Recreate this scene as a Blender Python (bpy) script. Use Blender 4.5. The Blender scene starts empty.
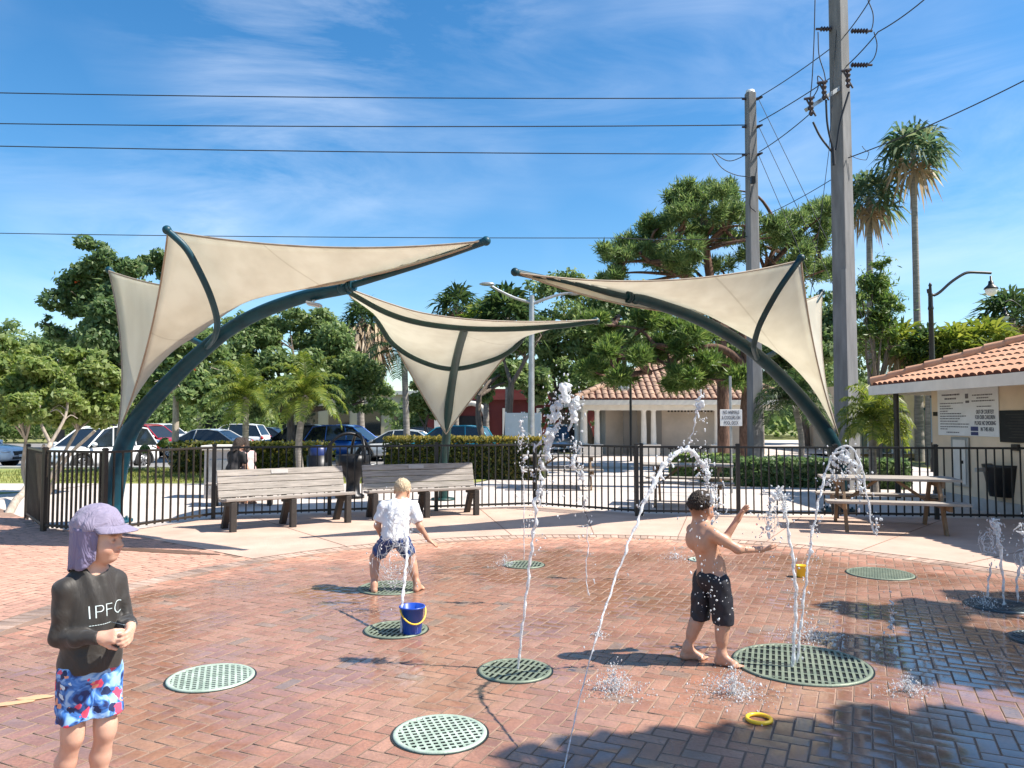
import bpy, math, random
import numpy as np
from mathutils import Vector, Matrix, Quaternion

R = math.radians
rnd = random.Random(11)
SC = bpy.context.scene
COL = SC.collection
# ------------------------------------------------------------------ camera model (metres; camera at 0,0,H looking along +Y)
F, CX, CY, HOR, H = 760.0, 512.0, 384.0, 420.0, 1.6
TH = math.atan((HOR - CY) / F)


def P(px, py, d):
    """World point seen at photo pixel (px, py) standing d metres in front of the camera."""
    x, u = (px - CX) / F, (CY - py) / F
    y = math.cos(TH) - u * math.sin(TH)
    z = math.sin(TH) + u * math.cos(TH)
    return Vector((x / y * d, d, H + z / y * d))


def G(px, py):
    """Ground point under photo pixel."""
    a = P(px, py, 1.0)
    k = H / (H - a.z)
    return Vector((a.x * k, k, 0.0))


# ------------------------------------------------------------------ objects
def tag(o, label, cat, group=None, kind=None):
    if label:
        o['label'] = label
    if cat:
        o['category'] = cat
    if group:
        o['group'] = group
    if kind:
        o['kind'] = kind
    return o


def thing(name, label, cat, loc=(0, 0, 0), rz=0.0, group=None):
    o = bpy.data.objects.new(name, None)
    o.empty_display_size = 0.2
    COL.objects.link(o)
    o.location = loc
    o.rotation_euler = (0, 0, rz)
    return tag(o, label, cat, group)


def dup(root, loc, rz=0.0, label=None, group=None):
    def cp(o, par):
        c = o.copy()
        COL.objects.link(c)
        if par is not None:
            c.parent = par
        for ch in kids.get(o.name, ()):
            cp(ch, c)
        return c
    kids = {}
    for o in list(COL.objects):
        if o.parent:
            kids.setdefault(o.parent.name, []).append(o)
    r = cp(root, None)
    r.location = loc
    r.rotation_euler = (0, 0, rz)
    if label:
        r['label'] = label
    if group:
        r['group'] = group
    return r


def mesh_obj(name, v, f, mats, parent=None, world=False, smooth=None, mi=None, bevel=0.0, sub=0):
    me = bpy.data.meshes.new(name)
    inv = None
    if world and parent is not None:
        inv = Matrix.Identity(4)
        p = parent
        while p is not None:
            inv = inv @ (Matrix.Translation(p.location) @ p.rotation_euler.to_matrix().to_4x4()).inverted()
            p = p.parent
    if isinstance(v, np.ndarray):
        if inv is not None:
            A_ = np.array(inv)
            v = v @ A_[:3, :3].T + A_[:3, 3]
        nv, nf = len(v), len(f)
        f = np.asarray(f, dtype=np.int32)
        k = f.shape[1]
        me.vertices.add(nv)
        me.vertices.foreach_set('co', v.astype(np.float32).ravel())
        me.loops.add(nf * k)
        me.loops.foreach_set('vertex_index', f.ravel())
        me.polygons.add(nf)
        me.polygons.foreach_set('loop_start', np.arange(0, nf * k, k, dtype=np.int32))
        me.update(calc_edges=True)
    else:
        if inv is not None:
            v = [tuple(inv @ Vector(a)) for a in v]
        me.from_pydata([tuple(a) for a in v], [], f)
    if not isinstance(mats, (list, tuple)):
        mats = [mats]
    for m in mats:
        me.materials.append(m)
    n = len(me.polygons)
    if mi is not None and any(mi):
        me.polygons.foreach_set('material_index', list(mi))
    if smooth is True:
        me.polygons.foreach_set('use_smooth', [True] * n)
    elif smooth:
        me.polygons.foreach_set('use_smooth', list(smooth))
    me.update()
    o = bpy.data.objects.new(name, me)
    COL.objects.link(o)
    if parent is not None:
        o.parent = parent
    if bevel:
        b = o.modifiers.new('bevel', 'BEVEL')
        b.width = bevel
        b.segments = 2
        b.limit_method = 'ANGLE'
        b.angle_limit = R(50)
    if sub:
        s = o.modifiers.new('sub', 'SUBSURF')
        s.levels = s.render_levels = sub
    return o


def crom(pts, n=8):
    """Catmull-Rom through tuples of any length."""
    pts = [np.array(p, float) for p in pts]
    q = [2 * pts[0] - pts[1]] + pts + [2 * pts[-1] - pts[-2]]
    out = []
    for i in range(1, len(q) - 2):
        a, b, c, d = q[i - 1:i + 3]
        for k in range(n):
            t = k / n
            out.append(0.5 * (2 * b + (c - a) * t + (2 * a - 5 * b + 4 * c - d) * t * t + (3 * b - a - 3 * c + d) * t ** 3))
    out.append(pts[-1])
    return out


class MB:
    def __init__(s):
        s.v, s.f, s.mi, s.sm = [], [], [], []

    def add(s, v, f, mi=0, sm=False):
        o = len(s.v)
        s.v += [tuple(a) for a in v]
        for q in f:
            s.f.append([i + o for i in q])
            s.mi.append(mi)
            s.sm.append(sm)
        return s

    def box(s, c, size, rz=0.0, mi=0, M=None, taper=1.0):
        x, y, z = [a / 2 for a in size]
        v = []
        for k, t in ((-1, 1.0), (1, taper)):
            for a, b in ((-1, -1), (1, -1), (1, 1), (-1, 1)):
                v.append(Vector((a * x * t, b * y * t, k * z)))
        Q = M if M is not None else Matrix.Rotation(rz, 3, 'Z')
        c = Vector(c)
        v = [Q @ a + c for a in v]
        return s.add(v, [(3, 2, 1, 0), (4, 5, 6, 7), (0, 1, 5, 4), (1, 2, 6, 5), (2, 3, 7, 6), (3, 0, 4, 7)], mi)

    def beam(s, a, b, w, h, mi=0, up=(0, 0, 1)):
        """Rectangular bar from a to b; w across, h along up."""
        a, b = Vector(a), Vector(b)
        d = (b - a)
        L = d.length
        d.normalize()
        u = Vector(up)
        x = d.cross(u)
        if x.length < 1e-4:
            x = d.cross(Vector((1, 0, 0)))
        x.normalize()
        u = x.cross(d)
        M = Matrix((x, d, u)).transposed()
        return s.box((a + b) / 2, (w, L, h), M=M, mi=mi)

    def tube(s, pts, r, n=8, mi=0, caps=True, sm=True, flat=1.0):
        pts = [Vector(p[:3]) for p in pts]
        m = len(pts)
        rr = r if isinstance(r, (list, tuple, np.ndarray)) else [r] * m
        if len(rr) != m:
            rr = np.interp(np.linspace(0, 1, m), np.linspace(0, 1, len(rr)), rr)
        t0 = (pts[1] - pts[0]).normalized()
        up = Vector((0, 0, 1)) if abs(t0.z) < 0.9 else Vector((1, 0, 0))
        x = t0.cross(up).normalized()
        v = []
        for i in range(m):
            t = (pts[min(i + 1, m - 1)] - pts[max(i - 1, 0)])
            if t.length < 1e-9:
                t = t0
            t = t.normalized()
            x = (x - t * x.dot(t))
            if x.length < 1e-6:
                x = t.orthogonal()
            x.normalize()
            y = t.cross(x)
            for k in range(n):
                a = 2 * math.pi * k / n
                v.append(pts[i] + x * (math.cos(a) * rr[i]) + y * (math.sin(a) * rr[i] * flat))
        f = []
        for i in range(m - 1):
            for k in range(n):
                k2 = (k + 1) % n
                f.append((i * n + k, i * n + k2, (i + 1) * n + k2, (i + 1) * n + k))
        s.add(v, f, mi, sm)
        if caps:
            s.add(v[:n], [tuple(range(n))[::-1]], mi)
            s.add(v[-n:], [tuple(range(n))], mi)
        return s

    def lathe(s, prof, c=(0, 0, 0), n=20, mi=0, sm=True, sx=1.0, sy=1.0):
        c = Vector(c)
        v = []
        for r, z in prof:
            for k in range(n):
                a = 2 * math.pi * k / n
                v.append(c + Vector((r * math.cos(a) * sx, r * math.sin(a) * sy, z)))
        f = []
        for i in range(len(prof) - 1):
            for k in range(n):
                k2 = (k + 1) % n
                f.append((i * n + k, i * n + k2, (i + 1) * n + k2, (i + 1) * n + k))
        return s.add(v, f, mi, sm)

    def ball(s, c, r, n=8, mi=0, sm=True):
        if not isinstance(r, (tuple, list)):
            r = (r, r, r)
        pr = [(max(math.sin(math.pi * i / n), 1e-3), -math.cos(math.pi * i / n)) for i in range(n + 1)]
        v, c = [], Vector(c)
        m = n + 2
        for q, z in pr:
            for k in range(m):
                a = 2 * math.pi * k / m
                v.append(c + Vector((q * math.cos(a) * r[0], q * math.sin(a) * r[1], z * r[2])))
        f = [(i * m + k, i * m + (k + 1) % m, (i + 1) * m + (k + 1) % m, (i + 1) * m + k) for i in range(n) for k in range(m)]
        return s.add(v, f, mi, sm)

    def prism(s, poly, z0, z1, mi=0):
        n = len(poly)
        v = [(p[0], p[1], z0) for p in poly] + [(p[0], p[1], z1) for p in poly]
        f = [tuple(range(n))[::-1], tuple(range(n, 2 * n))]
        f += [(i, (i + 1) % n, n + (i + 1) % n, n + i) for i in range(n)]
        return s.add(v, f, mi)

    def build(s, name, mats, parent=None, world=False, bevel=0.0, sub=0):
        return mesh_obj(name, s.v, s.f, mats, parent, world, s.sm, s.mi, bevel, sub)


# ------------------------------------------------------------------ materials
def nt(name):
    m = bpy.data.materials.new(name)
    m.use_nodes = True
    t = m.node_tree
    for n in list(t.nodes):
        t.nodes.remove(n)
    out = t.nodes.new('ShaderNodeOutputMaterial')
    return m, t, out


def N(t, typ, ins=None, **kw):
    n = t.nodes.new('ShaderNode' + typ)
    for k, v in kw.items():
        setattr(n, k, v)
    for k, v in (ins or {}).items():
        s = n.inputs[k]
        if hasattr(v, 'is_linked') or hasattr(v, 'links'):
            t.links.new(v, s)
        else:
            s.default_value = v
    return n


def ramp(t, fac, stops):
    n = N(t, 'ValToRGB', {'Fac': fac})
    e = n.color_ramp.elements
    while len(e) < len(stops):
        e.new(0.5)
    for i, (p, c) in enumerate(stops):
        e[i].position = p
        e[i].color = c if len(c) == 4 else (*c, 1)
    return n.outputs['Color']


def c4(c):
    return (*c, 1) if len(c) == 3 else c


def mat(name, col, rough=0.6, metal=0.0, var=0.15, scale=6.0, bump=0.0, bscale=40.0, spec=0.5, col2=None, stretch=None, detail=4.0, world=False):
    """Principled surface with procedural colour variation and a fine bump."""
    m, t, out = nt(name)
    tc = N(t, 'NewGeometry').outputs['Position'] if world else N(t, 'TexCoord').outputs['Object']
    if stretch:
        tc = N(t, 'VectorMath', {0: tc, 1: stretch}, operation='MULTIPLY').outputs[0]
    no = N(t, 'TexNoise', {'Vector': tc, 'Scale': scale, 'Detail': detail, 'Roughness': 0.6}).outputs['Fac']
    d = col2 or tuple(max(0, a * (1 - var * 1.6)) for a in col)
    e = tuple(min(1, a * (1 + var)) for a in col) if not col2 else col
    cc = ramp(t, no, [(0.3, d), (0.7, e)])
    b = N(t, 'BsdfPrincipled', {'Base Color': cc, 'Roughness': rough, 'Metallic': metal, 'Specular IOR Level': spec})
    if bump:
        n2 = N(t, 'TexNoise', {'Vector': tc, 'Scale': bscale, 'Detail': 3.0}).outputs['Fac']
        bp = N(t, 'Bump', {'Height': n2, 'Strength': bump, 'Distance': 0.01})
        t.links.new(bp.outputs[0], b.inputs['Normal'])
    t.links.new(b.outputs[0], out.inputs[0])
    return m


def leafmat(name, c1, c2, c3=None, trans=0.45, rough=0.45):
    """Leaves: every loose leaf gets its own green; light passes through."""
    m, t, out = nt(name)
    rp = N(t, 'NewGeometry').outputs['Random Per Island']
    st = [(0.0, c1), (0.6, c2)] + ([(1.0, c3)] if c3 else [])
    cc = ramp(t, rp, st)
    b = N(t, 'BsdfPrincipled', {'Base Color': cc, 'Roughness': rough, 'Specular IOR Level': 0.35})
    hs = N(t, 'HueSaturation', {'Color': cc, 'Hue': 0.485, 'Saturation': 1.1, 'Value': 1.5})
    tr = N(t, 'BsdfTranslucent', {'Color': hs.outputs[0]})
    mx = N(t, 'MixShader', {0: trans, 1: b.outputs[0], 2: tr.outputs[0]})
    t.links.new(mx.outputs[0], out.inputs[0])
    return m


M = {}
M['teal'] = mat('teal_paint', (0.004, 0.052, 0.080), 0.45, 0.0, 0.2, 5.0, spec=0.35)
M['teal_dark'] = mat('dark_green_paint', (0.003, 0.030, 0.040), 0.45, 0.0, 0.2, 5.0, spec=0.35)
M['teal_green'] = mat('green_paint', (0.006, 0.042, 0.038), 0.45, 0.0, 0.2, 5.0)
M['black'] = mat('black_powder_coat', (0.012, 0.011, 0.011), 0.45, 0.0, 0.2, 8.0)
M['bronze'] = mat('bronze_powder_coat', (0.028, 0.021, 0.016), 0.45, 0.0, 0.2, 8.0)
M['dark_metal'] = mat('dark_metal', (0.02, 0.02, 0.022), 0.4, 0.6, 0.2, 8.0)
M['galv'] = mat('galvanised_metal', (0.42, 0.43, 0.43), 0.45, 0.7, 0.15, 4.0)
M['bench_wood'] = mat('weathered_board', (0.34, 0.30, 0.265), 0.75, 0, 0.25, 3.0, 0.35, 30, stretch=(1, 12, 12))
M['bench_leg'] = mat('dark_plastic_lumber', (0.035, 0.028, 0.024), 0.65, 0, 0.2, 6.0, 0.2, 60)
M['table_wood'] = mat('weathered_table_wood', (0.36, 0.315, 0.27), 0.8, 0, 0.3, 3.0, 0.35, 30, stretch=(1, 12, 12))
M['table_leg'] = mat('brown_table_timber', (0.24, 0.15, 0.085), 0.8, 0, 0.3, 3.0, 0.3, 40)
M['concrete'] = mat('concrete', (0.45, 0.43, 0.41), 0.85, 0, 0.12, 3.0, 0.3, 90)
M['pole_conc'] = mat('pole_concrete', (0.185, 0.185, 0.19), 0.85, 0, 0.22, 1.6, 0.25, 60, stretch=(3, 3, 0.5))
M['stucco'] = mat('tan_stucco', (0.76, 0.61, 0.44), 0.9, 0, 0.10, 1.1, 0.35, 120)
M['stucco2'] = mat('beige_stucco', (0.54, 0.46, 0.385), 0.9, 0, 0.13, 0.8, 0.3, 100)
M['white_trim'] = mat('cream_trim', (0.72, 0.68, 0.61), 0.6, 0, 0.06, 3.0)
M['white'] = mat('white_paint', (0.78, 0.78, 0.77), 0.5, 0, 0.05, 3.0)
M['tile'] = mat('terracotta_tile', (0.65, 0.355, 0.215), 0.8, 0, 0.28, 2.2, 0.2, 60, col2=(0.47, 0.23, 0.13))
M['tile2'] = mat('faded_terracotta', (0.45, 0.295, 0.205), 0.85, 0, 0.3, 1.3, 0.2, 40, col2=(0.23, 0.14, 0.10))
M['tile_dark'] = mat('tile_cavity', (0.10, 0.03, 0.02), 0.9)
M['dark_in'] = mat('dark_interior', (0.02, 0.02, 0.022), 0.8)
M['glass_dark'] = mat('dark_glass', (0.015, 0.02, 0.025), 0.06, 0, 0.1, 3.0, spec=0.8)
M['soil'] = mat('mulch', (0.09, 0.06, 0.04), 0.95, 0, 0.4, 8, 0.5, 60)
M['bark'] = mat('bark', (0.16, 0.125, 0.10), 0.95, 0, 0.3, 4.0, 0.8, 18, stretch=(4, 4, 0.7))
M['bark_pale'] = mat('pale_bark', (0.38, 0.32, 0.26), 0.95, 0, 0.25, 5.0, 0.7, 18, stretch=(3, 3, 1))
M['bark_pine'] = mat('pine_bark', (0.15, 0.085, 0.06), 0.95, 0, 0.4, 5.0, 1.0, 12, stretch=(3, 3, 0.8))
M['palm_bark'] = mat('palm_bark', (0.27, 0.24, 0.21), 0.95, 0, 0.25, 3.0, 0.6, 14, stretch=(1, 1, 6))
M['yellow'] = mat('yellow_plastic', (0.85, 0.52, 0.03), 0.35, 0, 0.05, 4)
M['blue'] = mat('blue_plastic', (0.015, 0.07, 0.42), 0.3, 0, 0.1, 4)
M['tyre'] = mat('tyre_rubber', (0.015, 0.015, 0.016), 0.8)
M['rim'] = mat('alloy', (0.5, 0.5, 0.52), 0.3, 0.9)
M['lamp_glass'] = mat('frosted_glass', (0.8, 0.8, 0.78), 0.15, 0, 0.03)
# ================================================================== GROUND
CEN = Vector((0.9, 5.7, 0))
RAD = 4.75


def sheet(name, poly, z, m, kind='structure'):
    o = mesh_obj(name, [(p[0], p[1], z) for p in poly], [tuple(range(len(poly)))], m)
    o['kind'] = kind
    return o


M['ground'] = mat('ground_grass', (0.15, 0.17, 0.045), 0.95, 0, 0.3, 0.35, 0.6, 9, col2=(0.24, 0.22, 0.09), world=True, detail=9.0)
M['lawn'] = mat('lawn_grass', (0.31, 0.31, 0.075), 0.95, 0, 0.3, 0.9, 0.8, 30, col2=(0.16, 0.21, 0.05), world=True, detail=9.0)
M['asphalt'] = mat('sunbleached_asphalt', (0.22, 0.21, 0.205), 0.9, 0, 0.15, 0.8, 0.4, 60, world=True, detail=8.0)
M['walk'] = mat('pale_concrete', (0.56, 0.49, 0.44), 0.9, 0, 0.12, 0.9, 0.3, 80, world=True, detail=9.0)
M['line'] = mat('road_line_paint', (0.75, 0.75, 0.72), 0.7, 0, 0.1, 6.0)

sheet('ground', [(-400, -60), (400, -60), (400, 700), (-400, 700)], -0.36, M['ground'])
sheet('walkway', [(-9.5, -3), (14, -3), (14, 37), (1.5, 37), (1.0, 25.5), (-1, 19.6), (-10.5, 19.6), (-12.5, 14), (-9.5, 11)], -0.030, M['walk'])
sheet('walkway', [(6.5, 37), (40, 37), (40, 62), (6.5, 62)], -0.034, M['walk'])
sheet('lawn', [(-30, 19.6), (-1, 19.6), (0.5, 25.5), (-30, 25.5)], -0.026, M['lawn'])
sheet('lawn', [(-30, 9), (-9.8, 11), (-12.8, 14), (-11, 17.2), (-30, 17.2)], -0.022, M['lawn'])
sheet('sidewalk', [(-30, 17.2), (-10.7, 17.2), (-10.5, 19.5), (-30, 19.5)], -0.018, M['walk'])
sheet('parking_lot', [(-70, 25.7), (2.6, 25.7), (2.6, 62), (-70, 62)], -0.32, M['asphalt'])
k = MB()
k.box((-33, 25.58, -0.15), (74, 0.16, 0.42))
o = k.build('kerb', M['concrete'], bevel=0.02)
o['kind'] = 'structure'
k = MB()
for i in range(14):
    k.box((-33 + i * 2.7, 31.5, -0.314), (0.1, 4.8, 0.004))
o = k.build('parking_lines', M['line'])
o['kind'] = 'structure'

# ---- brick paving: every paver a little block, herringbone inside a grey ring, courses outside
M['brick'] = None


def brick_material():
    m, t, out = nt('brick_pavers')
    an_ = N(t, 'Attribute', attribute_name='tone')
    at = an_.outputs['Color']
    pos = N(t, 'NewGeometry').outputs['Position']
    n1 = N(t, 'TexNoise', {'Vector': pos, 'Scale': 55.0, 'Detail': 4.0}).outputs['Fac']
    n2 = N(t, 'TexNoise', {'Vector': pos, 'Scale': 1.1, 'Detail': 6.0, 'Roughness': 0.65}).outputs['Fac']
    n3 = N(t, 'TexNoise', {'Vector': pos, 'Scale': 5.0, 'Detail': 5.0, 'Roughness': 0.6}).outputs['Fac']
    # grain and blotches
    g = N(t, 'MapRange', {'Value': n1, 1: 0.3, 2: 0.7, 3: 0.82, 4: 1.14}).outputs[0]
    g2 = N(t, 'MapRange', {'Value': n3, 1: 0.3, 2: 0.7, 3: 0.80, 4: 1.16}).outputs[0]
    gg = N(t, 'Math', {0: g, 1: g2}, operation='MULTIPLY').outputs[0]
    cc = N(t, 'VectorMath', {0: at, 'Scale': gg}, operation='SCALE').outputs[0]
    # how wet: soaked inside the ring of jets, with ragged dry islands
    dx = N(t, 'VectorMath', {0: pos, 1: (1.2, 5.3, 0)}, operation='SUBTRACT').outputs[0]
    dx = N(t, 'VectorMath', {0: dx, 1: (0.86, 1.0, 0.0)}, operation='MULTIPLY').outputs[0]
    ln = N(t, 'VectorMath', {0: dx}, operation='LENGTH').outputs['Value']
    wob = N(t, 'Math', {0: n2, 1: 3.2, 2: -1.6}, operation='MULTIPLY_ADD').outputs[0]
    s = N(t, 'Math', {0: ln, 1: wob}, operation='ADD').outputs[0]
    wet = N(t, 'MapRange', {'Value': s, 1: 5.0, 2: 3.9, 3: 0.0, 4: 1.0}).outputs[0]
    pud = N(t, 'MapRange', {'Value': N(t, 'TexNoise', {'Vector': pos, 'Scale': 0.8, 'Detail': 5.0, 'Roughness': 0.55}).outputs['Fac'], 1: 0.42, 2: 0.54, 3: 0.0, 4: 1.0}).outputs[0]
    # standing film of water in the low corner towards the right
    dp = N(t, 'VectorMath', {0: pos, 1: (3.7, 4.9, 0)}, operation='DISTANCE').outputs['Value']
    dp = N(t, 'Math', {0: dp, 1: wob}, operation='ADD').outputs[0]
    p2 = N(t, 'MapRange', {'Value': dp, 1: 2.4, 2: 1.1, 3: 0.0, 4: 1.0}).outputs[0]
    pud = N(t, 'Math', {0: pud, 1: p2}, operation='MAXIMUM').outputs[0]
    # soaked and dirty round the covers the jets rise from
    sk = N(t, 'Math', {0: an_.outputs['Alpha'], 1: N(t, 'MapRange', {'Value': n3, 1: 0.35, 2: 0.6, 3: 0.25, 4: 1.0}).outputs[0]}, operation='MULTIPLY').outputs[0]
    pud = N(t, 'Math', {0: pud, 1: sk}, operation='MAXIMUM').outputs[0]
    pw = N(t, 'Math', {0: pud, 1: wet}, operation='MULTIPLY').outputs[0]
    dk = N(t, 'MapRange', {'Value': wet, 1: 0.0, 2: 1.0, 3: 1.0, 4: 0.64}).outputs[0]
    dk2 = N(t, 'MapRange', {'Value': pw, 1: 0.0, 2: 1.0, 3: 1.0, 4: 0.80}).outputs[0]
    dd = N(t, 'Math', {0: dk, 1: dk2}, operation='MULTIPLY').outputs[0]
    cc = N(t, 'VectorMath', {0: cc, 'Scale': dd}, operation='SCALE').outputs[0]
    d3 = N(t, 'MapRange', {'Value': N(t, 'Math', {0: p2, 1: wet}, operation='MULTIPLY').outputs[0], 1: 0.0, 2: 1.0, 3: 1.0, 4: 0.86}).outputs[0]
    cc = N(t, 'VectorMath', {0: cc, 'Scale': d3}, operation='SCALE').outputs[0]
    r1 = N(t, 'MapRange', {'Value': wet, 1: 0.0, 2: 1.0, 3: 0.85, 4: 0.33}).outputs[0]
    r2 = N(t, 'MapRange', {'Value': pw, 1: 0.0, 2: 1.0, 3: 0.0, 4: 0.26}).outputs[0]
    rr = N(t, 'Math', {0: r1, 1: r2}, operation='SUBTRACT').outputs[0]
    bs = N(t, 'MapRange', {'Value': pw, 1: 0.0, 2: 1.0, 3: 0.5, 4: 0.05}).outputs[0]
    bp = N(t, 'Bump', {'Height': n1, 'Strength': bs, 'Distance': 0.006}).outputs[0]
    cw = N(t, 'Math', {0: N(t, 'Math', {0: p2, 1: wet}, operation='MULTIPLY').outputs[0], 1: 0.55}, operation='MULTIPLY').outputs[0]
    b = N(t, 'BsdfPrincipled', {'Base Color': cc, 'Roughness': rr, 'Normal': bp, 'Specular IOR Level': 0.5, 'Coat Weight': cw, 'Coat Roughness': 0.05, 'Coat IOR': 1.45})
    t.links.new(b.outputs[0], out.inputs[0])
    return m


M['brick'] = brick_material()
FENCE = [(-7.9, 12.45), (-6.76, 11.05), (-5.69, 10.67), (-4.84, 12.4), (0.42, 13.98), (2.17, 12.8), (3.73, 12.6), (6.83, 12.3), (8.46, 12.08)]


def fence_y(x):
    xs = [p[0] for p in FENCE]
    return float(np.interp(x, xs, [p[1] for p in FENCE]))


GRATES = []     # filled here so that the pavers leave room for the covers
for (px, py, w, kind) in ((440, 734, 92, 'round'), (211, 678, 82, 'round'), (515, 671, 72, 'slot'), (801, 664, 129, 'slot'), (396, 630, 62, 'slot'),
                          (391, 588, 64, 'slot'), (524, 565, 40, 'slot'), (880, 574, 62, 'round'), (702, 560, 26, 'slot'), (1000, 606, 62, 'slot'), (1045, 640, 62, 'slot')):
    c = G(px, py)
    GRATES.append((c.x, c.y, w / 2 * c.y / F, kind))


AR = RAD + 0.255
APRON = [(CEN.x + AR * math.cos(a_), CEN.y + AR * math.sin(a_)) for a_ in np.linspace(R(141), R(-12), 60)] + [(8.5, 4.6), (8.5, 12.25), (6.83, 12.55), (3.73, 12.85), (2.17, 13.05), (0.42, 14.25), (-4.84, 12.68), (-5.6, 10.9)]


def in_apron(x, y):
    r_ = math.hypot(x - CEN.x, y - CEN.y)
    if r_ < AR + 0.06:
        return False
    a_ = math.degrees(math.atan2(y - CEN.y, x - CEN.x))
    if a_ < -13 or a_ > 141:
        return False
    ex, ey = CEN.x + AR * math.cos(R(141)), CEN.y + AR * math.sin(R(141))
    return (-5.6 - ex) * (y - ey) - (10.9 - ey) * (x - ex) < 0.0 or x > ex


def paving():
    V, Fc, T, Sm = [], [], [], []
    rr = random.Random(5)
    g = 0.0022

    def put(cx, cy, hx, hy, rot, tone, z=0.0):
        c, s = math.cos(rot), math.sin(rot)
        hx -= g
        hy -= g
        b = 0.005
        base = len(V)
        tz = [rr.gauss(0, 0.0005) for _ in range(4)]
        zz = z + rr.gauss(0, 0.0006)
        for kx, ky, i in ((-1, -1, 0), (1, -1, 1), (1, 1, 2), (-1, 1, 3)):
            for (e, dz) in ((0, -0.02), (0, -0.0003), (b, 0.0)):
                x, y = kx * (hx - e), ky * (hy - e)
                V.append((cx + c * x - s * y, cy + s * x + c * y, zz + dz + tz[i]))
        for i in range(4):
            j = (i + 1) % 4
            Fc.append((base + i * 3, base + j * 3, base + j * 3 + 1, base + i * 3 + 1))
            Fc.append((base + i * 3 + 1, base + j * 3 + 1, base + j * 3 + 2, base + i * 3 + 2))
        Fc.append((base + 2, base + 5, base + 8, base + 11))
        T.extend([tone] * 12)

    def clear(x, y, m=0.07):
        for (gx, gy, gr, _) in GRATES:
            if (x - gx) ** 2 + (y - gy) ** 2 < (gr - 0.13) ** 2:
                return False
        return True

    def tone_in():
        q = rr.random()
        if q < 0.05:
            c = (0.46, 0.31, 0.24)
        elif q < 0.16:
            c = (0.51, 0.255, 0.175)
        elif q < 0.60:
            c = (0.555, 0.27, 0.18)
        else:
            c = (0.585, 0.315, 0.22)
        k = rr.uniform(0.91, 1.07)
        return (c[0] * k, c[1] * k, c[2] * k, 1)

    def inside(x, y):
        return -9.4 < x < 8.5 and 1.2 < y < fence_y(x) + 0.25 and (x > -6.8 or y < 11.1 + (-6.8 - x) * 1.2)

    a = 0.093
    rot = R(-24.7)
    c, s = math.cos(rot), math.sin(rot)
    n = 80
    for i in range(-n, n):
        for j in range(-n, n):
            t = (i - j) % 4
            if t == 0:
                lx, ly, hx, hy = (i + 1) * a, (j + 0.5) * a, a, a / 2
            elif t == 3:
                lx, ly, hx, hy = (i + 0.5) * a, (j + 1) * a, a / 2, a
            else:
                continue
            x, y = CEN.x + c * lx - s * ly, CEN.y + s * lx + c * ly
            if math.hypot(x - CEN.x, y - CEN.y) > RAD - 0.05 or not inside(x, y) or not clear(x, y):
                continue
            put(x, y, hx, hy, rot, tone_in())
    # grey soldier ring, then faded courses laid round it out to the fence
    r = RAD + 0.10
    ring = 0
    while r < 12.5:
        wd = 0.1 if ring != 0 else 0.24
        ln_ = 0.2 if ring != 0 else 0.1
        if ring == 0:
            r = RAD + 0.13
        cnt = int(2 * math.pi * r / ln_)
        o = rr.random()
        for k_ in range(cnt):
            an = (k_ + o) / cnt * 2 * math.pi
            x, y = CEN.x + r * math.cos(an), CEN.y + r * math.sin(an)
            if not inside(x, y) or not clear(x, y) or (ring > 0 and in_apron(x, y)):
                continue
            if ring == 0:
                q = rr.uniform(0.75, 1.15)
                tone = (0.46 * q, 0.325 * q, 0.255 * q, 1)
            else:
                # red courses on the left blend into pale pink ones towards the benches
                p = (x + 3.3) * 0.5 + (y - 9.3) * 0.55 + rr.gauss(0, 0.06)
                p = min(1, max(0, p * 1.4))
                q = rr.uniform(0.93, 1.06)
                ca, cb = (0.54, 0.295, 0.215), (0.52, 0.395, 0.325)
                tone = tuple((ca[i] * (1 - p) + cb[i] * p) * q for i in range(3)) + (1,)
            put(x, y, wd / 2, math.pi * r / cnt, an, tone)
        r += (0.17 if ring == 0 else 0.1)
        ring += 1
    me_o = mesh_obj('plaza_paving', np.array(V), np.array(Fc), [M['brick'], M['joint']], mi=([1] * 8 + [0]) * (len(Fc) // 9))
    at = me_o.data.color_attributes.new('tone', 'FLOAT_COLOR', 'POINT')
    T = np.array(T, dtype=np.float32)
    VV = np.array(V)
    so = np.zeros(len(VV))
    for i_, (gx, gy, gr, _) in enumerate(GRATES):
        if i_ in (0, 1, 7):
            continue
        d_ = np.hypot(VV[:, 0] - gx, VV[:, 1] - gy) - gr
        so = np.maximum(so, np.exp(-np.maximum(d_, 0) / 0.42))
    T[:, 3] = so
    at.data.foreach_set('color', T.ravel())
    me_o['kind'] = 'structure'


M['joint'] = mat('joint_sand', (0.34, 0.215, 0.155), 0.9, 0, 0.3, 1.2, 0.5, 120, col2=(0.19, 0.12, 0.088), world=True)
paving()
sheet('paving_joints', [(-9.4, 1.0), (8.5, 1.0), (8.5, 12.2), (6.83, 12.6), (3.73, 12.9), (2.17, 13.1), (0.42, 14.3), (-4.84, 12.7), (-5.69, 10.95), (-6.8, 11.3), (-9.4, 14.0)], -0.0035, M['joint'])

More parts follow.
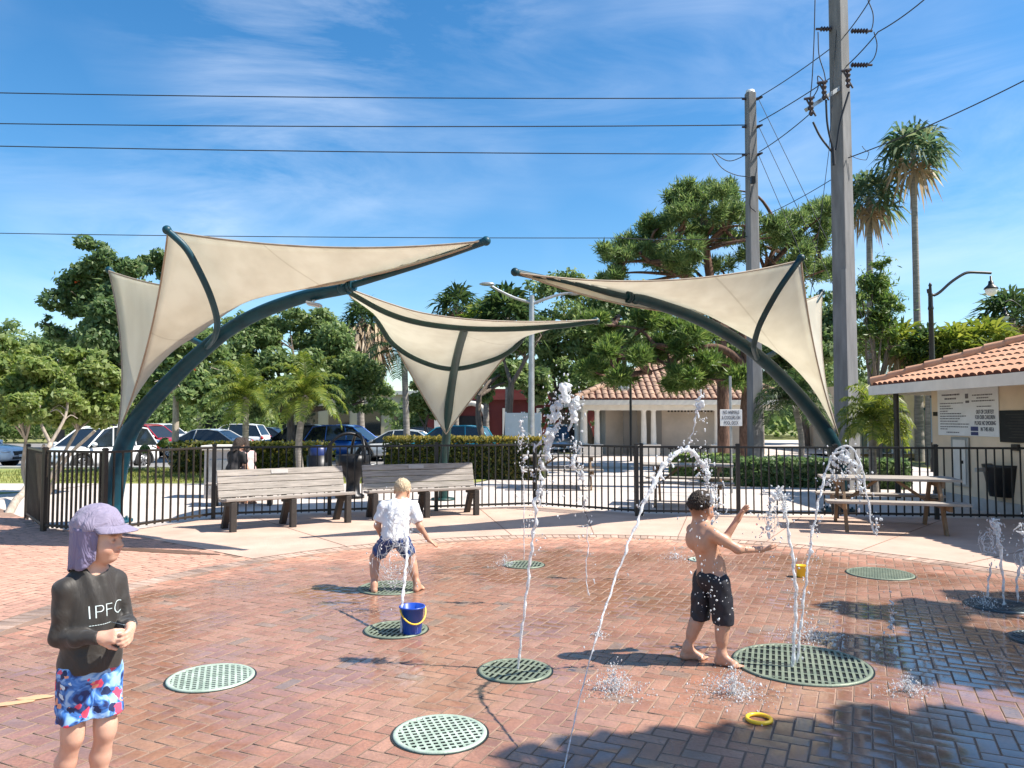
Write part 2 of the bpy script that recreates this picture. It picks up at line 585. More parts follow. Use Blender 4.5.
M['apron'] = mat('pinkish_concrete', (0.56, 0.41, 0.33), 0.85, 0, 0.1, 1.6, 0.45, 45, col2=(0.43, 0.30, 0.235), world=True, detail=10.0)
sheet('concrete_apron', APRON, 0.004, M['apron'])
m = MB()
for q in range(10):
    a_ = R(8 + q * 13.2)
    r1 = AR + 0.02
    r2 = r1 + 0.3
    while r2 < 9 and (CEN.y + r2 * math.sin(a_)) < fence_y(CEN.x + r2 * math.cos(a_)) + 0.1 and CEN.x + r2 * math.cos(a_) < 8.4:
        r2 += 0.1
    m.beam((CEN.x + r1 * math.cos(a_), CEN.y + r1 * math.sin(a_), 0.0062), (CEN.x + r2 * math.cos(a_), CEN.y + r2 * math.sin(a_), 0.0062), 0.012, 0.002)
o = m.build('apron_joints', M['joint'])
o['kind'] = 'structure'

M['stain'] = mat('rusty_wet_silt', (0.20, 0.11, 0.07), 0.35, 0, 0.3, 3.0, 0.2, 60, col2=(0.13, 0.075, 0.05), world=True)
pts_ = []
rq = random.Random(2)
for q in range(26):
    a_ = q / 26 * 2 * math.pi
    k_ = 1 + rq.uniform(-.16, .16)
    c_, s_ = math.cos(a_) * 0.72 * k_, math.sin(a_) * 0.11 * k_
    pts_.append((-4.25 + c_ * 0.955 + s_ * 0.29, 9.35 - c_ * 0.29 + s_ * 0.955))
sheet('puddle', pts_, 0.0052, M['stain'])
M['ochre'] = mat('worn_ochre_paint', (0.55, 0.37, 0.19), 0.8, 0, 0.25, 9.0, world=True, col2=(0.52, 0.29, 0.19))
for (px, py, w_, h_, a_) in ((8, 704, 0.12, 0.035, 0.25), (35, 698, 0.09, 0.035, 0.1)):
    c = G(px, py)
    pp = []
    for q in range(14):
        an_ = q / 14 * 2 * math.pi
        k_ = 1 + rq.uniform(-.2, .2)
        pp.append((c.x + k_ * w_ * math.cos(an_), c.y + k_ * h_ * math.sin(an_) + a_ * 0.2 * math.cos(an_)))
    sheet('paint_mark', pp, 0.0042, M['ochre'])

# ---- fountain covers let into the pavers
M['grate_green'] = mat('pale_green_cast_cover', (0.50, 0.58, 0.49), 0.5, 0.1, 0.2, 9.0, 0.2, 60, col2=(0.30, 0.38, 0.30))
M['grate_olive'] = mat('olive_slotted_cover', (0.25, 0.28, 0.20), 0.5, 0.2, 0.25, 7.0, 0.2, 60, col2=(0.15, 0.19, 0.14))
M['grate_dark'] = mat('dark_slotted_cover', (0.06, 0.08, 0.09), 0.35, 0.3, 0.25, 7.0)
M['pit'] = mat('wet_black_pit', (0.008, 0.012, 0.011), 0.3)


def clipbar(mb, r, off, w, d, z0, z1, ang):
    h = math.sqrt(max(r * r - off * off, 0)) - 0.004
    if h < 0.02:
        return
    c, s = math.cos(ang), math.sin(ang)
    mb.box((-s * off, c * off, (z0 + z1) / 2), (2 * h, w, z1 - z0), rz=ang)


LABG = ['pale green round cover full of holes at the bottom of the photo', 'pale green perforated cover just right of the boy in the purple hat',
        'olive slotted cover under the tall straight jet', 'largest olive slotted cover, two jets rising beside the shirtless boy',
        'olive slotted cover under the blue bucket', 'olive slotted cover between the feet of the boy in white',
        'small slotted cover with a light splash behind the tall jet', 'olive perforated cover in front of the picnic table inside the fence',
        'small green cover behind the shirtless boy', 'dark wet cover below the pair of jets at the right edge', 'dark wet cover at the right edge of the plaza, nearest the camera']
for i, (gx, gy, gr, kd) in enumerate(GRATES):
    mt = M['grate_green'] if i in (0, 1, 8) else (M['grate_dark'] if i >= 9 else M['grate_olive'])
    t_ = thing('drain_cover', LABG[i], 'drain cover', (gx, gy, 0), rz=R(20 if kd == 'round' else 62 + i * 3), group='round fountain drain covers in the paving')
    m_ = MB()
    m_.lathe([(gr - 0.026, 0.002), (gr - 0.026, 0.008), (gr - 0.020, 0.0115), (gr - 0.006, 0.0115), (gr, 0.007), (gr, -0.012)], n=48)
    m_.build('rim', mt, t_)
    m_ = MB()
    sp = 0.036 if kd == 'round' else 0.038
    nb = int(gr / sp) + 1
    for q in range(-nb, nb + 1):
        clipbar(m_, gr - 0.02, q * sp, sp * (0.37 if kd == 'round' else 0.46), 0, 0.0080, 0.0108, 0)
    for q in range(-nb, nb + 1):
        if kd == 'round':
            clipbar(m_, gr - 0.02, q * sp, sp * 0.37, 0, 0.0078, 0.0104, math.pi / 2)
        elif q % 3 == 0:
            clipbar(m_, gr - 0.02, q * sp, 0.018, 0, 0.0075, 0.0100, math.pi / 2)
    m_.build('grating', mt, t_)
    m_ = MB()
    m_.lathe([(0.0005, 0.0036), (gr - 0.02, 0.0036)], n=40, sm=False)
    m_.lathe([(gr - 0.001, 0.0034), (gr + 0.011, 0.0034), (gr + 0.012, 0.0)], n=48, sm=False)
    m_.build('pit', M['pit'], t_)
# ================================================================== SHADE SAILS
def fabric_mat():
    m, t, out = nt('sail_fabric')
    pos = N(t, 'TexCoord').outputs['Object']
    n1 = N(t, 'TexNoise', {'Vector': pos, 'Scale': 1.3, 'Detail': 6.0}).outputs['Fac']
    mp = N(t, 'Mapping', {'Vector': pos, 'Rotation': (0.2, 0.5, 0.3), 'Scale': (5.0, 5.0, 0.7)}).outputs[0]
    n2 = N(t, 'TexNoise', {'Vector': mp, 'Scale': 1.0, 'Detail': 5.0}).outputs['Fac']
    f = N(t, 'Math', {0: n1, 1: n2}, operation='ADD').outputs[0]
    f = N(t, 'Math', {0: f, 1: 0.5}, operation='MULTIPLY').outputs[0]
    cc = ramp(t, f, [(0.34, (0.72, 0.69, 0.60)), (0.60, (0.80, 0.775, 0.685))])
    # stitched seams between cloth widths
    sx = N(t, 'SeparateXYZ', {0: N(t, 'Mapping', {'Vector': pos, 'Rotation': (0, 0.25, 0.6)}).outputs[0]}).outputs[0]
    fr = N(t, 'Math', {0: sx, 1: 1.25}, operation='PINGPONG').outputs[0]
    sm = N(t, 'Math', {0: fr, 1: 0.012}, operation='LESS_THAN').outputs[0]
    sm = N(t, 'Math', {0: sm, 1: 0.22}, operation='MULTIPLY').outputs[0]
    cc = N(t, 'MixRGB', {0: sm, 1: cc, 2: (0.38, 0.34, 0.26, 1)}).outputs[0]
    w = N(t, 'TexNoise', {'Vector': pos, 'Scale': 420.0, 'Detail': 1.0}).outputs['Fac']
    bp = N(t, 'Bump', {'Height': w, 'Strength': 0.15, 'Distance': 0.003}).outputs[0]
    d = N(t, 'BsdfPrincipled', {'Base Color': cc, 'Roughness': 0.85, 'Specular IOR Level': 0.2, 'Normal': bp})
    tr = N(t, 'BsdfTranslucent', {'Color': cc})
    mx = N(t, 'MixShader', {0: 0.60, 1: d.outputs[0], 2: tr.outputs[0]})
    t.links.new(mx.outputs[0], out.inputs[0])
    return m


M['fabric'] = fabric_mat()
M['hem'] = mat('sail_hem', (0.36, 0.30, 0.235), 0.85)


def edge_curve(a, b, sag, n):
    a, b, sag = np.array(a), np.array(b), np.array(sag)
    return [a + (b - a) * (i / n) + sag * 4 * (i / n) * (1 - i / n) for i in range(n + 1)]


def cloth_obj(name, X, parent, quad=True, thick=0.004):
    ni, nj = len(X), len(X[0])
    v = [tuple(X[i][j]) for i in range(ni) for j in range(nj)]
    f = [(i * nj + j, (i + 1) * nj + j, (i + 1) * nj + j + 1, i * nj + j + 1) for i in range(ni - 1) for j in range(nj - 1)]
    o = mesh_obj(name, v, f, M['fabric'], parent, True, True)
    s = o.modifiers.new('thick', 'SOLIDIFY')
    s.thickness = thick
    return o


def hypar(A, C, B, D, diag, sAC, sCB, sAD, sDB, n=28):
    """Stretched cloth: corners A, C, B, D, laid over the arch along A-B, the rest relaxed like a soap film."""
    X = np.zeros((n + 1, n + 1, 3))
    fix = np.zeros((n + 1, n + 1), bool)
    ac, cb = edge_curve(A, C, sAC, n), edge_curve(C, B, sCB, n)
    ad, db = edge_curve(A, D, sAD, n), edge_curve(D, B, sDB, n)
    dg = crom(diag, 20)
    dg = np.array(dg)
    L = np.concatenate([[0], np.cumsum(np.linalg.norm(np.diff(dg, axis=0), axis=1))])
    L /= L[-1]
    for i in range(n + 1):
        for j in range(n + 1):
            u, w = i / n, j / n
            X[i, j] = (1 - w) * ac[i] + w * db[i] + (1 - u) * ad[j] + u * cb[j] - ((1 - u) * (1 - w) * ac[0] + u * (1 - w) * ac[-1] + (1 - u) * w * ad[-1] + u * w * cb[-1])
    for i in range(n + 1):
        for (a, b, p) in ((i, 0, ac[i]), (n, i, cb[i]), (0, i, ad[i]), (i, n, db[i])):
            X[a, b] = p
            fix[a, b] = True
    for i in range(1, n):
        t = i / n
        X[i, i] = [np.interp(t, L, dg[:, k]) for k in range(3)]
        fix[i, i] = True
    for it in range(900):
        Y = X.copy()
        Y[1:-1, 1:-1] = (X[2:, 1:-1] + X[:-2, 1:-1] + X[1:-1, 2:] + X[1:-1, :-2]) / 4
        Y[fix] = X[fix]
        X = Y
    return X, (ac, cb, ad, db)


def floodlight(parent, c, aim):
    pass


def T(*a):
    """(px, py, depth) triples to world points."""
    return [P(*q) for q in a]


def sail_side(label, foot, main_px, tip_px, rmain, near_px, far_px, A, C, B, D, diag, sags, mt, name='shade_sail'):
    t = thing(name, label, 'shade sail', (foot[0], foot[1], 0), group='three fabric shade sails round the splash pad')
    m = MB()
    pts = crom([(foot[0], foot[1], -0.05)] + [tuple(p) for p in T(*main_px)], 10)
    m.tube(pts, rmain, n=18)
    m.build('main_arch', mt, t, True)
    m = MB()
    tp = crom([tuple(p) for p in T(*tip_px)], 8)
    m.tube(tp, 0.046, n=12)
    m.ball(tp[-1], 0.058, 8)
    m.ball(tp[0], 0.08, 8)
    ax_ = (tp[4] - tp[0])
    ax_ = ax_ / np.linalg.norm(ax_)
    m.tube([tuple(tp[0] + ax_ * 0.10), tuple(tp[0] + ax_ * 0.13)], 0.085, n=16, sm=False)
    m.tube([tuple(tp[0] + ax_ * 0.14), tuple(tp[0] + ax_ * 0.17)], 0.085, n=16, sm=False)
    m.build('tip_arm', mt, t, True)
    m = MB()     # shackles at the cloth corners
    for cn, ar in ((B, tp[-1]), (C, P(*near_px[-1])), (D, P(*far_px[-1]))):
        m.tube([tuple(cn), tuple(ar)], 0.014, n=6)
    m.build('shackles', M['galv'], t, True)
    for nm, pp in (('cross_arm', near_px), ('cross_arm', far_px)):
        m = MB()
        q = crom([tuple(p) for p in T(*pp)], 10)
        m.tube(q, 0.044, n=12)
        m.ball(q[-1], 0.058, 8)
        m.build(nm, mt, t, True)
    X, ed = hypar(A, C, B, D, diag, *sags)
    cl = cloth_obj('canopy', X, t)
    m = MB()
    for e in ed:
        m.tube([tuple(p) for p in e], 0.013, n=6)
    m.build('hem', M['hem'], cl, True)
    m = MB()
    m.lathe([(0.30, -0.02), (0.30, 0.012), (0.27, 0.02), (0.0, 0.02)], (foot[0], foot[1], 0), n=20)
    for k_ in range(6):
        a = k_ * math.pi / 3
        m.lathe([(0.02, 0.0), (0.02, 0.05), (0.001, 0.055)], (foot[0] + .24 * math.cos(a), foot[1] + .24 * math.sin(a), 0), n=8)
    m.build('base_plate', mt, t, True)
    return t


U = np.array
# ---- left sail
fl = P(113, 497, 12.2)
A = P(117, 436, 12.05)
C = P(168, 231, 9.5)
B = P(485, 241, 9.0)
D = P(109, 271, 12.3)
dg = [tuple(A)] + [tuple(p) for p in T((133, 400, 11.9), (165, 358, 11.5), (200, 333, 11.1), (235, 308, 10.7), (270, 294, 10.3), (345, 283, 9.9), (420, 261, 9.5))] + [tuple(B)]
left_sail = sail_side('left shade sail, beige fabric on a curved teal arch behind the left fence corner', (fl.x, fl.y),
          [(113, 495, 12.2), (126, 440, 12.0), (150, 403, 11.8), (200, 353, 11.4), (245, 320, 10.9), (300, 298, 10.4), (348, 288, 10.0)],
          [(343, 288, 10.0), (420, 264, 9.5), (486, 241, 9.0)], [0.16, 0.155, 0.137, 0.118, 0.102, 0.092, 0.08],
          [(207, 347, 11.25), (215, 336, 10.75), (217, 320, 10.35), (210, 295, 9.85), (197, 267, 9.55), (185, 247, 9.42), (167, 230, 9.35)],
          [(207, 347, 11.3), (190, 338, 11.7), (165, 322, 12.0), (130, 290, 12.25), (109, 270, 12.35)],
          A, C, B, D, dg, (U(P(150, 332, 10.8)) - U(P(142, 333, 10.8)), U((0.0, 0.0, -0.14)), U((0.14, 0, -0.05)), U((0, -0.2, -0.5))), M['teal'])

m = MB()
lp = P(315, 300, 10.3)
m.tube([P(318, 292, 10.3), P(318, 298, 10.28), P(313, 301, 10.25)], 0.02, n=8)
m.box(P(314, 304, 10.2), (0.2, 0.14, 0.035), M=Matrix.Rotation(R(12), 3, 'Y'))
fo = m.build('floodlight', M['galv'], left_sail, True, bevel=0.01)
m = MB()
m.box(P(313, 305.8, 10.2), (0.15, 0.10, 0.012), M=Matrix.Rotation(R(12), 3, 'Y'))
m.build('lens', M['lamp_glass'], fo, True)

# ---- right sail
fr = P(838, 470, 13.6)
A = P(838, 434, 13.5)
C = P(801, 260, 11.2)
B = P(518, 273, 10.0)
D = P(822, 294, 14.6)
dg = [tuple(A)] + [tuple(p) for p in T((812, 388, 13.3), (780, 355, 13.0), (745, 335, 12.6), (700, 312, 12.0), (650, 296, 11.3), (570, 281, 10.6))] + [tuple(B)]
sail_side('right shade sail of beige fabric on a dark teal arch beside the tall grey pole', (fr.x, fr.y),
          [(839, 470, 13.6), (831, 442, 13.5), (811, 411, 13.3), (780, 376, 13.0), (745, 346, 12.6), (700, 320, 12.0), (650, 302, 11.3), (632, 298, 11.1)],
          [(636, 299, 11.15), (570, 284, 10.6), (515, 272, 10.0)], [0.15, 0.145, 0.132, 0.12, 0.107, 0.095, 0.082, 0.068],
          [(757, 358, 12.7), (754, 349, 12.0), (755, 340, 11.75), (761, 322, 11.4), (776, 294, 11.1), (790, 273, 11.0), (801, 258, 11.0)],
          [(757, 358, 12.8), (775, 352, 13.4), (800, 325, 14.1), (822, 292, 14.6)],
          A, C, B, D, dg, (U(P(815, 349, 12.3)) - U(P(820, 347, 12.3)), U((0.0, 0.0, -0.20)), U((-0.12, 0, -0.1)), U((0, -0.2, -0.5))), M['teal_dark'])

# ---- middle sail, seen from inside
fm = P(443, 470, 15.6)
t = thing('shade_sail', 'middle shade sail, triangular beige fabric seen from inside with two curved arms', 'shade sail', (fm.x, fm.y, 0), group='three fabric shade sails round the splash pad')
m = MB()
pts = crom([(fm.x, fm.y, -0.05)] + [tuple(p) for p in T((444, 462, 15.6), (446, 440, 15.45), (449, 405, 15.1), (454, 371, 14.5), (459, 348, 13.6), (465, 328, 12.55))], 8)
m.tube(pts, [0.095, 0.095, 0.09, 0.085, 0.08, 0.075, 0.07], n=14)
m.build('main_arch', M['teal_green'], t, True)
q = crom([tuple(p) for p in T((376, 319, 14.0), (393, 344, 14.2), (420, 361, 14.4), (453, 369, 14.45), (490, 361, 14.5), (512, 350, 14.5), (527, 333, 14.4))], 8)
m = MB()
m.tube(q, 0.046, n=10)
m.ball(q[0], 0.06)
m.ball(q[-1], 0.06)
m.build('cross_arm', M['teal_green'], t, True)
q = crom([tuple(p) for p in T((348, 291, 11.9), (385, 312, 12.2), (420, 323, 12.4), (465, 328.5, 12.5), (510, 329, 12.7), (560, 326, 13.0), (596, 321, 13.3))], 8)
m = MB()
m.tube(q, 0.046, n=10)
m.ball(q[0], 0.06)
m.ball(q[-1], 0.07)
m.build('front_arm', M['teal_green'], t, True)
rows = [
    [(446, 434, 15.3)] * 7,
    [(427, 403, 15.0), (433, 402, 15.03), (441, 402, 15.06), (450, 402, 15.08), (459, 400, 15.06), (467, 398, 15.03), (474, 396, 15.0)],
    [(377, 317, 14.0), (395, 341, 14.25), (420, 358, 14.45), (453, 366, 14.52), (490, 358, 14.52), (510, 348, 14.5), (526, 334, 14.4)],
    [(352, 298, 12.9), (390, 322, 13.1), (424, 336, 13.35), (459, 342, 13.5), (497, 340, 13.55), (531, 334, 13.6), (560, 327, 13.7)],
    [(349, 290, 11.9), (386, 309, 12.15), (421, 319.5, 12.35), (465, 325, 12.45), (510, 326, 12.65), (558, 323.5, 12.95), (595, 320, 13.25)],
    [(350, 289, 11.7), (388, 303, 11.85), (423, 313, 12.0), (466, 319, 12.1), (511, 321.5, 12.3), (556, 321.5, 12.7), (595, 320, 13.2)]]
rows = [crom([tuple(P(*p)) for p in r], 5) for r in rows]
cols = [crom([rows[i][j] for i in range(len(rows))], 6) for j in range(len(rows[0]))]
cl = cloth_obj('canopy', cols, t)
m = MB()
m.tube(cols[0], 0.013, n=6)
m.tube(cols[-1], 0.013, n=6)
m.tube([c[-1] for c in cols], 0.013, n=6)
m.build('hem', M['hem'], cl, True)
m = MB()
m.lathe([(0.24, -0.02), (0.24, 0.012), (0.0, 0.02)], (fm.x, fm.y, 0), n=20)
m.build('base_plate', M['teal_green'], t, True)
# ================================================================== FENCE
FLAB = ['bronze fence panel seen nearly edge on at the far left corner of the plaza', 'narrow bronze gate-like fence panel behind the boy in the purple hat',
        'dark fence panel between the left arch foot and the first bench', 'long black picket fence run behind the two wooden benches',
        'black picket fence panel behind the tall jet, running to the gate posts', 'black picket fence panel behind the shirtless boy',
        'long black picket fence run behind the inside picnic table', 'black picket fence panel ending at the tan building wall']


def fence(a, b, label, sp, mt, posts=(1, 1), mids=0, ht=1.15, w=0.02):
    ax, ay = a
    L = math.hypot(b[0] - ax, b[1] - ay)
    an = math.atan2(b[1] - ay, b[0] - ax)
    t = thing('metal_fence', label, 'fence', (ax, ay, 0), an, 'black metal picket fence round the splash pad')
    base = -0.03
    n = max(2, int(round(L / sp)))
    ps = ([0] if posts[0] else []) + [L * (k_ + 1) / (mids + 1) for k_ in range(mids)] + ([L] if posts[1] else [])
    me = None
    for x in ps:
        m = MB()
        m.box((0, 0, (ht + 0.035 + base) / 2), (0.062, 0.062, ht + 0.035 - base))
        m.box((0, 0, ht + 0.042), (0.074, 0.074, 0.018))
        m.box((0, 0, ht + 0.055), (0.05, 0.05, 0.012))
        o = m.build('post', mt, t, bevel=0.004)
        o.location = (x, 0, 0)
    m = MB()
    m.box((L / 2, 0, ht), (L - 0.06, 0.036, 0.034))
    m.build('top_rail', mt, t, bevel=0.003)
    m = MB()
    m.box((L / 2, 0, 0.085), (L - 0.06, 0.034, 0.034))
    m.build('bottom_rail', mt, t, bevel=0.003)
    m = MB()
    m.box((0, 0, (0.05 + ht - 0.016) / 2), (w, w, ht - 0.066))
    pk = m.build('picket', mt, t)
    first = True
    for k_ in range(1, n):
        x = L * k_ / n
        if any(abs(x - q) < 0.05 for q in ps):
            continue
        o = pk if first else pk.copy()
        if not first:
            COL.objects.link(o)
            o.parent = t
        o.location = (x, 0, 0)
        first = False
    return t


for i in range(len(FENCE) - 1):
    fence(FENCE[i], FENCE[i + 1], FLAB[i], (0.13, 0.09, 0.135, 0.125, 0.125, 0.125, 0.125, 0.125)[i], M['bronze'] if i < 3 else M['black'],
          posts=(1 if i in (0, 1, 2, 3, 4, 5, 6, 7) else 0, 1 if i == 7 else 0), mids=(0, 0, 0, 2, 0, 0, 1, 0)[i], w=(0.022, 0.024, 0.022, 0.02, 0.02, 0.02, 0.02, 0.02)[i])
m = MB()
m.box((0, 0, 0.57), (0.062, 0.062, 1.2))
m.box((0, 0, 1.19), (0.074, 0.074, 0.018))
o = m.build('gate_post', M['black'], None, bevel=0.004)
o.location = (2.08, 12.74, 0)
tag(o, 'second of two close black posts in the fence, at the gate gap', 'fence post')


# ================================================================== BENCHES
def bench(label, a, b):
    """a, b: front-left and front-right foot."""
    an = math.atan2(b[1] - a[1], b[0] - a[0])
    L = math.hypot(b[0] - a[0], b[1] - a[1])
    t = thing('park_bench', label, 'bench', (a[0], a[1], 0), an, 'weathered slatted park benches along the fence')
    m = MB()
    for k_ in range(4):
        y = 0.02 + k_ * 0.115
        m.box((L / 2, y, 0.445 + (0.012 if k_ == 0 else -0.006 * k_)), (L + 0.10, 0.105, 0.04))
    m.build('seat', M['bench_wood'], t, bevel=0.006)
    m = MB()
    tilt = R(17)
    for k_ in range(4):
        s = 0.03 + k_ * 0.105
        Mx = Matrix.Rotation(-tilt, 3, 'X')
        c = Vector((L / 2, 0.43 + s * math.sin(tilt), 0.475 + s * math.cos(tilt)))
        m.box(c, (L + 0.10, 0.036, 0.097), M=Mx)
        if k_ == 3:
            pass
    bk = m.build('backrest', M['bench_wood'], t, bevel=0.006)
    m = MB()
    c = Vector((L / 2 - 0.05, 0.43 + 0.345 * math.sin(tilt) - 0.022, 0.475 + 0.345 * math.cos(tilt) + 0.006))
    m.box(c, (0.26, 0.008, 0.062), M=Matrix.Rotation(-tilt, 3, 'X'))
    m.build('plaque', M['bench_leg'] if False else M['concrete'], bk)
    for x in (0.06, L / 2, L - 0.06):
        m = MB()
        m.box((x, 0.02, 0.205), (0.085, 0.095, 0.44))
        m.build('leg', M['bench_leg'], t, bevel=0.006)
        m = MB()
        m.beam((x, 0.50, -0.02), (x, 0.27, 0.40), 0.085, 0.10, up=(0, 1, 0))
        m.build('leg', M['bench_leg'], t, bevel=0.006)
        m = MB()
        m.beam((x, -0.02, 0.392), (x, 0.45, 0.378), 0.08, 0.06)
        m.beam((x, 0.415, 0.36), (x, 0.565, 0.86), 0.075, 0.045, up=(0, 1, 0))
        m.build('support', M['bench_leg'], t, bevel=0.005)
    return t


bench('long weathered bench nearest the left fence corner, behind an open patch of paving', (-4.02, 10.88), (-2.50, 11.95))
bench('weathered bench directly behind the boy in the white shirt', (-2.23, 12.16), (-0.54, 12.87))


# ================================================================== PICNIC TABLES
def picnic(label, a, b, L=1.83, top=(-0.09, 0.09), group='wooden picnic tables'):
    """a -> b: the long direction at ground level, near edge of the table's centre line."""
    an = math.atan2(b[1] - a[1], b[0] - a[0])
    c = ((a[0] + b[0]) / 2, (a[1] + b[1]) / 2)
    t = thing('picnic_table', label, 'picnic table', (c[0], c[1], 0), an, group)
    m = MB()
    for k_ in range(5):
        m.box((0, -0.29 + k_ * 0.145, 0.74), (L, 0.138, 0.038))
    m.build('tabletop', M['table_wood'], t, bevel=0.005)
    for s in (-1, 1):
        m = MB()
        for k_ in range(2):
            m.box((0, s * (0.56 + k_ * 0.145), 0.44), (L, 0.138, 0.038))
        m.build('seat', M['table_wood'], t, bevel=0.005)
    for sx in (-1, 1):
        x = sx * (L / 2 - 0.28)
        for s in (-1, 1):
            m = MB()
            m.beam((x, s * 0.62, -0.02), (x, s * 0.24, 0.72), 0.04, 0.10, up=(0, 1, 0))
            m.build('leg', M['table_leg'], t, bevel=0.004)
        m = MB()
        m.beam((x + 0.042 * sx, -0.70, 0.385), (x + 0.042 * sx, 0.70, 0.385), 0.04, 0.10)
        m.beam((x + 0.042 * sx, -0.34, 0.675), (x + 0.042 * sx, 0.34, 0.675), 0.04, 0.09)
        m.build('crossbar', M['table_leg'], t, bevel=0.004)
        m = MB()
        m.beam((x - sx * 0.02, 0, 0.36), (sx * 0.12, 0, 0.715), 0.06, 0.04)
        m.build('brace', M['table_leg'], t, bevel=0.004)
    return t


picnic('grey topped wooden picnic table standing inside the fence on the right', (4.75, 11.55), (6.35, 11.10))
picnic('brown picnic table just outside the fence behind the shirtless boy', (2.55, 14.9), (4.2, 14.45), L=1.7)
picnic('pale picnic table far out on the concrete, left of the hip roofed pavilion', (0.3, 18.4), (2.1, 18.3), L=1.9)

# ================================================================== SMALL PROPS
# blue bucket
bx = G(412, 634)
t = thing('toy_bucket', 'blue plastic toy bucket with yellow handle on a drain cover', 'bucket', (bx.x, bx.y, 0.008), R(25))
m = MB()
m.lathe([(0.0005, 0.004), (0.062, 0.004), (0.066, 0.0), (0.07, 0.006), (0.088, 0.188), (0.098, 0.190), (0.100, 0.196), (0.096, 0.202), (0.088, 0.200), (0.066, 0.012), (0.0005, 0.012)], n=28)
m.build('body', M['blue'], t)
m = MB()
hp = [(0.098 * math.cos(a), -0.012 - 0.085 * math.sin(a), 0.186 - 0.10 * math.sin(a)) for a in np.linspace(0.0, math.pi, 17)]
m.tube(hp, 0.006, n=8)
m.build('handle', M['yellow'], t)
# yellow ring
rx = G(759, 721)
m = MB()
m.tube([(0.062 * math.cos(a), 0.062 * math.sin(a), 0.012) for a in np.linspace(0, 2 * math.pi, 41)], 0.0105, n=10, caps=False)
o = m.build('toy_ring', M['yellow'])
o.location = (rx.x, rx.y, 0.0)
tag(o, 'yellow plastic ring lying on the wet bricks by the shade', 'toy ring')
# yellow cup behind the jets
cx_ = G(802, 577)
m = MB()
m.lathe([(0.0005, 0.0), (0.046, 0.0), (0.05, 0.01), (0.056, 0.115), (0.06, 0.12), (0.054, 0.12), (0.046, 0.012), (0.0005, 0.012)], n=20)
o = m.build('toy_cup', M['yellow'])
o.location = (cx_.x, cx_.y, 0.0)
tag(o, 'small yellow toy cup standing behind the twin jets', 'toy cup')

# grey-white utility cabinet behind the bench
c = P(224, 480, 16.2)
t = thing('utility_cabinet', 'pale grey concrete cabinet behind the left bench and the seated women', 'cabinet', (c.x, c.y, -0.03))
m = MB()
m.box((0, 0, 0.5), (0.62, 0.6, 1.0))
m.build('body', M['concrete'], t, bevel=0.015)
m = MB()
m.box((0, 0, 1.05), (0.74, 0.72, 0.1))
m.build('lid', M['white_trim'], t, bevel=0.02)
m = MB()
m.box((0, -0.305, 0.5), (0.4, 0.02, 0.62))
m.build('panel', M['galv'], t, bevel=0.01)

# dark urn planter with hoops
c = P(353, 478, 16.0)
t = thing('hooped_urn', 'dark metal urn topped with crossing hoops standing between the benches', 'urn', (c.x, c.y, -0.03))
m = MB()
m.lathe([(0.0005, 0), (0.24, 0), (0.24, 0.06), (0.15, 0.10), (0.14, 0.32), (0.16, 0.42), (0.30, 0.55), (0.36, 0.72), (0.37, 0.9), (0.345, 0.9), (0.3, 0.7), (0.0005, 0.6)], n=20)
m.build('body', M['dark_metal'], t)
for k_ in range(2):
    m = MB()
    a0 = k_ * math.pi / 2 + 0.5
    m.tube([(0.46 * math.cos(a) * math.cos(a0) + (0.1 if k_ else -0.1), 0.46 * math.cos(a) * math.sin(a0), 0.85 + 0.5 * math.sin(a)) for a in np.linspace(-0.2, math.pi + 0.2, 22)], 0.032, n=8)
    m.build('hoop', M['dark_metal'], t)

# blue bin by the hedge
c = P(318, 470, 18.0)
t = thing('litter_bin', 'navy topped litter bin by the fence, left of the hooped urn', 'litter bin', (c.x, c.y, -0.03))
m = MB()
m.lathe([(0.0005, 0), (0.24, 0), (0.27, 0.8), (0.0005, 0.8)], n=16)
m.build('body', M['dark_metal'], t)
m = MB()
m.lathe([(0.22, 0.8), (0.22, 0.95), (0.15, 1.02), (0.0005, 1.04)], n=16)
m.build('lid', mat('navy_bin_lid', (0.01, 0.025, 0.12), 0.4), t)

# sign behind the shirtless boy
c = P(731.5, 460, 17.0)
t = thing('pool_sign', 'white rule sign on a grey post in front of the pine trunks', 'sign', (c.x, c.y, -0.05))
zb = P(731, 426, 17.0).z
zt = P(731, 409.5, 17.0).z
m = MB()
m.tube([(0, 0.02, 0), (0, 0.02, P(731, 376, 17.0).z + 0.05)], 0.028, n=10)
m.build('post', M['galv'], t)
m = MB()
m.box((0, -0.012, (zb + zt) / 2 + .05), (22 * 17 / F, 0.008, zt - zb))
bd = m.build('board', M['white'], t, bevel=0.004)
M['ink'] = mat('sign_ink', (0.02, 0.03, 0.06), 0.6)
M['ink_soft'] = mat('faded_sign_ink', (0.16, 0.15, 0.16), 0.7)


def text_mesh(name, s, size, mt, parent, loc, rot=(R(90), 0, 0), wide=None, thick=0.001, bold=0.0):
    cu = bpy.data.curves.new(name, 'FONT')
    cu.body = s
    cu.size = size
    cu.align_x = 'CENTER'
    cu.align_y = 'CENTER'
    cu.extrude = thick
    cu.offset = bold
    tmp = bpy.data.objects.new(name, cu)
    COL.objects.link(tmp)
    dg_ = bpy.context.evaluated_depsgraph_get()
    dg_.update()
    me = bpy.data.meshes.new_from_object(tmp.evaluated_get(dg_))
    bpy.data.objects.remove(tmp)
    bpy.data.curves.remove(cu)
    if wide:
        xs = [v.co.x for v in me.vertices]
        k = wide / max(1e-6, max(xs) - min(xs))
        for v in me.vertices:
            v.co.x *= k
    me.materials.clear()
    me.materials.append(mt)
    o = bpy.data.objects.new(name, me)
    COL.objects.link(o)
    o.parent = parent
    o.location = loc
    o.rotation_euler = rot
    return o


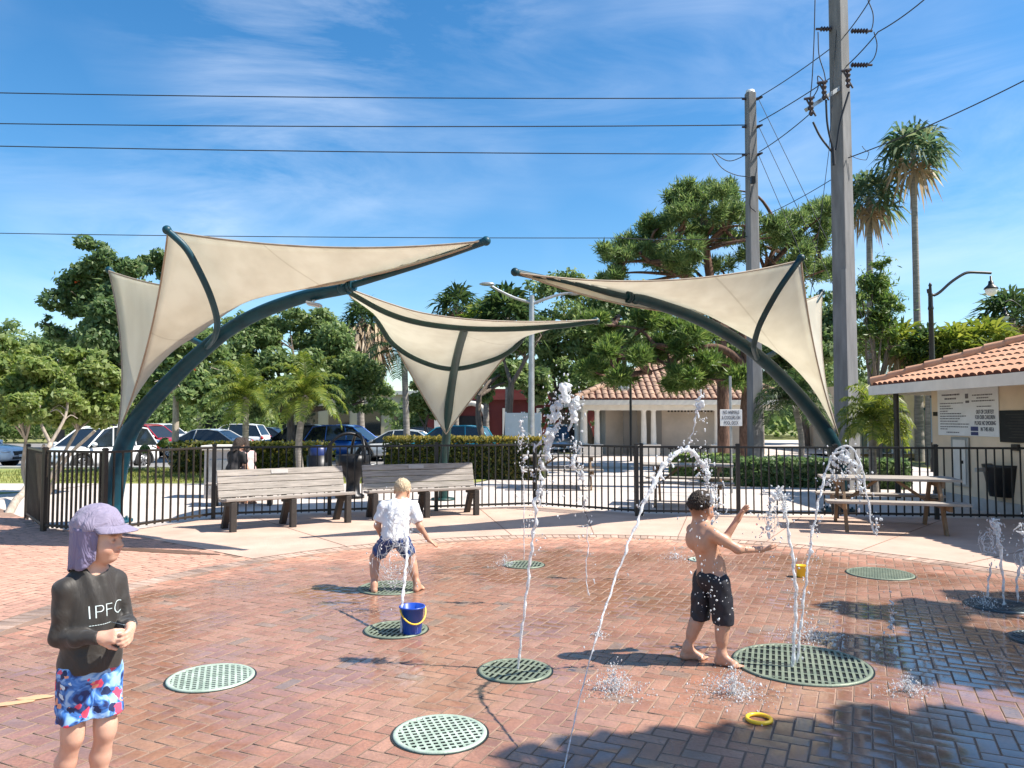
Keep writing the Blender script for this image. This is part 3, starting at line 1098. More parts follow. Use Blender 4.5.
zc = (zb + zt) / 2 + 0.05
for k_, (s_, w_) in enumerate((('NO ANIMALS', 0.36), ('& COOLERS ON', 0.41), ('POOL DECK', 0.32))):
    text_mesh('lettering', s_, 0.115, M['ink'], bd, (0, -0.0185, zc + 0.118 - k_ * 0.118), wide=w_)
# ================================================================== BUILDINGS
def tile_face(m, E0, u, L, s, maxlen, pitch=0.26, course=0.38, rise=0.055, wid=0.5, mi=0, mi2=1):
    """Barrel tiles up a roof slope. E0 eave start, u along eave, s up the slope (unit), maxlen(t) slope length at eave position t."""
    E0, u, s = Vector(E0), Vector(u).normalized(), Vector(s).normalized()
    n = u.cross(s).normalized()
    if n.z < 0:
        n = -n
    k = int(L / pitch)
    K = 6
    for i in range(k):
        t = (i + 0.5) * L / k
        w = L / k * wid
        ml = maxlen(t)
        if ml < 0.12:
            continue
        nc = max(1, int(math.ceil(ml / course)))
        for c in range(nc):
            a = c * course
            b = min((c + 1) * course + 0.03, ml)
            if b - a < 0.06:
                continue
            jx = rnd.uniform(-0.008, 0.008)
            v = []
            for (q, rr, hh) in ((a, w, rise + 0.018), (b, w * 0.86, rise - 0.006)):
                for j in range(K + 1):
                    an = math.pi * j / K
                    v.append(E0 + u * (t + jx + rr * math.cos(an)) + s * q + n * (hh * math.sin(an) + 0.004))
            f = [(j, j + 1, K + 2 + j, K + 1 + j) for j in range(K)]
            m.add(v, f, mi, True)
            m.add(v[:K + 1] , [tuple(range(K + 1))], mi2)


def ridge_caps(m, a, b, r=0.11, step=0.36, mi=0):
    a, b = Vector(a), Vector(b)
    n = max(1, int((b - a).length / step))
    for i in range(n):
        p, q = a + (b - a) * (i / n), a + (b - a) * min(1, (i + 1.12) / n)
        m.tube([p + Vector((0, 0, 0.02)), q + Vector((0, 0, 0.0))], [r, r * 0.85], n=10, mi=mi)


# ---- tan building on the right: wall along x = WX, hip roof
WX, WY0, WY1 = 8.5, 7.0, 15.4
EX, EY0, EY1 = 7.5, 6.0, 15.97
t = thing('park_building', 'tan stucco building with bright terracotta tiled hip roof at the right edge', 'building', (WX, 10.0, 0))
m = MB()
m.box((WX + 3.5, (WY0 + WY1) / 2, 1.1), (7.0, WY1 - WY0, 2.34))
m.build('wall', M['stucco'], t, True)
m = MB()
m.box((WX - 0.012, (WY0 + WY1) / 2, 0.06), (0.03, WY1 - WY0, 0.26))
m.build('plinth', M['concrete'], t, True, bevel=0.005)
m = MB()     # cream fascia and soffit
m.box((EX + 0.02, (EY0 + EY1) / 2, 2.215), (0.05, EY1 - EY0, 0.19))
m.box((EX + 4.2, EY1 - 0.02, 2.215), (8.3, 0.05, 0.19))
m.build('fascia', M['white_trim'], t, True)
m = MB()
m.box((EX + 4.2, (EY0 + EY1) / 2, 2.285), (8.3, EY1 - EY0 - 0.1, 0.03))
m.build('soffit', M['white_trim'], t, True)
pit = R(20)
tp_ = math.tan(pit)
RUN = 4.0
z0 = 2.315
m = MB()
a = Vector((EX, EY0, z0)); b = Vector((EX, EY1, z0)); c = Vector((EX + RUN, EY1 - RUN, z0 + RUN * tp_)); d = Vector((EX + RUN, EY0, z0 + RUN * tp_)); e = Vector((EX + 2 * RUN, EY1, z0)); f_ = Vector((EX + 2 * RUN, EY0, z0))
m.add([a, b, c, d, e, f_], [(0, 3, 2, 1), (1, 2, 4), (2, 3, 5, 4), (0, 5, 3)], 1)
tile_face(m, b, (0, -1, 0), EY1 - EY0, (math.cos(pit), 0, math.sin(pit)), lambda q: min(q, RUN) / math.cos(pit), pitch=0.205, course=0.36, rise=0.042)
tile_face(m, b, (1, 0, 0), 2 * RUN, (0, -math.cos(pit), math.sin(pit)), lambda q: min(q, 2 * RUN - q) / math.cos(pit), pitch=0.205, course=0.36, rise=0.042)
ridge_caps(m, b + Vector((0.05, -0.05, 0.06)), c + Vector((0, 0, 0.06)))
ridge_caps(m, c + Vector((0, 0, 0.06)), d + Vector((0, 0, 0.06)))
ridge_caps(m, e + Vector((0, 0, 0.06)), c + Vector((0, 0, 0.06)))
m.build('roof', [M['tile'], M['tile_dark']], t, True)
m = MB()
m.tube([(EX + 0.42, EY1 - 0.3, 0), (EX + 0.42, EY1 - 0.3, 2.15)], 0.055, n=10)
m.build('post', M['bronze'], t, True)
m = MB()
m.lathe([(0.001, 0.0), (0.05, 0.0), (0.06, 0.04), (0.06, 0.1), (0.001, 0.1)], (WX - 0.2, WY1 - 0.25, 2.26), n=12)
m.build('security_camera', M['white'], t, True)
# recessed doorway end wall behind the corner
m = MB()
m.box((WX + 0.9, WY1 + 0.012, 0.95), (0.9, 0.03, 2.0))
m.build('door', mat('brown_door', (0.20, 0.13, 0.06), 0.6), t, True)


def wallbox(name, lab, cat, y0, y1, z0_, z1_, th, mt, bev=0.006, gap=0.004):
    o_ = thing(name, lab, cat, (WX - gap, (y0 + y1) / 2, (z0_ + z1_) / 2))
    m_ = MB()
    m_.box((-th / 2, 0, 0), (th, abs(y1 - y0), z1_ - z0_))
    m_.build('board', mt, o_, bevel=bev)
    return o_


def wally(px):
    """Distance along the wall seen at photo column px."""
    return WX / ((px - CX) / F)


def wz(px, py):
    return P(px, py, wally(px)).z


# rules sign
y0, y1 = wally(938.5), wally(999.5)
sz0, sz1 = wz(939, 435), wz(939, 390.5)
sg = wallbox('rules_sign', 'large white rules sign with rows of small text on the tan wall', 'sign', y1, y0, sz0, sz1, 0.02, M['white'])
SW, SH = y0 - y1, sz1 - sz0


def sgn(u, w_, v, h_, m_):
    """A dash on the sign: u, v from its top left in fractions."""
    m_.box((-0.0245, SW / 2 - (u + w_ / 2) * SW, SH / 2 - v * SH), (0.003, w_ * SW, h_ * SH))


m = MB()
rr = random.Random(3)
for (u0, u1, v, h_) in ((0.09, 0.40, 0.115, 0.034), (0.14, 0.34, 0.20, 0.034),
                        (0.05, 0.46, 0.30, 0.02), (0.05, 0.24, 0.36, 0.02), (0.05, 0.28, 0.415, 0.02), (0.05, 0.19, 0.47, 0.02), (0.05, 0.42, 0.525, 0.02), (0.05, 0.50, 0.58, 0.02),
                        (0.05, 0.40, 0.635, 0.02), (0.05, 0.36, 0.69, 0.02), (0.05, 0.55, 0.75, 0.02), (0.05, 0.53, 0.81, 0.02), (0.05, 0.18, 0.86, 0.02), (0.16, 0.38, 0.93, 0.02),
                        (0.61, 0.92, 0.15, 0.024), (0.68, 0.86, 0.21, 0.024), (0.60, 0.95, 0.27, 0.024), (0.68, 0.90, 0.385, 0.02)):
    u = u0
    while u < u1:
        w_ = min(rr.uniform(0.012, 0.045), u1 - u)
        sgn(u, w_, v, h_, m)
        u += w_ + 0.008
sgn(0.495, 0.05, 0.16, 0.10, m)
sgn(0.50, 0.06, 0.28, 0.05, m)
m.build('small_print', M['ink_soft'], sg)
for k_, (s_, v, w_) in enumerate((('OUT OF COURTESY', 0.50, 0.27), ('FOR OUR CHILDREN', 0.61, 0.30), ('PLEASE NO SMOKING', 0.73, 0.32))):
    text_mesh('lettering', s_, 0.105, M['ink'], sg, (-0.0235, SW / 2 - 0.80 * SW, SH / 2 - v * SH), rot=(R(90), 0, R(-90)), wide=w_ * SW)
text_mesh('lettering', 'IN THIS AREA', 0.105, M['ink'], sg, (-0.0235, SW / 2 - 0.83 * SW, SH / 2 - 0.855 * SH), rot=(R(90), 0, R(-90)), wide=0.2 * SW)
m = MB()
sgn(0.575, 0.115, 0.845, 0.09, m)
sgn(0.575, 0.115, 0.945, 0.07, m)
m.build('blue_patch', mat('blue_sign_patch', (0.04, 0.05, 0.16), 0.6), sg)
# dark plaque
y0, y1 = wally(1000.5), wally(1062)
pq = wallbox('bronze_plaque', 'dark bronze plaque on the tan wall right of the rules sign', 'plaque', y1, y0, wz(1001, 442), wz(1001, 410.5), 0.03, M['dark_metal'])
m = MB()
hh = (wz(1001, 410.5) - wz(1001, 442)) / 2
for k_ in range(9):
    m.box((-0.032, 0, hh * 0.75 - k_ * hh * 0.18), (0.004, (y0 - y1) * rr.uniform(0.5, 0.8), 0.012))
m.build('raised_lines', M['bronze'], pq)
wallbox('outlet_box', 'small brown square box on the wall below the bronze plaque', 'outlet box', wally(1019), wally(1012.5), wz(1012, 450.5), wz(1012, 444), 0.05, M['bronze'])
# electric cabinet with door
ec = wallbox('electric_cabinet', 'grey flush cabinet door low on the tan wall below the rules sign', 'cabinet', wally(969), wally(952), wz(952, 485), wz(952, 437), 0.04, M['galv'])
m = MB()
m.box((-0.046, 0.0, 0), (0.012, (wally(952) - wally(969)) * 0.72, (wz(952, 437) - wz(952, 485)) * 0.9))
m.build('door', M['white_trim'], ec, bevel=0.004)
m = MB()
m.box((-0.06, -0.12, 0), (0.02, 0.03, 0.06))
m.build('latch', M['dark_metal'], ec)
wallbox('wall_sign', 'tiny reddish sign plate at the corner of the tan wall', 'sign', wally(937.5), wally(933.5), wz(933, 416), wz(933, 412), 0.015, M['bronze'])
# blue phone panel on the side return
m = MB()
m.box((0, 0, 0), (0.5, 0.05, 0.9))
o = m.build('notice_board', mat('pale_blue_board', (0.35, 0.45, 0.55), 0.5), bevel=0.01)
o.location = (WX + 0.25, WY1 + 0.03, 1.6)
tag(o, 'pale blue notice board on the shaded end wall of the tan building', 'notice board')
# tapered black bin by the wall
cb = P(1010, 500, 13.2)
t = thing('trash_bin', 'black tapered bin with a grey rim bar against the tan wall', 'bin', (cb.x - 0.05, 13.2, 0))
m = MB()
m.lathe([(0.0005, 0.28), (0.26, 0.28), (0.36, 0.78), (0.37, 0.83), (0.33, 0.83), (0.0005, 0.7)], n=20)
m.build('body', M['black'], t)
m = MB()
m.tube([(0, 0, -0.03), (0, 0, 0.3)], 0.06, n=10)
m.build('post', M['dark_metal'], t)
m = MB()
m.box((-0.28, 0, 0.74), (0.5, 0.06, 0.07))
m.build('rim_bar', M['galv'], t, bevel=0.01)

# ---- pavilion with faded tiled hip roof in the middle distance
PX0, PX1, PY0, PY1 = 2.85, 12.6, 34.0, 42.0
t = thing('pavilion', 'beige restroom pavilion with faded tiled hip roof and paired cream columns', 'building', ((PX0 + PX1) / 2, 36, 0))
ez = 2.52
m = MB()
m.box(((PX0 + PX1) / 2 + 0.5, 38.4, 1.2), (PX1 - PX0 - 2.2, 4.4, 2.6))
m.box((9.2, 36.0, 1.2), (4.4, 0.6, 2.58))
m.build('wall', M['stucco2'], t, True)
m = MB()
m.box(((PX0 + PX1) / 2, PY0 + 0.05, ez - 0.13), (PX1 - PX0, 0.1, 0.22))
m.box((PX0 + 0.05, (PY0 + PY1) / 2, ez - 0.13), (0.1, PY1 - PY0 - 0.22, 0.22))
m.box(((PX0 + PX1) / 2, (PY0 + PY1) / 2, ez - 0.2), (PX1 - PX0 - 0.22, PY1 - PY0 - 0.22, 0.04))
m.build('fascia', M['white_trim'], t, True)
m = MB()
m.box(((PX0 + PX1) / 2, PY0 + 0.55, ez - 0.36), (PX1 - PX0 - 0.7, 0.34, 0.24))
m.box((PX0 + 0.55, (PY0 + PY1) / 2, ez - 0.36), (0.34, PY1 - PY0 - 1.5, 0.24))
m.build('beam', M['white_trim'], t, True)
colp = [(3.30, 34.55), (3.86, 34.55), (3.3, 35.4), (5.98, 34.55), (6.42, 34.55), (9.3, 34.55), (3.3, 38.0), (3.3, 38.6)]
for (x, y) in colp:
    m = MB()
    m.lathe([(0.15, 0.5), (0.13, 0.55), (0.125, 1.2), (0.105, 1.98), (0.13, 2.0), (0.15, 2.06), (0.15, 2.09), (0.0005, 2.09)], (x, y, 0), n=14)
    m.build('column', M['white_trim'], t, True)
for (x, y, wx_) in ((3.58, 34.55, 1.0), (6.2, 34.55, 0.95), (9.3, 34.55, 0.6), (3.3, 35.4, 0.5), (3.3, 38.3, 0.5)):
    m = MB()
    m.box((x, y, 0.2), (wx_, 0.42, 0.5))
    m.box((x, y, 0.47), (wx_ + 0.08, 0.5, 0.06))
    m.build('plinth', M['white_trim'], t, True, bevel=0.01)


def lattice_mat():
    m_, t_, out = nt('dark_lattice')
    tc = N(t_, 'TexCoord').outputs['Object']
    mp = N(t_, 'Mapping', {'Vector': tc, 'Rotation': (0, R(45), 0), 'Scale': (7, 7, 7)}).outputs[0]
    ch = N(t_, 'TexBrick', {'Vector': mp, 'Color1': (0.03, 0.03, 0.035, 1), 'Color2': (0.04, 0.04, 0.045, 1), 'Mortar': (0.22, 0.2, 0.18, 1), 'Scale': 1.0, 'Mortar Size': 0.06, 'Brick Width': 0.5, 'Row Height': 0.5})
    b = N(t_, 'BsdfPrincipled', {'Base Color': ch.outputs[0], 'Roughness': 0.8})
    t_.links.new(b.outputs[0], out.inputs[0])
    return m_


M['lattice'] = lattice_mat()
for (x0_, x1_) in ((5.2, 5.85), (6.55, 7.0)):
    m = MB()
    m.box(((x0_ + x1_) / 2, 35.6, 1.15), (x1_ - x0_, 0.05, 2.15))
    m.build('lattice_screen', M['lattice'], t, True)
m = MB()
for k_ in range(26):
    m.box((7.35 + k_ * 0.155, 35.69, 2.03), (0.09, 0.03, 0.11))
for k_ in range(26):
    m.box((7.35 + k_ * 0.155, 35.69, 0.28), (0.09, 0.03, 0.09))
m.build('frieze', M['bronze'], t, True)
pit = math.atan2(2.2, 4.0)
m = MB()
ax, bx_, ay, by = PX0, PX1, PY0, PY1
zr = ez + 2.2
a = Vector((ax, ay, ez)); b = Vector((bx_, ay, ez)); c = Vector((bx_, by, ez)); d = Vector((ax, by, ez)); e = Vector((ax + 4.9, 38, zr)); f_ = Vector((bx_ - 4.0, 38, zr))
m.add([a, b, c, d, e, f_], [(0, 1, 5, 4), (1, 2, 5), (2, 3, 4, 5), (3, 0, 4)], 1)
sl = math.hypot(4.0, 2.2)
tile_face(m, a, (1, 0, 0), bx_ - ax, (0, 4.0 / sl, 2.2 / sl), lambda q: min(q / 4.9, (bx_ - ax - q) / 4.0, 1) * sl, pitch=0.30, course=0.42, rise=0.075, wid=0.46)
sl2 = math.hypot(4.9, 2.2)
tile_face(m, d, (0, -1, 0), by - ay, (4.9 / sl2, 0, 2.2 / sl2), lambda q: min(q, by - ay - q) / 4.0 * sl2, pitch=0.30, course=0.42, rise=0.075, wid=0.46)
for (p, q) in ((a, e), (e, f_), (b, f_), (d, e)):
    ridge_caps(m, p + Vector((0, 0, 0.07)), q + Vector((0, 0, 0.07)), 0.13, 0.42)
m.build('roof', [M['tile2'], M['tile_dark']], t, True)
# floodlight on a thin black pole in front of the pavilion
c = P(631, 452, 30.0)
t = thing('floodlight_pole', 'thin black pole in front of the pavilion roof carrying a box floodlight', 'lamp post', (c.x, c.y, -0.03))
m = MB()
m.tube([(0, 0, 0), (0, 0, P(631, 366, 30).z)], 0.05, n=10)
m.build('pole', M['black'], t)
m = MB()
m.box((-0.27, 0, P(622, 385, 30).z), (0.4, 0.25, 0.34), M=Matrix.Rotation(R(-14), 3, 'X'))
m.build('lamp', M['galv'], t, bevel=0.03)

# ---- far shop row: pale block left, red arcade right
M['cream'] = mat('cream_wall', (0.62, 0.52, 0.40), 0.9, 0, 0.06, 0.6)
M['red_wall'] = mat('red_awning', (0.20, 0.04, 0.035), 0.8, 0, 0.15, 0.6)
t = thing('shop_block', 'long cream shop building across the parking lot behind the trees', 'building', (-10, 70, 0))
m = MB()
m.box((-16, 74, 1.9), (26, 8, 4.2))
m.build('wall', M['cream'], t, True)
m = MB()
m.box((-16, 69.9, 4.1), (26.4, 0.5, 0.35))
m.build('cornice', M['white_trim'], t, True)
for k_ in range(9):
    m = MB()
    m.box((-27.5 + k_ * 2.9, 69.96, 1.45), (1.9, 0.12, 2.5))
    m.build('window', M['glass_dark'], t, True)
t = thing('arcade_building', 'far red building with a cream arched entrance left of the leaning trunk', 'building', (0, 58, 0))
m = MB()
m.box((0.5, 62, 1.9), (14, 7, 4.2))
m.build('wall', M['red_wall'], t, True)
m = MB()
cxa, wa = P(471, 430, 58).x, 1.15
pts = [(cxa - wa, 58.2, 0)] + [(cxa - wa * math.cos(a), 58.2, 1.75 + wa * math.sin(a)) for a in np.linspace(0, math.pi, 13)] + [(cxa + wa, 58.2, 0)]
m.tube(pts, 0.22, n=8)
for k_ in (-2.6, 2.6, 5.2):
    m.box((cxa + k_, 58.2, 1.2), (0.4, 0.4, 2.6))
m.build('arch', M['white_trim'], t, True)
m = MB()
m.box((cxa, 58.46, 0.9), (2.2, 0.06, 2.0))
m.build('doorway', M['dark_in'], t, True)
m = MB()
m.box((0.5, 58.3, 3.4), (13.6, 0.5, 0.5))
m.build('awning', M['red_wall'], t, True)
# white service screens
for k_, (px, lab) in enumerate(((515, 'white screen panel standing behind the hedge beside the leaning trunk'), (531, 'right hand white screen panel between the leaning trunk and the straight one'))):
    c = P(px, 440, 27.0)
    t = thing('screen_panel', lab, 'screen panel', (c.x, c.y, 0), R(8 - 16 * k_), 'white screen panels')
    m = MB()
    m.box((0, 0, 0.9), (0.62, 0.05, 1.9))
    m.build('panel', M['white'], t, bevel=0.01)
    m = MB()
    for s in (-1, 1):
        m.box((s * 0.33, 0, 0.92), (0.05, 0.08, 1.94))
    m.build('frame', M['white'], t, bevel=0.005)
# teal-windowed beige building seen under the right eave
t = thing('office_block', 'beige building with teal glass seen under the right hand eave', 'building', (17, 38, 0))
m = MB()
m.box((21.0, 42, 1.55), (7.4, 8, 3.7))
m.build('wall', M['stucco'], t, True)
M['teal_glass'] = mat('teal_glass', (0.02, 0.07, 0.075), 0.08, 0, 0.1, 2.0, spec=0.8)
for (x, z, w_, h_) in ((18.9, 0.9, 1.6, 2.6), (21.0, 0.9, 1.8, 2.6), (23.2, 0.9, 1.4, 2.6), (17.7, 1.2, 0.5, 2.0)):
    m = MB()
    m.box((x, 37.97, z), (w_, 0.1, h_))
    f_ = m.build('window', M['teal_glass'], t, True)
    m = MB()
    m.box((x, 37.93, z), (0.07, 0.12, h_))
    m.box((x, 37.93, z - h_ / 2), (w_ + 0.2, 0.14, 0.1))
    m.build('frame', M['white_trim'], f_, True)
# ================================================================== VEGETATION
NP = np.random.default_rng(4)
M['leaf_dark'] = leafmat('broad_leaf_dark', (0.062, 0.115, 0.046), (0.12, 0.195, 0.075), (0.23, 0.29, 0.14))
M['leaf_mid'] = leafmat('broad_leaf_mid', (0.088, 0.15, 0.052), (0.17, 0.25, 0.092), (0.29, 0.35, 0.155))
M['leaf_light'] = leafmat('broad_leaf_light', (0.115, 0.18, 0.042), (0.22, 0.29, 0.085), (0.36, 0.41, 0.17))
M['needle'] = leafmat('pine_needles', (0.07, 0.135, 0.05), (0.14, 0.215, 0.075), (0.24, 0.31, 0.115))
M['needle_lit'] = leafmat('bright_sunlit_needles', (0.07, 0.14, 0.035), (0.125, 0.205, 0.055), (0.21, 0.28, 0.085))  # sunlight on the lower pine's pads put into the needle colour
M['frond'] = leafmat('palm_frond', (0.07, 0.12, 0.022), (0.15, 0.20, 0.038), (0.25, 0.28, 0.065))
M['frond_dark'] = leafmat('dark_palm_frond', (0.022, 0.055, 0.022), (0.05, 0.09, 0.032), (0.09, 0.13, 0.045))
M['frond_dead'] = leafmat('dead_palm_frond', (0.25, 0.18, 0.11), (0.38, 0.29, 0.19), (0.50, 0.40, 0.27), trans=0.25)
M['frond_grey'] = leafmat('grey_green_frond', (0.05, 0.10, 0.06), (0.10, 0.16, 0.085), (0.24, 0.26, 0.14))
M['hedge_leaf'] = leafmat('hedge_leaf', (0.03, 0.05, 0.014), (0.09, 0.11, 0.025), (0.24, 0.20, 0.05))
M['flower'] = mat('orange_blossom', (0.65, 0.10, 0.03), 0.6)


def unit(n):
    a = NP.normal(size=(n, 3))
    return a / np.linalg.norm(a, axis=1, keepdims=True)


def leaves(C, S, aspect=0.5, nrm=None, align=None):
    """One four-cornered folded leaf per centre. C centres, S lengths. nrm: preferred facing, align: preferred pointing."""
    n = len(C)
    d = unit(n)
    if align is not None:
        d = d * 0.6 + align
        d /= np.linalg.norm(d, axis=1, keepdims=True) + 1e-9
    q = unit(n)
    if nrm is not None:
        q = q * 0.7 + nrm
    q = q - d * np.sum(q * d, axis=1, keepdims=True)
    q /= np.linalg.norm(q, axis=1, keepdims=True) + 1e-9
    s = np.cross(d, q)
    S = np.asarray(S).reshape(-1, 1)
    a = C - d * S * 0.5
    b = C + s * S * aspect * 0.5 + q * S * 0.06
    c = C + d * S * 0.5
    e = C - s * S * aspect * 0.5 + q * S * 0.06
    V = np.stack([a, b, c, e], axis=1).reshape(-1, 3)
    Fc = np.arange(4 * n).reshape(-1, 4)
    return V, Fc


def clump_points(centers, radii, n, shell=0.55):
    """Points in a set of ellipsoidal clumps, weighted to their upper outer shells."""
    centers, radii = np.array(centers, float), np.array(radii, float)
    vol = radii.prod(axis=1) ** 0.75
    pick = NP.choice(len(centers), size=n, p=vol / vol.sum())
    u = unit(n)
    r = (shell + (1 - shell) * NP.random((n, 1))) * (0.75 + 0.35 * NP.random((n, 1)))
    pts = centers[pick] + u * r * radii[pick]
    return pts, u


def tree(name, label, base, clumps, nleaf, leaf, lmat, bmat, trunk_r=0.2, fork=None, aspect=0.55, sub=7, subr=0.42, trunks=None, flowers=0, cat='tree', group=None, limbs=True, loose=0.0):
    """clumps: list of (px, py, depth, half width px, half height px). The crown is many small leaf clusters in those lobes."""
    t = thing(name, label, cat, base, group=group)
    cs, rs, tips = [], [], []
    for (px, py, d, hw, hh) in clumps:
        c = np.array(P(px, py, d))
        rx, rz = hw * d / F, hh * d / F
        tips.append((Vector(c), min(rx, rz)))
        ns = max(3, int(sub * (rx * rz) ** 0.5 * 1.2))
        u = unit(ns)
        for k_ in range(ns):
            r = 0.35 + 0.6 * NP.random()
            s = subr * (0.6 + 0.8 * NP.random()) * min(rx, rz) * 0.95
            cs.append(c + u[k_] * r * np.array([rx, max(rx, rz) * 0.8, rz]))
            rs.append([s * 1.25, s * 1.2, s * 0.85])
    p, u = clump_points(cs, rs, nleaf)
    if loose:
        k_ = int(nleaf * loose)
        p[:k_] += NP.normal(size=(k_, 3)) * 0.25
    V, Fc = leaves(p, leaf * (0.6 + 0.8 * NP.random(len(p))), aspect, nrm=u * 0.6 + np.array([0, 0, 0.6]))
    mesh_obj('crown', V, Fc, lmat, t, True)
    b = Vector(base)
    m = MB()
    fz = fork if fork is not None else max(0.6, min(c.z - r for c, r in tips) * 0.9)
    tr = trunks or [[(0, 0, 0), (0.05, 0.03, fz * 0.5), (0, 0, fz)]]
    ends = []
    for tk in tr:
        pts = crom([(b.x + q[0], b.y + q[1], b.z - 0.05 + q[2]) for q in tk], 6)
        m.tube(pts, np.linspace(trunk_r, trunk_r * 0.62, len(pts)), n=10)
        ends.append(Vector(pts[-1]))
    m.build('trunk', bmat, t, True)
    if limbs:
        m = MB()
        for (c, r) in tips:
            e = min(ends, key=lambda q: (q - c).length)
            mid = e.lerp(c, 0.5) + Vector((rnd.uniform(-.2, .2), rnd.uniform(-.2, .2), rnd.uniform(-0.1, 0.25))) * (c - e).length * 0.5
            pts = crom([tuple(e), tuple(mid), tuple(c)], 6)
            m.tube(pts, np.linspace(trunk_r * 0.5, 0.02, len(pts)), n=6)
            for k_ in range(4):
                q = Vector(pts[rnd.randint(5, len(pts) - 2)])
                dv = Vector((rnd.gauss(0, 1), rnd.gauss(0, 1), rnd.uniform(-0.1, 1))).normalized() * r * rnd.uniform(0.6, 1.0)
                m.tube(crom([tuple(q), tuple(q + dv * 0.5 + Vector((0, 0, 0.1))), tuple(q + dv)], 3), [trunk_r * 0.16, 0.01], n=5)
        m.build('limbs', bmat, t, True)
    if flowers:
        p, u = clump_points(cs, rs, flowers, 0.95)
        p = np.repeat(p, 4, axis=0) + NP.normal(size=(flowers * 4, 3)) * 0.05
        V, Fc = leaves(p, np.full(len(p), leaf * 0.5), 0.9)
        mesh_obj('blossoms', V, Fc, M['flower'], t, True)
    return t


def pine(name, label, base, trunks, branches, pads, nn, lmat, trunk_r=0.26, group=None, nlen=0.27):
    """pads: flat needle pads (px, py, depth, hw, hh). branches: list of polylines in (px, py, depth)."""
    t = thing(name, label, 'tree', base, group=group)
    m = MB()
    for tk in trunks:
        pts = crom([tuple(q) for q in tk], 6)
        m.tube(pts, np.linspace(trunk_r, trunk_r * 0.5, len(pts)), n=12)
    m.build('trunk', M['bark_pine'], t, True)
    m = MB()
    for br, r0 in branches:
        pts = crom([tuple(P(*q)) for q in br], 6)
        m.tube(pts, np.linspace(r0, r0 * 0.3, len(pts)), n=8)
    tips = [np.array(P(*p[:3])) for p in pads]
    bp_ = [np.array(P(*q)) for br, _ in branches for q in br] + [np.array(q) for tk in trunks for q in tk[1:]]
    for c in tips:
        e = min(bp_, key=lambda q: np.linalg.norm(q - c) + (0.8 if q[2] > c[2] else 0))
        mid = (e + c) / 2 + NP.normal(size=3) * 0.2
        m.tube(crom([tuple(e), tuple(mid), tuple(c)], 5), [0.075, 0.02], n=6)
    m.build('limbs', M['bark_pine'], t, True)
    tuft, dirs = [], []
    for (px, py, d, hw, hh) in pads:
        c = np.array(P(px, py, d))
        rx, rz = hw * d / F, hh * d / F
        for sp in range(5):      # a pad is a handful of small uneven sprays with gaps between them
            u0 = unit(1)[0]
            c2 = c + u0 * np.array([rx, rx * 0.8, rz]) * 0.75
            q_ = NP.uniform(0.28, 0.52)
            k_ = max(4, int(16 * rx * q_ * 2))
            u = unit(k_)
            tuft.append(c2 + u * NP.random((k_, 1)) ** 0.5 * np.array([rx, rx * 0.8, rz * 0.9]) * q_)
            dirs.append(u * 0.6 + np.array([0, 0, 0.7]))
    tuft, dirs = np.concatenate(tuft), np.concatenate(dirs)
    rep = max(8, nn // len(tuft))
    pt = np.repeat(tuft, rep, axis=0)
    al = np.repeat(dirs, rep, axis=0) + unit(len(pt)) * 1.1
    al /= np.linalg.norm(al, axis=1, keepdims=True)
    L = nlen * (0.5 + 0.8 * NP.random(len(pt)))
    ctr = pt + al * (L * 0.5).reshape(-1, 1) + NP.normal(size=pt.shape) * 0.07
    V, Fc = leaves(ctr, L, 0.13, align=al * 3)
    mesh_obj('needles', V, Fc, lmat, t, True)
    return t


def frond(root, dirv, L, droop, nl, lw, ll, V, Fc, mb, hang=0.6, rr=0.02):
    """One feather frond: a drooping rib with leaflets both sides."""
    root, d = np.array(root), np.array(dirv) / np.linalg.norm(dirv)
    pts = []
    p, v = root.copy(), d.copy()
    st = 12
    for i in range(st + 1):
        pts.append(p.copy())
        p = p + v * L / st
        v = v + np.array([0, 0, -droop / st * (0.5 + 1.6 * i / st)])
        v /= np.linalg.norm(v)
    mb.tube([tuple(q) for q in pts], np.linspace(rr, rr * 0.25, len(pts)), n=5, caps=False)
    pts = np.array(pts)
    for i in range(nl):
        t_ = 0.12 + 0.88 * (i + 0.5) / nl
        x = t_ * st
        k_ = min(int(x), st - 1)
        q = pts[k_] + (pts[k_ + 1] - pts[k_]) * (x - k_)
        ax = pts[k_ + 1] - pts[k_]
        ax /= np.linalg.norm(ax)
        sd = np.cross(ax, [0, 0, 1.0])
        sd /= np.linalg.norm(sd) + 1e-9
        up = np.cross(sd, ax)
        l_ = ll * math.sin(math.pi * (0.12 + 0.8 * t_)) ** 0.6 * (0.85 + 0.3 * NP.random())
        for s in (-1, 1):
            dr = sd * s + ax * 0.55 + up * (0.25 - 0.2 * NP.random()) + NP.normal(size=3) * 0.07
            dr /= np.linalg.norm(dr)
            mid = q + dr * l_ * 0.5
            dr2 = dr + np.array([0, 0, -hang * (0.7 + 0.6 * NP.random())])
            dr2 /= np.linalg.norm(dr2)
            tip = mid + dr2 * l_ * 0.5
            w = ax * lw * 0.5
            b = len(V)
            V.extend([q - w * 0.6, q + w * 0.6, mid + w, mid - w, tip])
            Fc.append((b, b + 1, b + 2, b + 3))
            Fc.append((b + 3, b + 2, b + 4, b + 4))


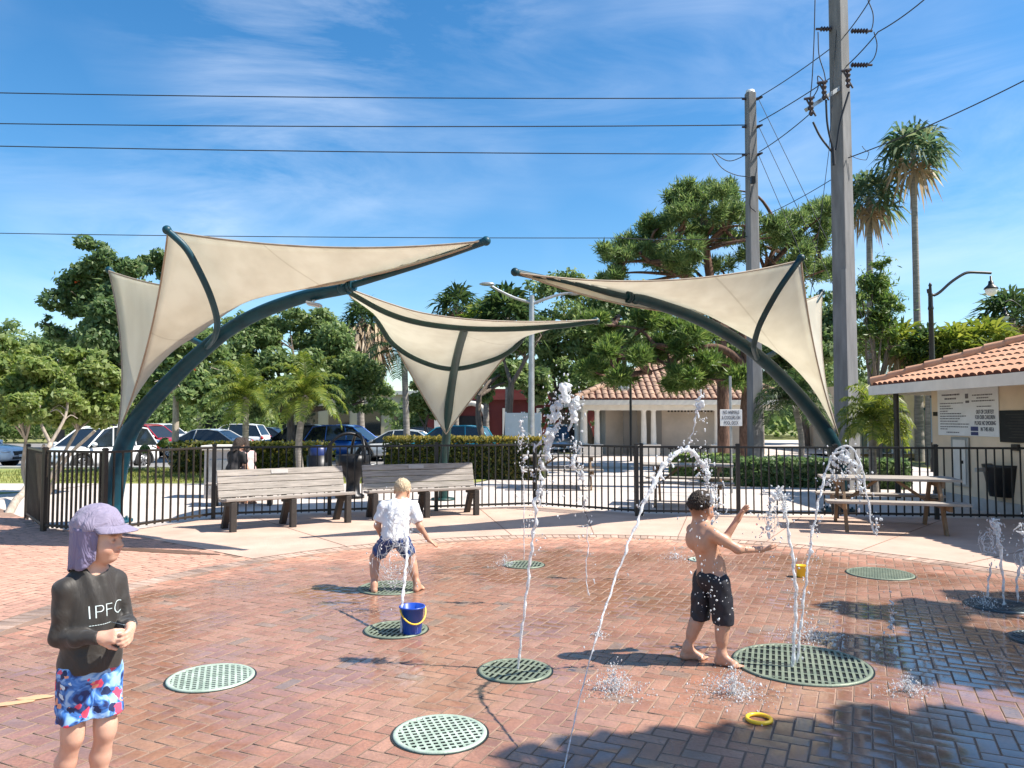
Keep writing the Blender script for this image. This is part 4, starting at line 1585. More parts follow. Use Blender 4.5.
def feather_palm(name, label, base, top, nf=22, L=1.7, droop=1.5, nl=26, lw=0.035, ll=0.42, fm=None, tm=None, tr=0.09, hang=0.9, up=(0.05, 1.0), dead=0, lean=0.0, group=None):
    t = thing(name, label, 'palm', base, group=group)
    b, tp = Vector(base), Vector(top)
    m = MB()
    q = crom([tuple(b - Vector((0, 0, 0.05))), tuple(b.lerp(tp, 0.5) + Vector((lean, 0, 0))), tuple(tp)], 10)
    m.tube(q, [tr * 1.25, tr, tr * 0.95, tr], n=12)
    m.build('trunk', tm or M['palm_bark'], t, True)
    V, Fc, mb = [], [], MB()
    for k_ in range(nf):
        az = k_ * 2.39996 + rnd.uniform(-.2, .2)
        e = up[0] + (up[1] - up[0]) * ((k_ + 0.5) / nf)
        el = e * R(85)
        dv = (math.cos(az) * math.cos(el), math.sin(az) * math.cos(el), math.sin(el))
        frond(tp + Vector((0, 0, -0.06)), dv, L * rnd.uniform(0.85, 1.1), droop * rnd.uniform(0.8, 1.2), nl, lw, ll, V, Fc, mb, hang)
    V = np.array(V)
    Fl = [tuple(f[:3]) if f[2] == f[3] else f for f in Fc]
    Fl = [(f[0], f[1], f[2]) if len(set(f)) == 3 else f for f in Fl]
    mesh_obj('fronds', [tuple(v) for v in V], Fl, fm or M['frond'], t, True)
    mb.build('frond_ribs', fm or M['frond'], t, True)
    if dead:
        V, Fc, mb = [], [], MB()
        for k_ in range(dead):
            az = k_ * 2.4
            frond(tp + Vector((0, 0, -0.12)), (math.cos(az), math.sin(az), -0.5), L * 0.8, 2.2, nl // 2, lw, ll * 0.8, V, Fc, mb, 1.2)
        Fl = [tuple(dict.fromkeys(f)) for f in Fc]
        mesh_obj('dead_fronds', [tuple(v) for v in V], Fl, M['frond_dead'], t, True)
    return t


def fan_palm(name, label, base, top, R0=1.1, nf=40, skirt=24, sk_len=1.3, fm=None, tr=0.17, group=None, seg=11, droop=0.75):
    t = thing(name, label, 'palm', base, group=group)
    b, tp = Vector(base), Vector(top)
    m = MB()
    q = crom([tuple(b - Vector((0, 0, 0.05))), tuple(b.lerp(tp, 0.45) + Vector((rnd.uniform(-.1, .1), 0, 0))), tuple(tp)], 14)
    m.tube(q, [tr * 1.3, tr, tr * 0.85, tr * 0.8], n=12)
    m.build('trunk', M['palm_bark'], t, True)

    def fans(n_, e0, e1, r, pet, droop):
        V, Fc, mb = [], [], MB()
        for k_ in range(n_):
            az = k_ * 2.39996 + rnd.uniform(-.3, .3)
            el = R(e0 + (e1 - e0) * (k_ + 0.5) / n_)
            d = np.array([math.cos(az) * math.cos(el), math.sin(az) * math.cos(el), math.sin(el)])
            s = np.array([-math.sin(az), math.cos(az), 0.0])
            u = np.cross(d, s)
            o_ = np.array(tp) - np.array([0, 0, rnd.uniform(0, 0.35)])
            h = o_ + d * pet * rnd.uniform(0.8, 1.1)
            mb.tube([tuple(o_), tuple(h)], [0.022, 0.012], n=4, caps=False)
            rr_ = r * rnd.uniform(0.8, 1.1)
            roll = rnd.uniform(-0.5, 0.5)
            s2 = s * math.cos(roll) + u * math.sin(roll)
            u2 = np.cross(d, s2)
            for g_ in range(seg):
                an = (g_ / (seg - 1) - 0.5) * R(250)
                dr = d * math.cos(an) + s2 * math.sin(an) + u2 * 0.12 * (1 if g_ % 2 else -1)
                dr /= np.linalg.norm(dr)
                sd = np.cross(dr, u2)
                sd /= np.linalg.norm(sd) + 1e-9
                w = rr_ * 0.14
                mid = h + dr * rr_ * 0.55
                tip = mid + (dr + np.array([0, 0, -droop * rnd.uniform(0.6, 1.3)])) * rr_ * 0.45
                b_ = len(V)
                V.extend([h, mid + sd * w * 0.5, tip, mid - sd * w * 0.5])
                Fc.append((b_, b_ + 1, b_ + 2, b_ + 3))
        return np.array(V), np.array(Fc), mb
    V, Fc, mb = fans(nf, -32, 86, R0, R0 * 0.85, droop)
    mesh_obj('fronds', V, Fc, fm or M['frond_dark'], t, True)
    mb.build('petioles', fm or M['frond_dark'], t, True)
    if skirt:
        V, Fc, mb = fans(skirt, -80, -38, sk_len * 0.75, sk_len * 0.5, 1.6)
        mesh_obj('dead_skirt', V, Fc, M['frond_dead'], t, True)
        mb.build('dead_petioles', M['frond_dead'], t, True)
    return t


def gnd(px, d):
    p = P(px, 430, d)
    return (p.x, d, -0.08 if d < 25.5 else -0.4)


# ---------------- left side
tree('shade_tree', 'tallest dark leafy tree with a few tiny red blossoms at the far left', gnd(110, 30), [
    (95, 265, 30, 30, 26), (128, 285, 30, 34, 28), (150, 262, 31, 24, 18), (85, 300, 30, 30, 30), (120, 325, 29, 40, 32), (75, 335, 30, 22, 28), (160, 310, 31, 28, 36),
    (45, 322, 30, 16, 10), (100, 365, 30, 45, 28), (180, 275, 32, 22, 22), (165, 355, 30, 30, 30)], 26000, 0.23, M['leaf_dark'], M['bark'], 0.3, fork=2.4, flowers=9)
tree('branchy_bush', 'pale green bushy tree with bare tangled branches behind the left corner fence panel', gnd(40, 16.5), [
    (20, 375, 16.5, 30, 26), (60, 368, 16.5, 34, 24), (95, 385, 16.8, 26, 30), (30, 405, 16, 34, 18), (105, 412, 17, 18, 18), (5, 395, 16, 24, 26), (70, 398, 16.2, 30, 18), (85, 358, 17, 26, 14), (45, 385, 16.2, 40, 30), (10, 350, 17, 26, 18), (80, 405, 16.8, 34, 22), (115, 385, 17.2, 20, 26), (15, 418, 16, 24, 16)],
    30000, 0.14, M['leaf_light'], M['bark_pale'], 0.05, fork=1.0, sub=18, subr=0.42, trunks=[[(0, 0, 0), (-0.15, 0, 0.5), (0.1, 0, 1.2)], [(0, 0, 0), (0.25, 0.1, 0.6), (0.75, 0.1, 1.5)], [(-0.1, 0, 0), (-0.4, 0.1, 0.6), (-0.3, 0, 1.3)],
                                                              [(0.2, 0, 0.1), (0.7, -0.2, 0.9), (1.3, -0.2, 1.5)]])
tree('leaning_tree', 'small tree with a pale trunk leaning away behind the left corner fence panel', gnd(8, 13.2), [
    (40, 405, 15.6, 26, 20), (68, 396, 15.8, 20, 16)], 4500, 0.14, M['leaf_light'], M['bark_pale'], 0.075, fork=1.1, sub=12, trunks=[[(0, 0, 0), (-0.05, 0.35, 0.3), (-0.15, 0.8, 0.5), (-0.65, 2.3, 1.25)]])
tree('poinciana_tree', 'tree with a straight pale trunk and orange blossoms behind the left sail', gnd(175, 23.5), [
    (185, 375, 24, 30, 28), (160, 360, 24, 26, 26), (205, 350, 24.5, 26, 26), (190, 400, 23.5, 26, 16), (165, 398, 24, 16, 14), (200, 380, 24, 24, 20), (150, 380, 24, 20, 18), (178, 345, 24, 24, 18)], 15000, 0.22, M['leaf_mid'], M['bark_pale'], 0.13, fork=2.6, flowers=10,
     trunks=[[(0, 0, 0), (0.02, 0, 1.2), (0.0, 0, 2.6)]])
tree('oak_tree', 'wide mid green oak behind the small palms', gnd(290, 36), [
    (250, 345, 36, 34, 28), (290, 330, 36, 36, 22), (330, 345, 36, 36, 28), (360, 372, 35, 34, 28), (225, 370, 35, 34, 30), (270, 378, 35, 40, 28), (320, 390, 34, 44, 24), (375, 400, 35, 26, 20), (240, 330, 37, 24, 20), (268, 318, 38, 26, 14), (315, 325, 37, 28, 18), (228, 400, 36, 34, 18), (262, 408, 36, 30, 12), (345, 395, 36, 34, 18), (300, 360, 35, 40, 26), (345, 408, 34, 26, 10)],
     40000, 0.22, M['leaf_mid'], M['bark'], 0.25, fork=2.4)
tree('laurel_tree', 'round mid green tree far behind the white crossover at the left', gnd(60, 52), [
    (20, 360, 52, 40, 34), (60, 350, 52, 40, 30), (110, 375, 52, 40, 34), (5, 335, 52, 22, 18), (-20, 375, 52, 40, 40), (40, 400, 51, 44, 22), (100, 405, 51, 44, 22), (150, 395, 52, 34, 26)], 15000, 0.34, M['leaf_mid'], M['bark'], 0.3, fork=2.2)
tree('yellow_tree', 'small yellow green tree left of the middle sail fabric', gnd(425, 44), [(425, 398, 44, 20, 16), (418, 412, 44, 14, 10), (434, 408, 44, 12, 12)], 4000, 0.28, M['leaf_light'], M['bark'], 0.12, fork=1.6)

feather_palm('date_palm', 'small feathery palm left of the pair behind the first bench', gnd(246, 21.5), P(246, 397, 21.5), nf=24, L=1.35, droop=1.7, up=(-0.12, 1.0), ll=0.34, nl=34, lw=0.034, group='small feathery palms on the lawn')
feather_palm('date_palm', 'small feathery palm right of the pair, pale trunk in front of the dark jeep', gnd(302, 19.5), P(306, 395, 19.5), nf=24, L=1.3, droop=1.8, up=(-0.12, 1.0), ll=0.34, nl=34, lw=0.034, lean=-0.12, group='small feathery palms on the lawn')
fan_palm('skirted_palm', 'tall fan palm with a thick brown skirt of dead fronds left of the middle sail', gnd(362, 42), P(362, 318, 42), R0=0.95, nf=34, skirt=60, sk_len=2.2, tr=0.2)
feather_palm('royal_palm', 'royal palm with dark drooping fronds and pale trunk left of the middle sail', gnd(408, 33), P(404, 352, 33), nf=18, L=2.3, droop=2.0, nl=30, lw=0.06, ll=0.6, fm=M['frond_dark'], tr=0.14, up=(-0.1, 1.0))
m = MB()
fan_palm('fan_palm', 'fan palm top showing above the middle sail', gnd(456, 50), P(456, 306, 50), R0=1.2, nf=34, skirt=10, group='fan palms far behind the middle sail')
fan_palm('fan_palm', 'broad cluster fan palm behind the double armed street light', gnd(507, 42), P(507, 318, 42), R0=1.45, nf=50, skirt=12, fm=M['frond_dark'], group='fan palms far behind the middle sail')
fan_palm('fan_palm', 'lower fan palm just left of the double armed street light', gnd(487, 44), P(487, 330, 44), R0=1.4, nf=40, skirt=8, fm=M['frond'], group='fan palms far behind the middle sail')

# ---------------- middle
tree('banyan_tree', 'large spreading tree with pale tangled limbs between the street light and the pavilion', gnd(585, 46), [
    (560, 285, 46, 34, 20), (600, 300, 46, 36, 28), (560, 330, 45, 40, 30), (620, 345, 45, 36, 30), (590, 365, 44, 40, 26), (545, 365, 45, 24, 22), (640, 310, 46, 28, 26), (530, 340, 46, 20, 20), (655, 350, 46, 30, 24), (575, 395, 45, 26, 14), (560, 408, 47, 26, 14), (605, 395, 47, 28, 16), (535, 390, 46, 22, 16), (545, 420, 47, 20, 12), (580, 420, 47, 24, 12)],
     28000, 0.28, M['leaf_mid'], M['bark'], 0.34, fork=2.6, trunks=[[(0, 0, 0), (0.2, 0, 1.2), (-0.4, 0, 2.6)], [(0.3, 0, 0), (1.0, 0, 1.4), (1.6, 0, 3.0)], [(-0.3, 0, 0), (-1.0, 0, 1.6), (-1.7, 0, 3.2)]])
tree('street_tree', 'tree with a dark leaning trunk in front of the red building', gnd(494, 30), [(505, 375, 31, 26, 20), (540, 385, 31, 26, 20), (520, 355, 32, 24, 18), (480, 392, 31, 14, 12)], 7000, 0.24, M['leaf_mid'], M['bark'], 0.17, fork=2.2,
     trunks=[[(0, 0, 0), (-0.35, 0, 1.0), (-0.6, 0, 2.0), (-0.6, 0, 3.0)]])
tree('street_tree', 'tree with a dark straight trunk right of the white screens', gnd(506, 28.5), [(525, 345, 29, 22, 20), (545, 330, 29, 20, 16), (500, 345, 29, 14, 12)], 3500, 0.22, M['leaf_dark'], M['bark'], 0.19, fork=3.4,
     trunks=[[(0, 0, 0), (0.05, 0, 1.4), (0.2, 0, 3.4)]])

d = 27.0
pads = []
rp = random.Random(8)
for (px, py, hw, hh) in ((700, 203, 34, 16), (665, 222, 24, 14), (640, 245, 34, 14), (615, 258, 20, 10), (690, 235, 40, 15), (730, 215, 24, 14), (738, 240, 24, 16), (655, 265, 36, 10), (610, 275, 16, 8), (700, 262, 40, 10),
                         (785, 222, 30, 13), (815, 215, 24, 12), (770, 245, 26, 14), (805, 245, 26, 16), (825, 270, 18, 14), (790, 268, 22, 10),
                         (720, 190, 16, 9), (680, 198, 14, 9)):
    for k_ in range(5):
        pads.append((px + rp.uniform(-.75, .75) * hw, py + rp.uniform(-.7, .7) * hh, d + rp.uniform(-2.4, 2.4), hw * rp.uniform(.3, .55), hh * rp.uniform(.4, .75)))
tk = [[tuple(P(724, 470, d)), tuple(P(723, 400, d)), tuple(P(721, 340, d)), tuple(P(712, 290, d)), tuple(P(705, 240, d)), tuple(P(704, 210, d))]]
br = [([(721, 345, d), (735, 300, d + .6), (765, 270, d + 1), (790, 245, d + 1), (812, 222, d + 1)], 0.16), ([(712, 290, d), (680, 275, d - .6), (650, 262, d - 1), (622, 262, d - 1)], 0.13),
      ([(706, 250, d), (680, 240, d), (650, 245, d - .5)], 0.11), ([(706, 245, d), (725, 230, d), (735, 218, d)], 0.09), ([(765, 270, d + 1), (775, 250, d + 1.5), (780, 230, d + 1.5)], 0.08), ([(790, 250, d + 1), (820, 262, d + 1)], 0.07)]
pine('pine_tree', 'tall spreading pine with dark trunk rising behind the white rule sign', (P(724, 440, d).x, d, -0.08), tk, br, pads, 62000, M['needle'], 0.235)
tree('live_oak', 'broad green oak mass behind the pines and the pavilion roof', gnd(690, 52), [
    (640, 320, 52, 36, 26), (685, 305, 53, 34, 22), (725, 318, 53, 34, 24), (765, 305, 53, 30, 22), (700, 345, 52, 40, 26), (650, 352, 52, 34, 24), (745, 350, 52, 36, 26), (790, 335, 52, 30, 26), (610, 345, 51, 24, 22), (815, 315, 53, 22, 24), (720, 380, 51, 30, 16), (770, 385, 51, 34, 20), (830, 345, 52, 30, 28), (865, 345, 52, 30, 26), (815, 375, 51, 30, 24), (860, 385, 51, 34, 22), (845, 310, 53, 22, 22)],
     38000, 0.30, M['leaf_mid'], M['bark'], 0.4, fork=2.4)
d = 24.5
pads = []
for (px, py, hw, hh) in ((640, 355, 26, 10), (610, 348, 18, 9), (665, 345, 24, 12), (690, 372, 28, 13), (712, 365, 22, 14), (675, 385, 16, 9), (735, 375, 16, 12), (595, 372, 16, 8), (622, 378, 20, 9), (648, 322, 24, 12), (690, 330, 24, 12), (600, 325, 20, 12)):
    for k_ in range(3):
        pads.append((px + rp.uniform(-.55, .55) * hw, py + rp.uniform(-.5, .5) * hh, d + rp.uniform(-1.5, 1.5), hw * rp.uniform(.4, .6), hh * rp.uniform(.45, .7)))
tk = [[tuple(P(747, 475, d)), tuple(P(746, 420, d)), tuple(P(748, 380, d)), tuple(P(744, 340, d)), tuple(P(740, 315, d))]]
br = [([(746, 365, d), (720, 348, d), (690, 349, d), (655, 345, d), (620, 352, d)], 0.15), ([(690, 349, d), (670, 365, d), (650, 372, d)], 0.07), ([(655, 345, d), (640, 330, d), (615, 325, d)], 0.07), ([(744, 340, d), (720, 325, d), (690, 325, d)], 0.08)]
pine('pine_tree', 'lower pine with reddish trunk and sunlit bright green pads over the pavilion roof', (P(747, 440, d).x, d, -0.08), tk, br, pads, 46000, M['needle_lit'], 0.24)
tree('casuarina_tree', 'light green feathery tree just right of the tall grey pole', gnd(878, 33), [
    (872, 290, 33, 20, 22), (885, 315, 33, 22, 26), (866, 330, 33, 16, 22), (880, 265, 33, 12, 14), (890, 345, 33, 14, 16), (862, 300, 33, 12, 14)], 8000, 0.26, M['needle_lit'], M['bark'], 0.15, fork=3.2, aspect=0.22, loose=0.2)
tree('ficus_tree', 'dark rounded tree between the pine trunks and the tall pole', gnd(805, 44), [(790, 300, 44, 30, 22), (820, 320, 44, 26, 26), (775, 330, 44, 26, 22), (800, 350, 43, 34, 26), (830, 350, 44, 16, 26), (770, 365, 44, 26, 22)], 9000, 0.36, M['leaf_dark'], M['bark'], 0.28, fork=2.4)

# ---------------- right: palms
d = 36.0
fan_palm('washington_palm', 'tallest fan palm with a slim bare trunk and browning crown at right', gnd(919, d), P(913, 152, d), R0=1.2, nf=38, skirt=5, sk_len=1.6, fm=M['frond_grey'], droop=1.1, tr=0.17, group='tall fan palms at the right')
d = 38.0
fan_palm('washington_palm', 'second tall fan palm half hidden behind the grey utility pole', gnd(872, d), P(869, 198, d), R0=1.2, nf=36, skirt=7, sk_len=1.5, fm=M['frond_grey'], droop=1.1, tr=0.18, group='tall fan palms at the right')
for (px, py, d, r_, lab) in ((985, 343, 32, 1.0, 'bushy fan palm behind the tiled roof, left of the low hanging lamp'), (1012, 318, 34, 1.15, 'fan palm at the right edge behind the low hanging lamp'), (955, 349, 32, 0.95, 'bushy fan palm behind the tiled roof right of the black lamp post'),
                           (898, 345, 34, 0.95, 'fan palm left of the black crook lamp post'), (930, 352, 33, 0.9, 'low fan palm at the foot of the black crook lamp post')):
    fan_palm('fan_palm', lab, gnd(px, d), P(px, py, d), R0=r_, nf=34, skirt=10, sk_len=1.0, fm=M['frond'] if rnd.random() < 0.6 else M['frond_dark'], group='fan palms behind the tiled roof')
tree('thicket_tree', 'dense dark leafy tree right behind the terracotta roof', gnd(950, 37), [(905, 350, 37, 26, 20), (935, 345, 37, 26, 20), (965, 352, 37, 30, 20), (1000, 354, 37, 34, 20), (1040, 340, 37, 30, 26), (915, 365, 36, 30, 16)], 10000, 0.33, M['leaf_dark'], M['bark'], 0.25, fork=2.5)
feather_palm('areca_palm', 'drooping feathery palm beside the grey concrete pole base, right of the pine trunks', gnd(797, 20.5), P(794, 402, 20.5), nf=30, L=1.25, droop=2.0, ll=0.42, fm=M['frond_dark'], lean=0.15, tr=0.08, group='drooping feathery palms by the poles')
feather_palm('areca_palm', 'drooping bright feathery palm between the tall pole and the tan building', gnd(874, 16.6), P(874, 418, 16.6), nf=28, up=(-0.15, 1.0), L=1.0, droop=2.1, ll=0.36, lean=-0.05, tr=0.08, hang=1.3, group='drooping feathery palms by the poles')

# ---------------- far tree line as one mass
cs, rs = [], []
for k_ in range(170):
    x = NP.uniform(-75, 75)
    y = NP.uniform(78, 100)
    h = 3.0 + 2.6 * NP.random() + 1.3 * math.sin(x * 0.13)
    cs.append((x, y, h * 0.55))
    rs.append((3.4, 3.0, h * 0.62))
p, u = clump_points(cs, rs, 22000)
V, Fc = leaves(p, 0.9 * (0.6 + 0.8 * NP.random(len(p))), 0.6, nrm=u)
for k_ in range(150):
    x = NP.uniform(-78, -21) if k_ < 105 else NP.uniform(-9.5, -2.5)
    y = NP.uniform(63.5, 67)
    h = 3.4 + 1.6 * NP.random() + 0.8 * math.sin(x * 0.2)
    cs.append((x, y, h * 0.45))
    rs.append((1.9, 1.6, h * 0.55))
p2, u2 = clump_points(cs[170:], rs[170:], 22000)
V2, Fc2 = leaves(p2, 0.42 * (0.6 + 0.8 * NP.random(len(p2))), 0.6, nrm=u2)
Fc = np.concatenate([Fc, Fc2 + len(V)])
V = np.concatenate([V, V2])
o = mesh_obj('treeline', V, Fc, M['leaf_mid'])
o['kind'] = 'stuff'

# ---------------- hedges and shrubs


def hedge(label, a, b, h, w, nl, leaf=0.09, lm=None, name='hedge', topmat=None):
    a, b = np.array(a, float), np.array(b, float)
    L = np.linalg.norm(b - a)
    an = math.atan2(b[1] - a[1], b[0] - a[0])
    t = thing(name, label, 'hedge', (a[0], a[1], -0.08), an)
    m = MB()
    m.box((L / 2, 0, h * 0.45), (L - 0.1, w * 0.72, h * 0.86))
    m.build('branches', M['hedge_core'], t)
    # leaves over faces
    pts, nr = [], []
    for k_ in range(nl):
        q = NP.random()
        bump = 0.05 * math.sin(k_ * 12.9)
        if q < 0.45:
            pts.append((NP.random() * L, -w / 2 + NP.normal() * 0.03, NP.random() * h))
            nr.append((0, -1, 0.2))
        elif q < 0.85:
            pts.append((NP.random() * L, (NP.random() - 0.5) * w, h + NP.normal() * 0.035))
            nr.append((0, 0, 1))
        else:
            pts.append((NP.random() * L, w / 2 + NP.normal() * 0.03, NP.random() * h))
            nr.append((0, 1, 0.2))
    V, Fc = leaves(np.array(pts), leaf * (0.6 + 0.8 * NP.random(nl)), 0.6, nrm=np.array(nr))
    mesh_obj('foliage', V, Fc, lm or M['hedge_leaf'], t)
    return t


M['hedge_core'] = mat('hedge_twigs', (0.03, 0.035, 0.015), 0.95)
a, b = P(388, 470, 22.0), P(546, 470, 21.0)
hd_ = hedge('long clipped hedge with sunlit yellow top running behind the middle sail foot', (a.x, a.y), (b.x, b.y), 1.13, 0.8, 9000)
n = 3600
Lh = math.hypot(b.x - a.x, b.y - a.y)
q = np.stack([NP.random(n) * Lh, (NP.random(n) - 0.5) * 0.82, 1.15 + NP.normal(size=n) * 0.035], 1)
V, Fc = leaves(q, 0.075 * (0.6 + 0.8 * NP.random(n)), 0.55, align=np.tile([[0, 0, 1.0]], (n, 1)))
mesh_obj('sunlit_growth', V, Fc, leafmat('yellow_sunlit_growth', (0.26, 0.22, 0.05), (0.40, 0.33, 0.07), (0.52, 0.42, 0.12)), hd_)  # yellow shoots on top, with the sunlight there put into their colour
a, b = P(178, 470, 23.5), P(330, 470, 23.0)
hedge('rough hedge on the lawn behind the seated women', (a.x, a.y), (b.x, b.y), 0.95, 0.9, 7000, 0.12, M['hedge_leaf'])
a, b = P(700, 470, 19.5), P(905, 470, 18.4)
hedge('leafy dark hedge behind the right fence, from the pine trunks to the tan building', (a.x, a.y), (b.x, b.y), 0.66, 1.0, 9000, 0.13, M['leaf_dark'])
a, b = P(670, 470, 22.5), P(740, 470, 22.0)
hedge('bright low shrub bed in front of the pine trunks', (a.x, a.y), (b.x, b.y), 0.62, 0.9, 3500, 0.11, M['leaf_light'])
c = P(168, 470, 26)
tree('low_shrub', 'low round green shrub in front of the parked red car', (c.x, c.y, -0.08), [(152, 446, 25, 18, 7), (168, 446, 25, 12, 7)], 2500, 0.13, M['leaf_mid'], M['bark'], 0.03, fork=0.3, cat='shrub')

# ---------------- trees standing right of the frame that shade the lower right of the plaza
SHV = (0.95 / 1.18, -0.14 / 1.18)
shade = []
for (px, py, r_, z_) in ((1010, 598, .5, 5.2), (960, 604, .4, 5.0), (900, 612, .42, 5.3), (860, 607, .28, 5.1), (950, 645, .55, 4.9), (890, 650, .42, 5.2), (1010, 650, .5, 5.3), (1000, 678, .34, 5.0), (930, 672, .30, 5.3), (840, 640, .2, 5.0),
                         (960, 742, .40, 5.2), (1010, 735, .36, 5.0), (905, 748, .38, 4.9), (850, 745, .36, 5.2), (790, 750, .34, 5.0), (725, 752, .30, 5.2), (660, 752, .28, 5.0), (600, 757, .26, 5.1), (540, 764, .2, 5.0), (880, 722, .22, 5.2),
                         (1100, 620, .6, 5.0), (1120, 690, .6, 5.2), (1050, 780, .5, 5.2), (900, 800, .5, 5.0), (760, 800, .5, 5.1), (640, 800, .4, 5.0)):
    g_ = G(px, py)
    shade.append((g_.x + SHV[0] * z_, g_.y + SHV[1] * z_, z_, r_, r_ * 0.75))
for (bx0, by0, cl_, lab) in ((8.3, 2.6, shade, 'broad leafy tree right of the camera, shading the lower right bricks'),):
    t = thing('broadleaf_tree', lab, 'tree', (bx0, by0, 0))
    cs, rs = [], []
    for (x, y, z, r_, rz) in cl_:
        u = unit(12)
        for k_ in range(12):
            cs.append(np.array([x, y, z]) + u[k_] * np.array([r_, r_, rz]) * 0.75)
            s = r_ * NP.uniform(0.22, 0.42)
            rs.append((s, s, s * 0.7))
    p, u = clump_points(cs, rs, 36000)
    V, Fc = leaves(p, 0.14 * (0.6 + 0.8 * NP.random(len(p))), 0.55, nrm=u * 0.5 + np.array([0, 0, 0.5]))
    mesh_obj('crown', V, Fc, M['leaf_mid'], t, True)
    m = MB()
    m.tube(crom([(bx0, by0, 0), (bx0 - 0.1, by0, 2), (bx0 - 0.2, by0, 4)], 6), [0.22, 0.15], n=10)
    for (x, y, z, r_, rz) in cl_:
        m.tube(crom([(bx0 - 0.2, by0, 3.9), ((bx0 + x) / 2, (by0 + y) / 2, z * 0.85), (x, y, z)], 6), [0.09, 0.02], n=6)
    m.build('trunk', M['bark'], t, True)

# ---------------- grass blades on the lawns
n = 26000
x = np.where(NP.random(n) < 0.75, NP.uniform(-13, -0.5, n), NP.uniform(-16, -9.9, n))
y = NP.uniform(19.7, 25.4, n)
msk = x < -9.9
y = np.where(msk & (NP.random(n) < 0.5), NP.uniform(11, 17, n), y)
ok = ~((y < 19.6) & ((x > -10.2) | (y < 9 + 0.1 * (x + 30) + 0.2) | (x > -9.8 - (y - 11))))
ok &= ~((x > -1.2) & (y < 21))
C0 = np.stack([x, y, np.full(n, 0.0)], axis=1)[ok]
al = np.tile(np.array([[0, 0, 2.0]]), (len(C0), 1)) + NP.normal(size=(len(C0), 3)) * 0.6
V, Fc = leaves(C0, 0.10 * (0.5 + NP.random(len(C0))), 0.16, align=al)
o = mesh_obj('grass', V, Fc, leafmat('grass_blade', (0.10, 0.13, 0.03), (0.20, 0.22, 0.055), (0.34, 0.32, 0.11), trans=0.3))
o['kind'] = 'stuff'
# ================================================================== POLES, WIRES, LAMPS
Y1_, Y2_ = 21.6, 18.0


def X1(px, py, d=Y1_):
    return P(px, py, d)


# nearer tall square concrete pole
tb = P(848, 480, Y2_)
tall = thing('utility_pole', 'tallest square grey concrete utility pole running out of the top of the photo', 'utility pole', (tb.x, tb.y, -0.05), R(32))
m = MB()
m.box((0, 0, 7.2), (0.415, 0.415, 14.5), taper=0.72)
m.build('shaft', M['pole_conc'], tall, bevel=0.02)
m = MB()
m.box((-0.205, -0.15, 2.6), (0.06, 0.12, 5.2))
m.build('conduit', M['pole_conc'], tall)
M['insul'] = mat('dark_insulator', (0.03, 0.022, 0.03), 0.35)
M['wire'] = mat('wire_sheath', (0.015, 0.017, 0.025), 0.6)


def insulator(parent, a, b):
    m_ = MB()
    a, b = Vector(a), Vector(b)
    n_ = 13
    pts = [a.lerp(b, i / (n_ - 1)) for i in range(n_)]
    rr_ = [0.03 if i % 2 == 0 else 0.065 for i in range(n_)]
    m_.tube(pts, rr_, n=10, sm=False)
    m_.tube([b, b + (b - a).normalized() * 0.1], 0.03, n=8)
    return m_.build('insulator', M['insul'], parent, True)


tx = lambda py: P(847 if py > 200 else 843, py, Y2_)
for (xa, xb, py) in ((837, 820, 29), (851, 868, 31), (851, 868, 65)):
    insulator(tall, P(xa, py, Y2_), P(xb, py, Y2_))
# crossarm with cut-out switches
m = MB()
m.beam(P(806, 110, Y2_ - 0.35), P(846, 84, Y2_ - 0.1), 0.09, 0.09)
arm = m.build('crossarm', M['galv'], tall, True)
for (px, py) in ((811, 104), (824, 88), (848, 76)):
    m = MB()
    c = P(px, py, Y2_ - 0.4)
    m.lathe([(0.03, -0.28), (0.06, -0.22), (0.035, -0.16), (0.065, -0.1), (0.035, -0.04), (0.065, 0.02), (0.035, 0.08), (0.06, 0.12), (0.02, 0.16)], c, n=10, sm=False)
    m.tube([c + Vector((-0.12, 0, 0.14)), c + Vector((0.1, -0.02, -0.3))], 0.022, n=6)
    m.tube([c + Vector((-0.16, 0, 0.12)), c + Vector((0.08, 0, 0.16))], 0.03, n=6)
    m.build('cutout_switch', M['insul'], tall, True)
m = MB()
for (xa, ya, xb, yb) in ((813, 122, 832, 152), (826, 100, 833, 150), (849, 92, 836, 150)):
    m.tube(crom([tuple(P(xa, ya, Y2_ - 0.4)), tuple(P((xa + xb) / 2 - 2, (ya + yb) / 2, Y2_ - 0.38)), tuple(P(xb, yb, Y2_ - 0.32))], 6), 0.024, n=6)
m.tube([P(833, 148, Y2_ - 0.33), P(834, 165, Y2_ - 0.33)], 0.04, n=8)
m.build('drop_cable', M['wire'], tall, True)
m = MB()
for pts in (((815, 0), (814, 40), (812, 80), (810, 98)), ((818, 32), (819, 55), (824, 72), (826, 84)), ((868, 0), (873, 14), (872, 28), (866, 34)), ((874, 32), (877, 45), (874, 58), (866, 66)), ((826, 84), (818, 76), (818, 88), (812, 99))):
    m.tube(crom([tuple(P(x, y, Y2_ - 0.4)) for x, y in pts], 8), 0.013, n=5)
m.build('jumper_wire', M['wire'], tall, True)

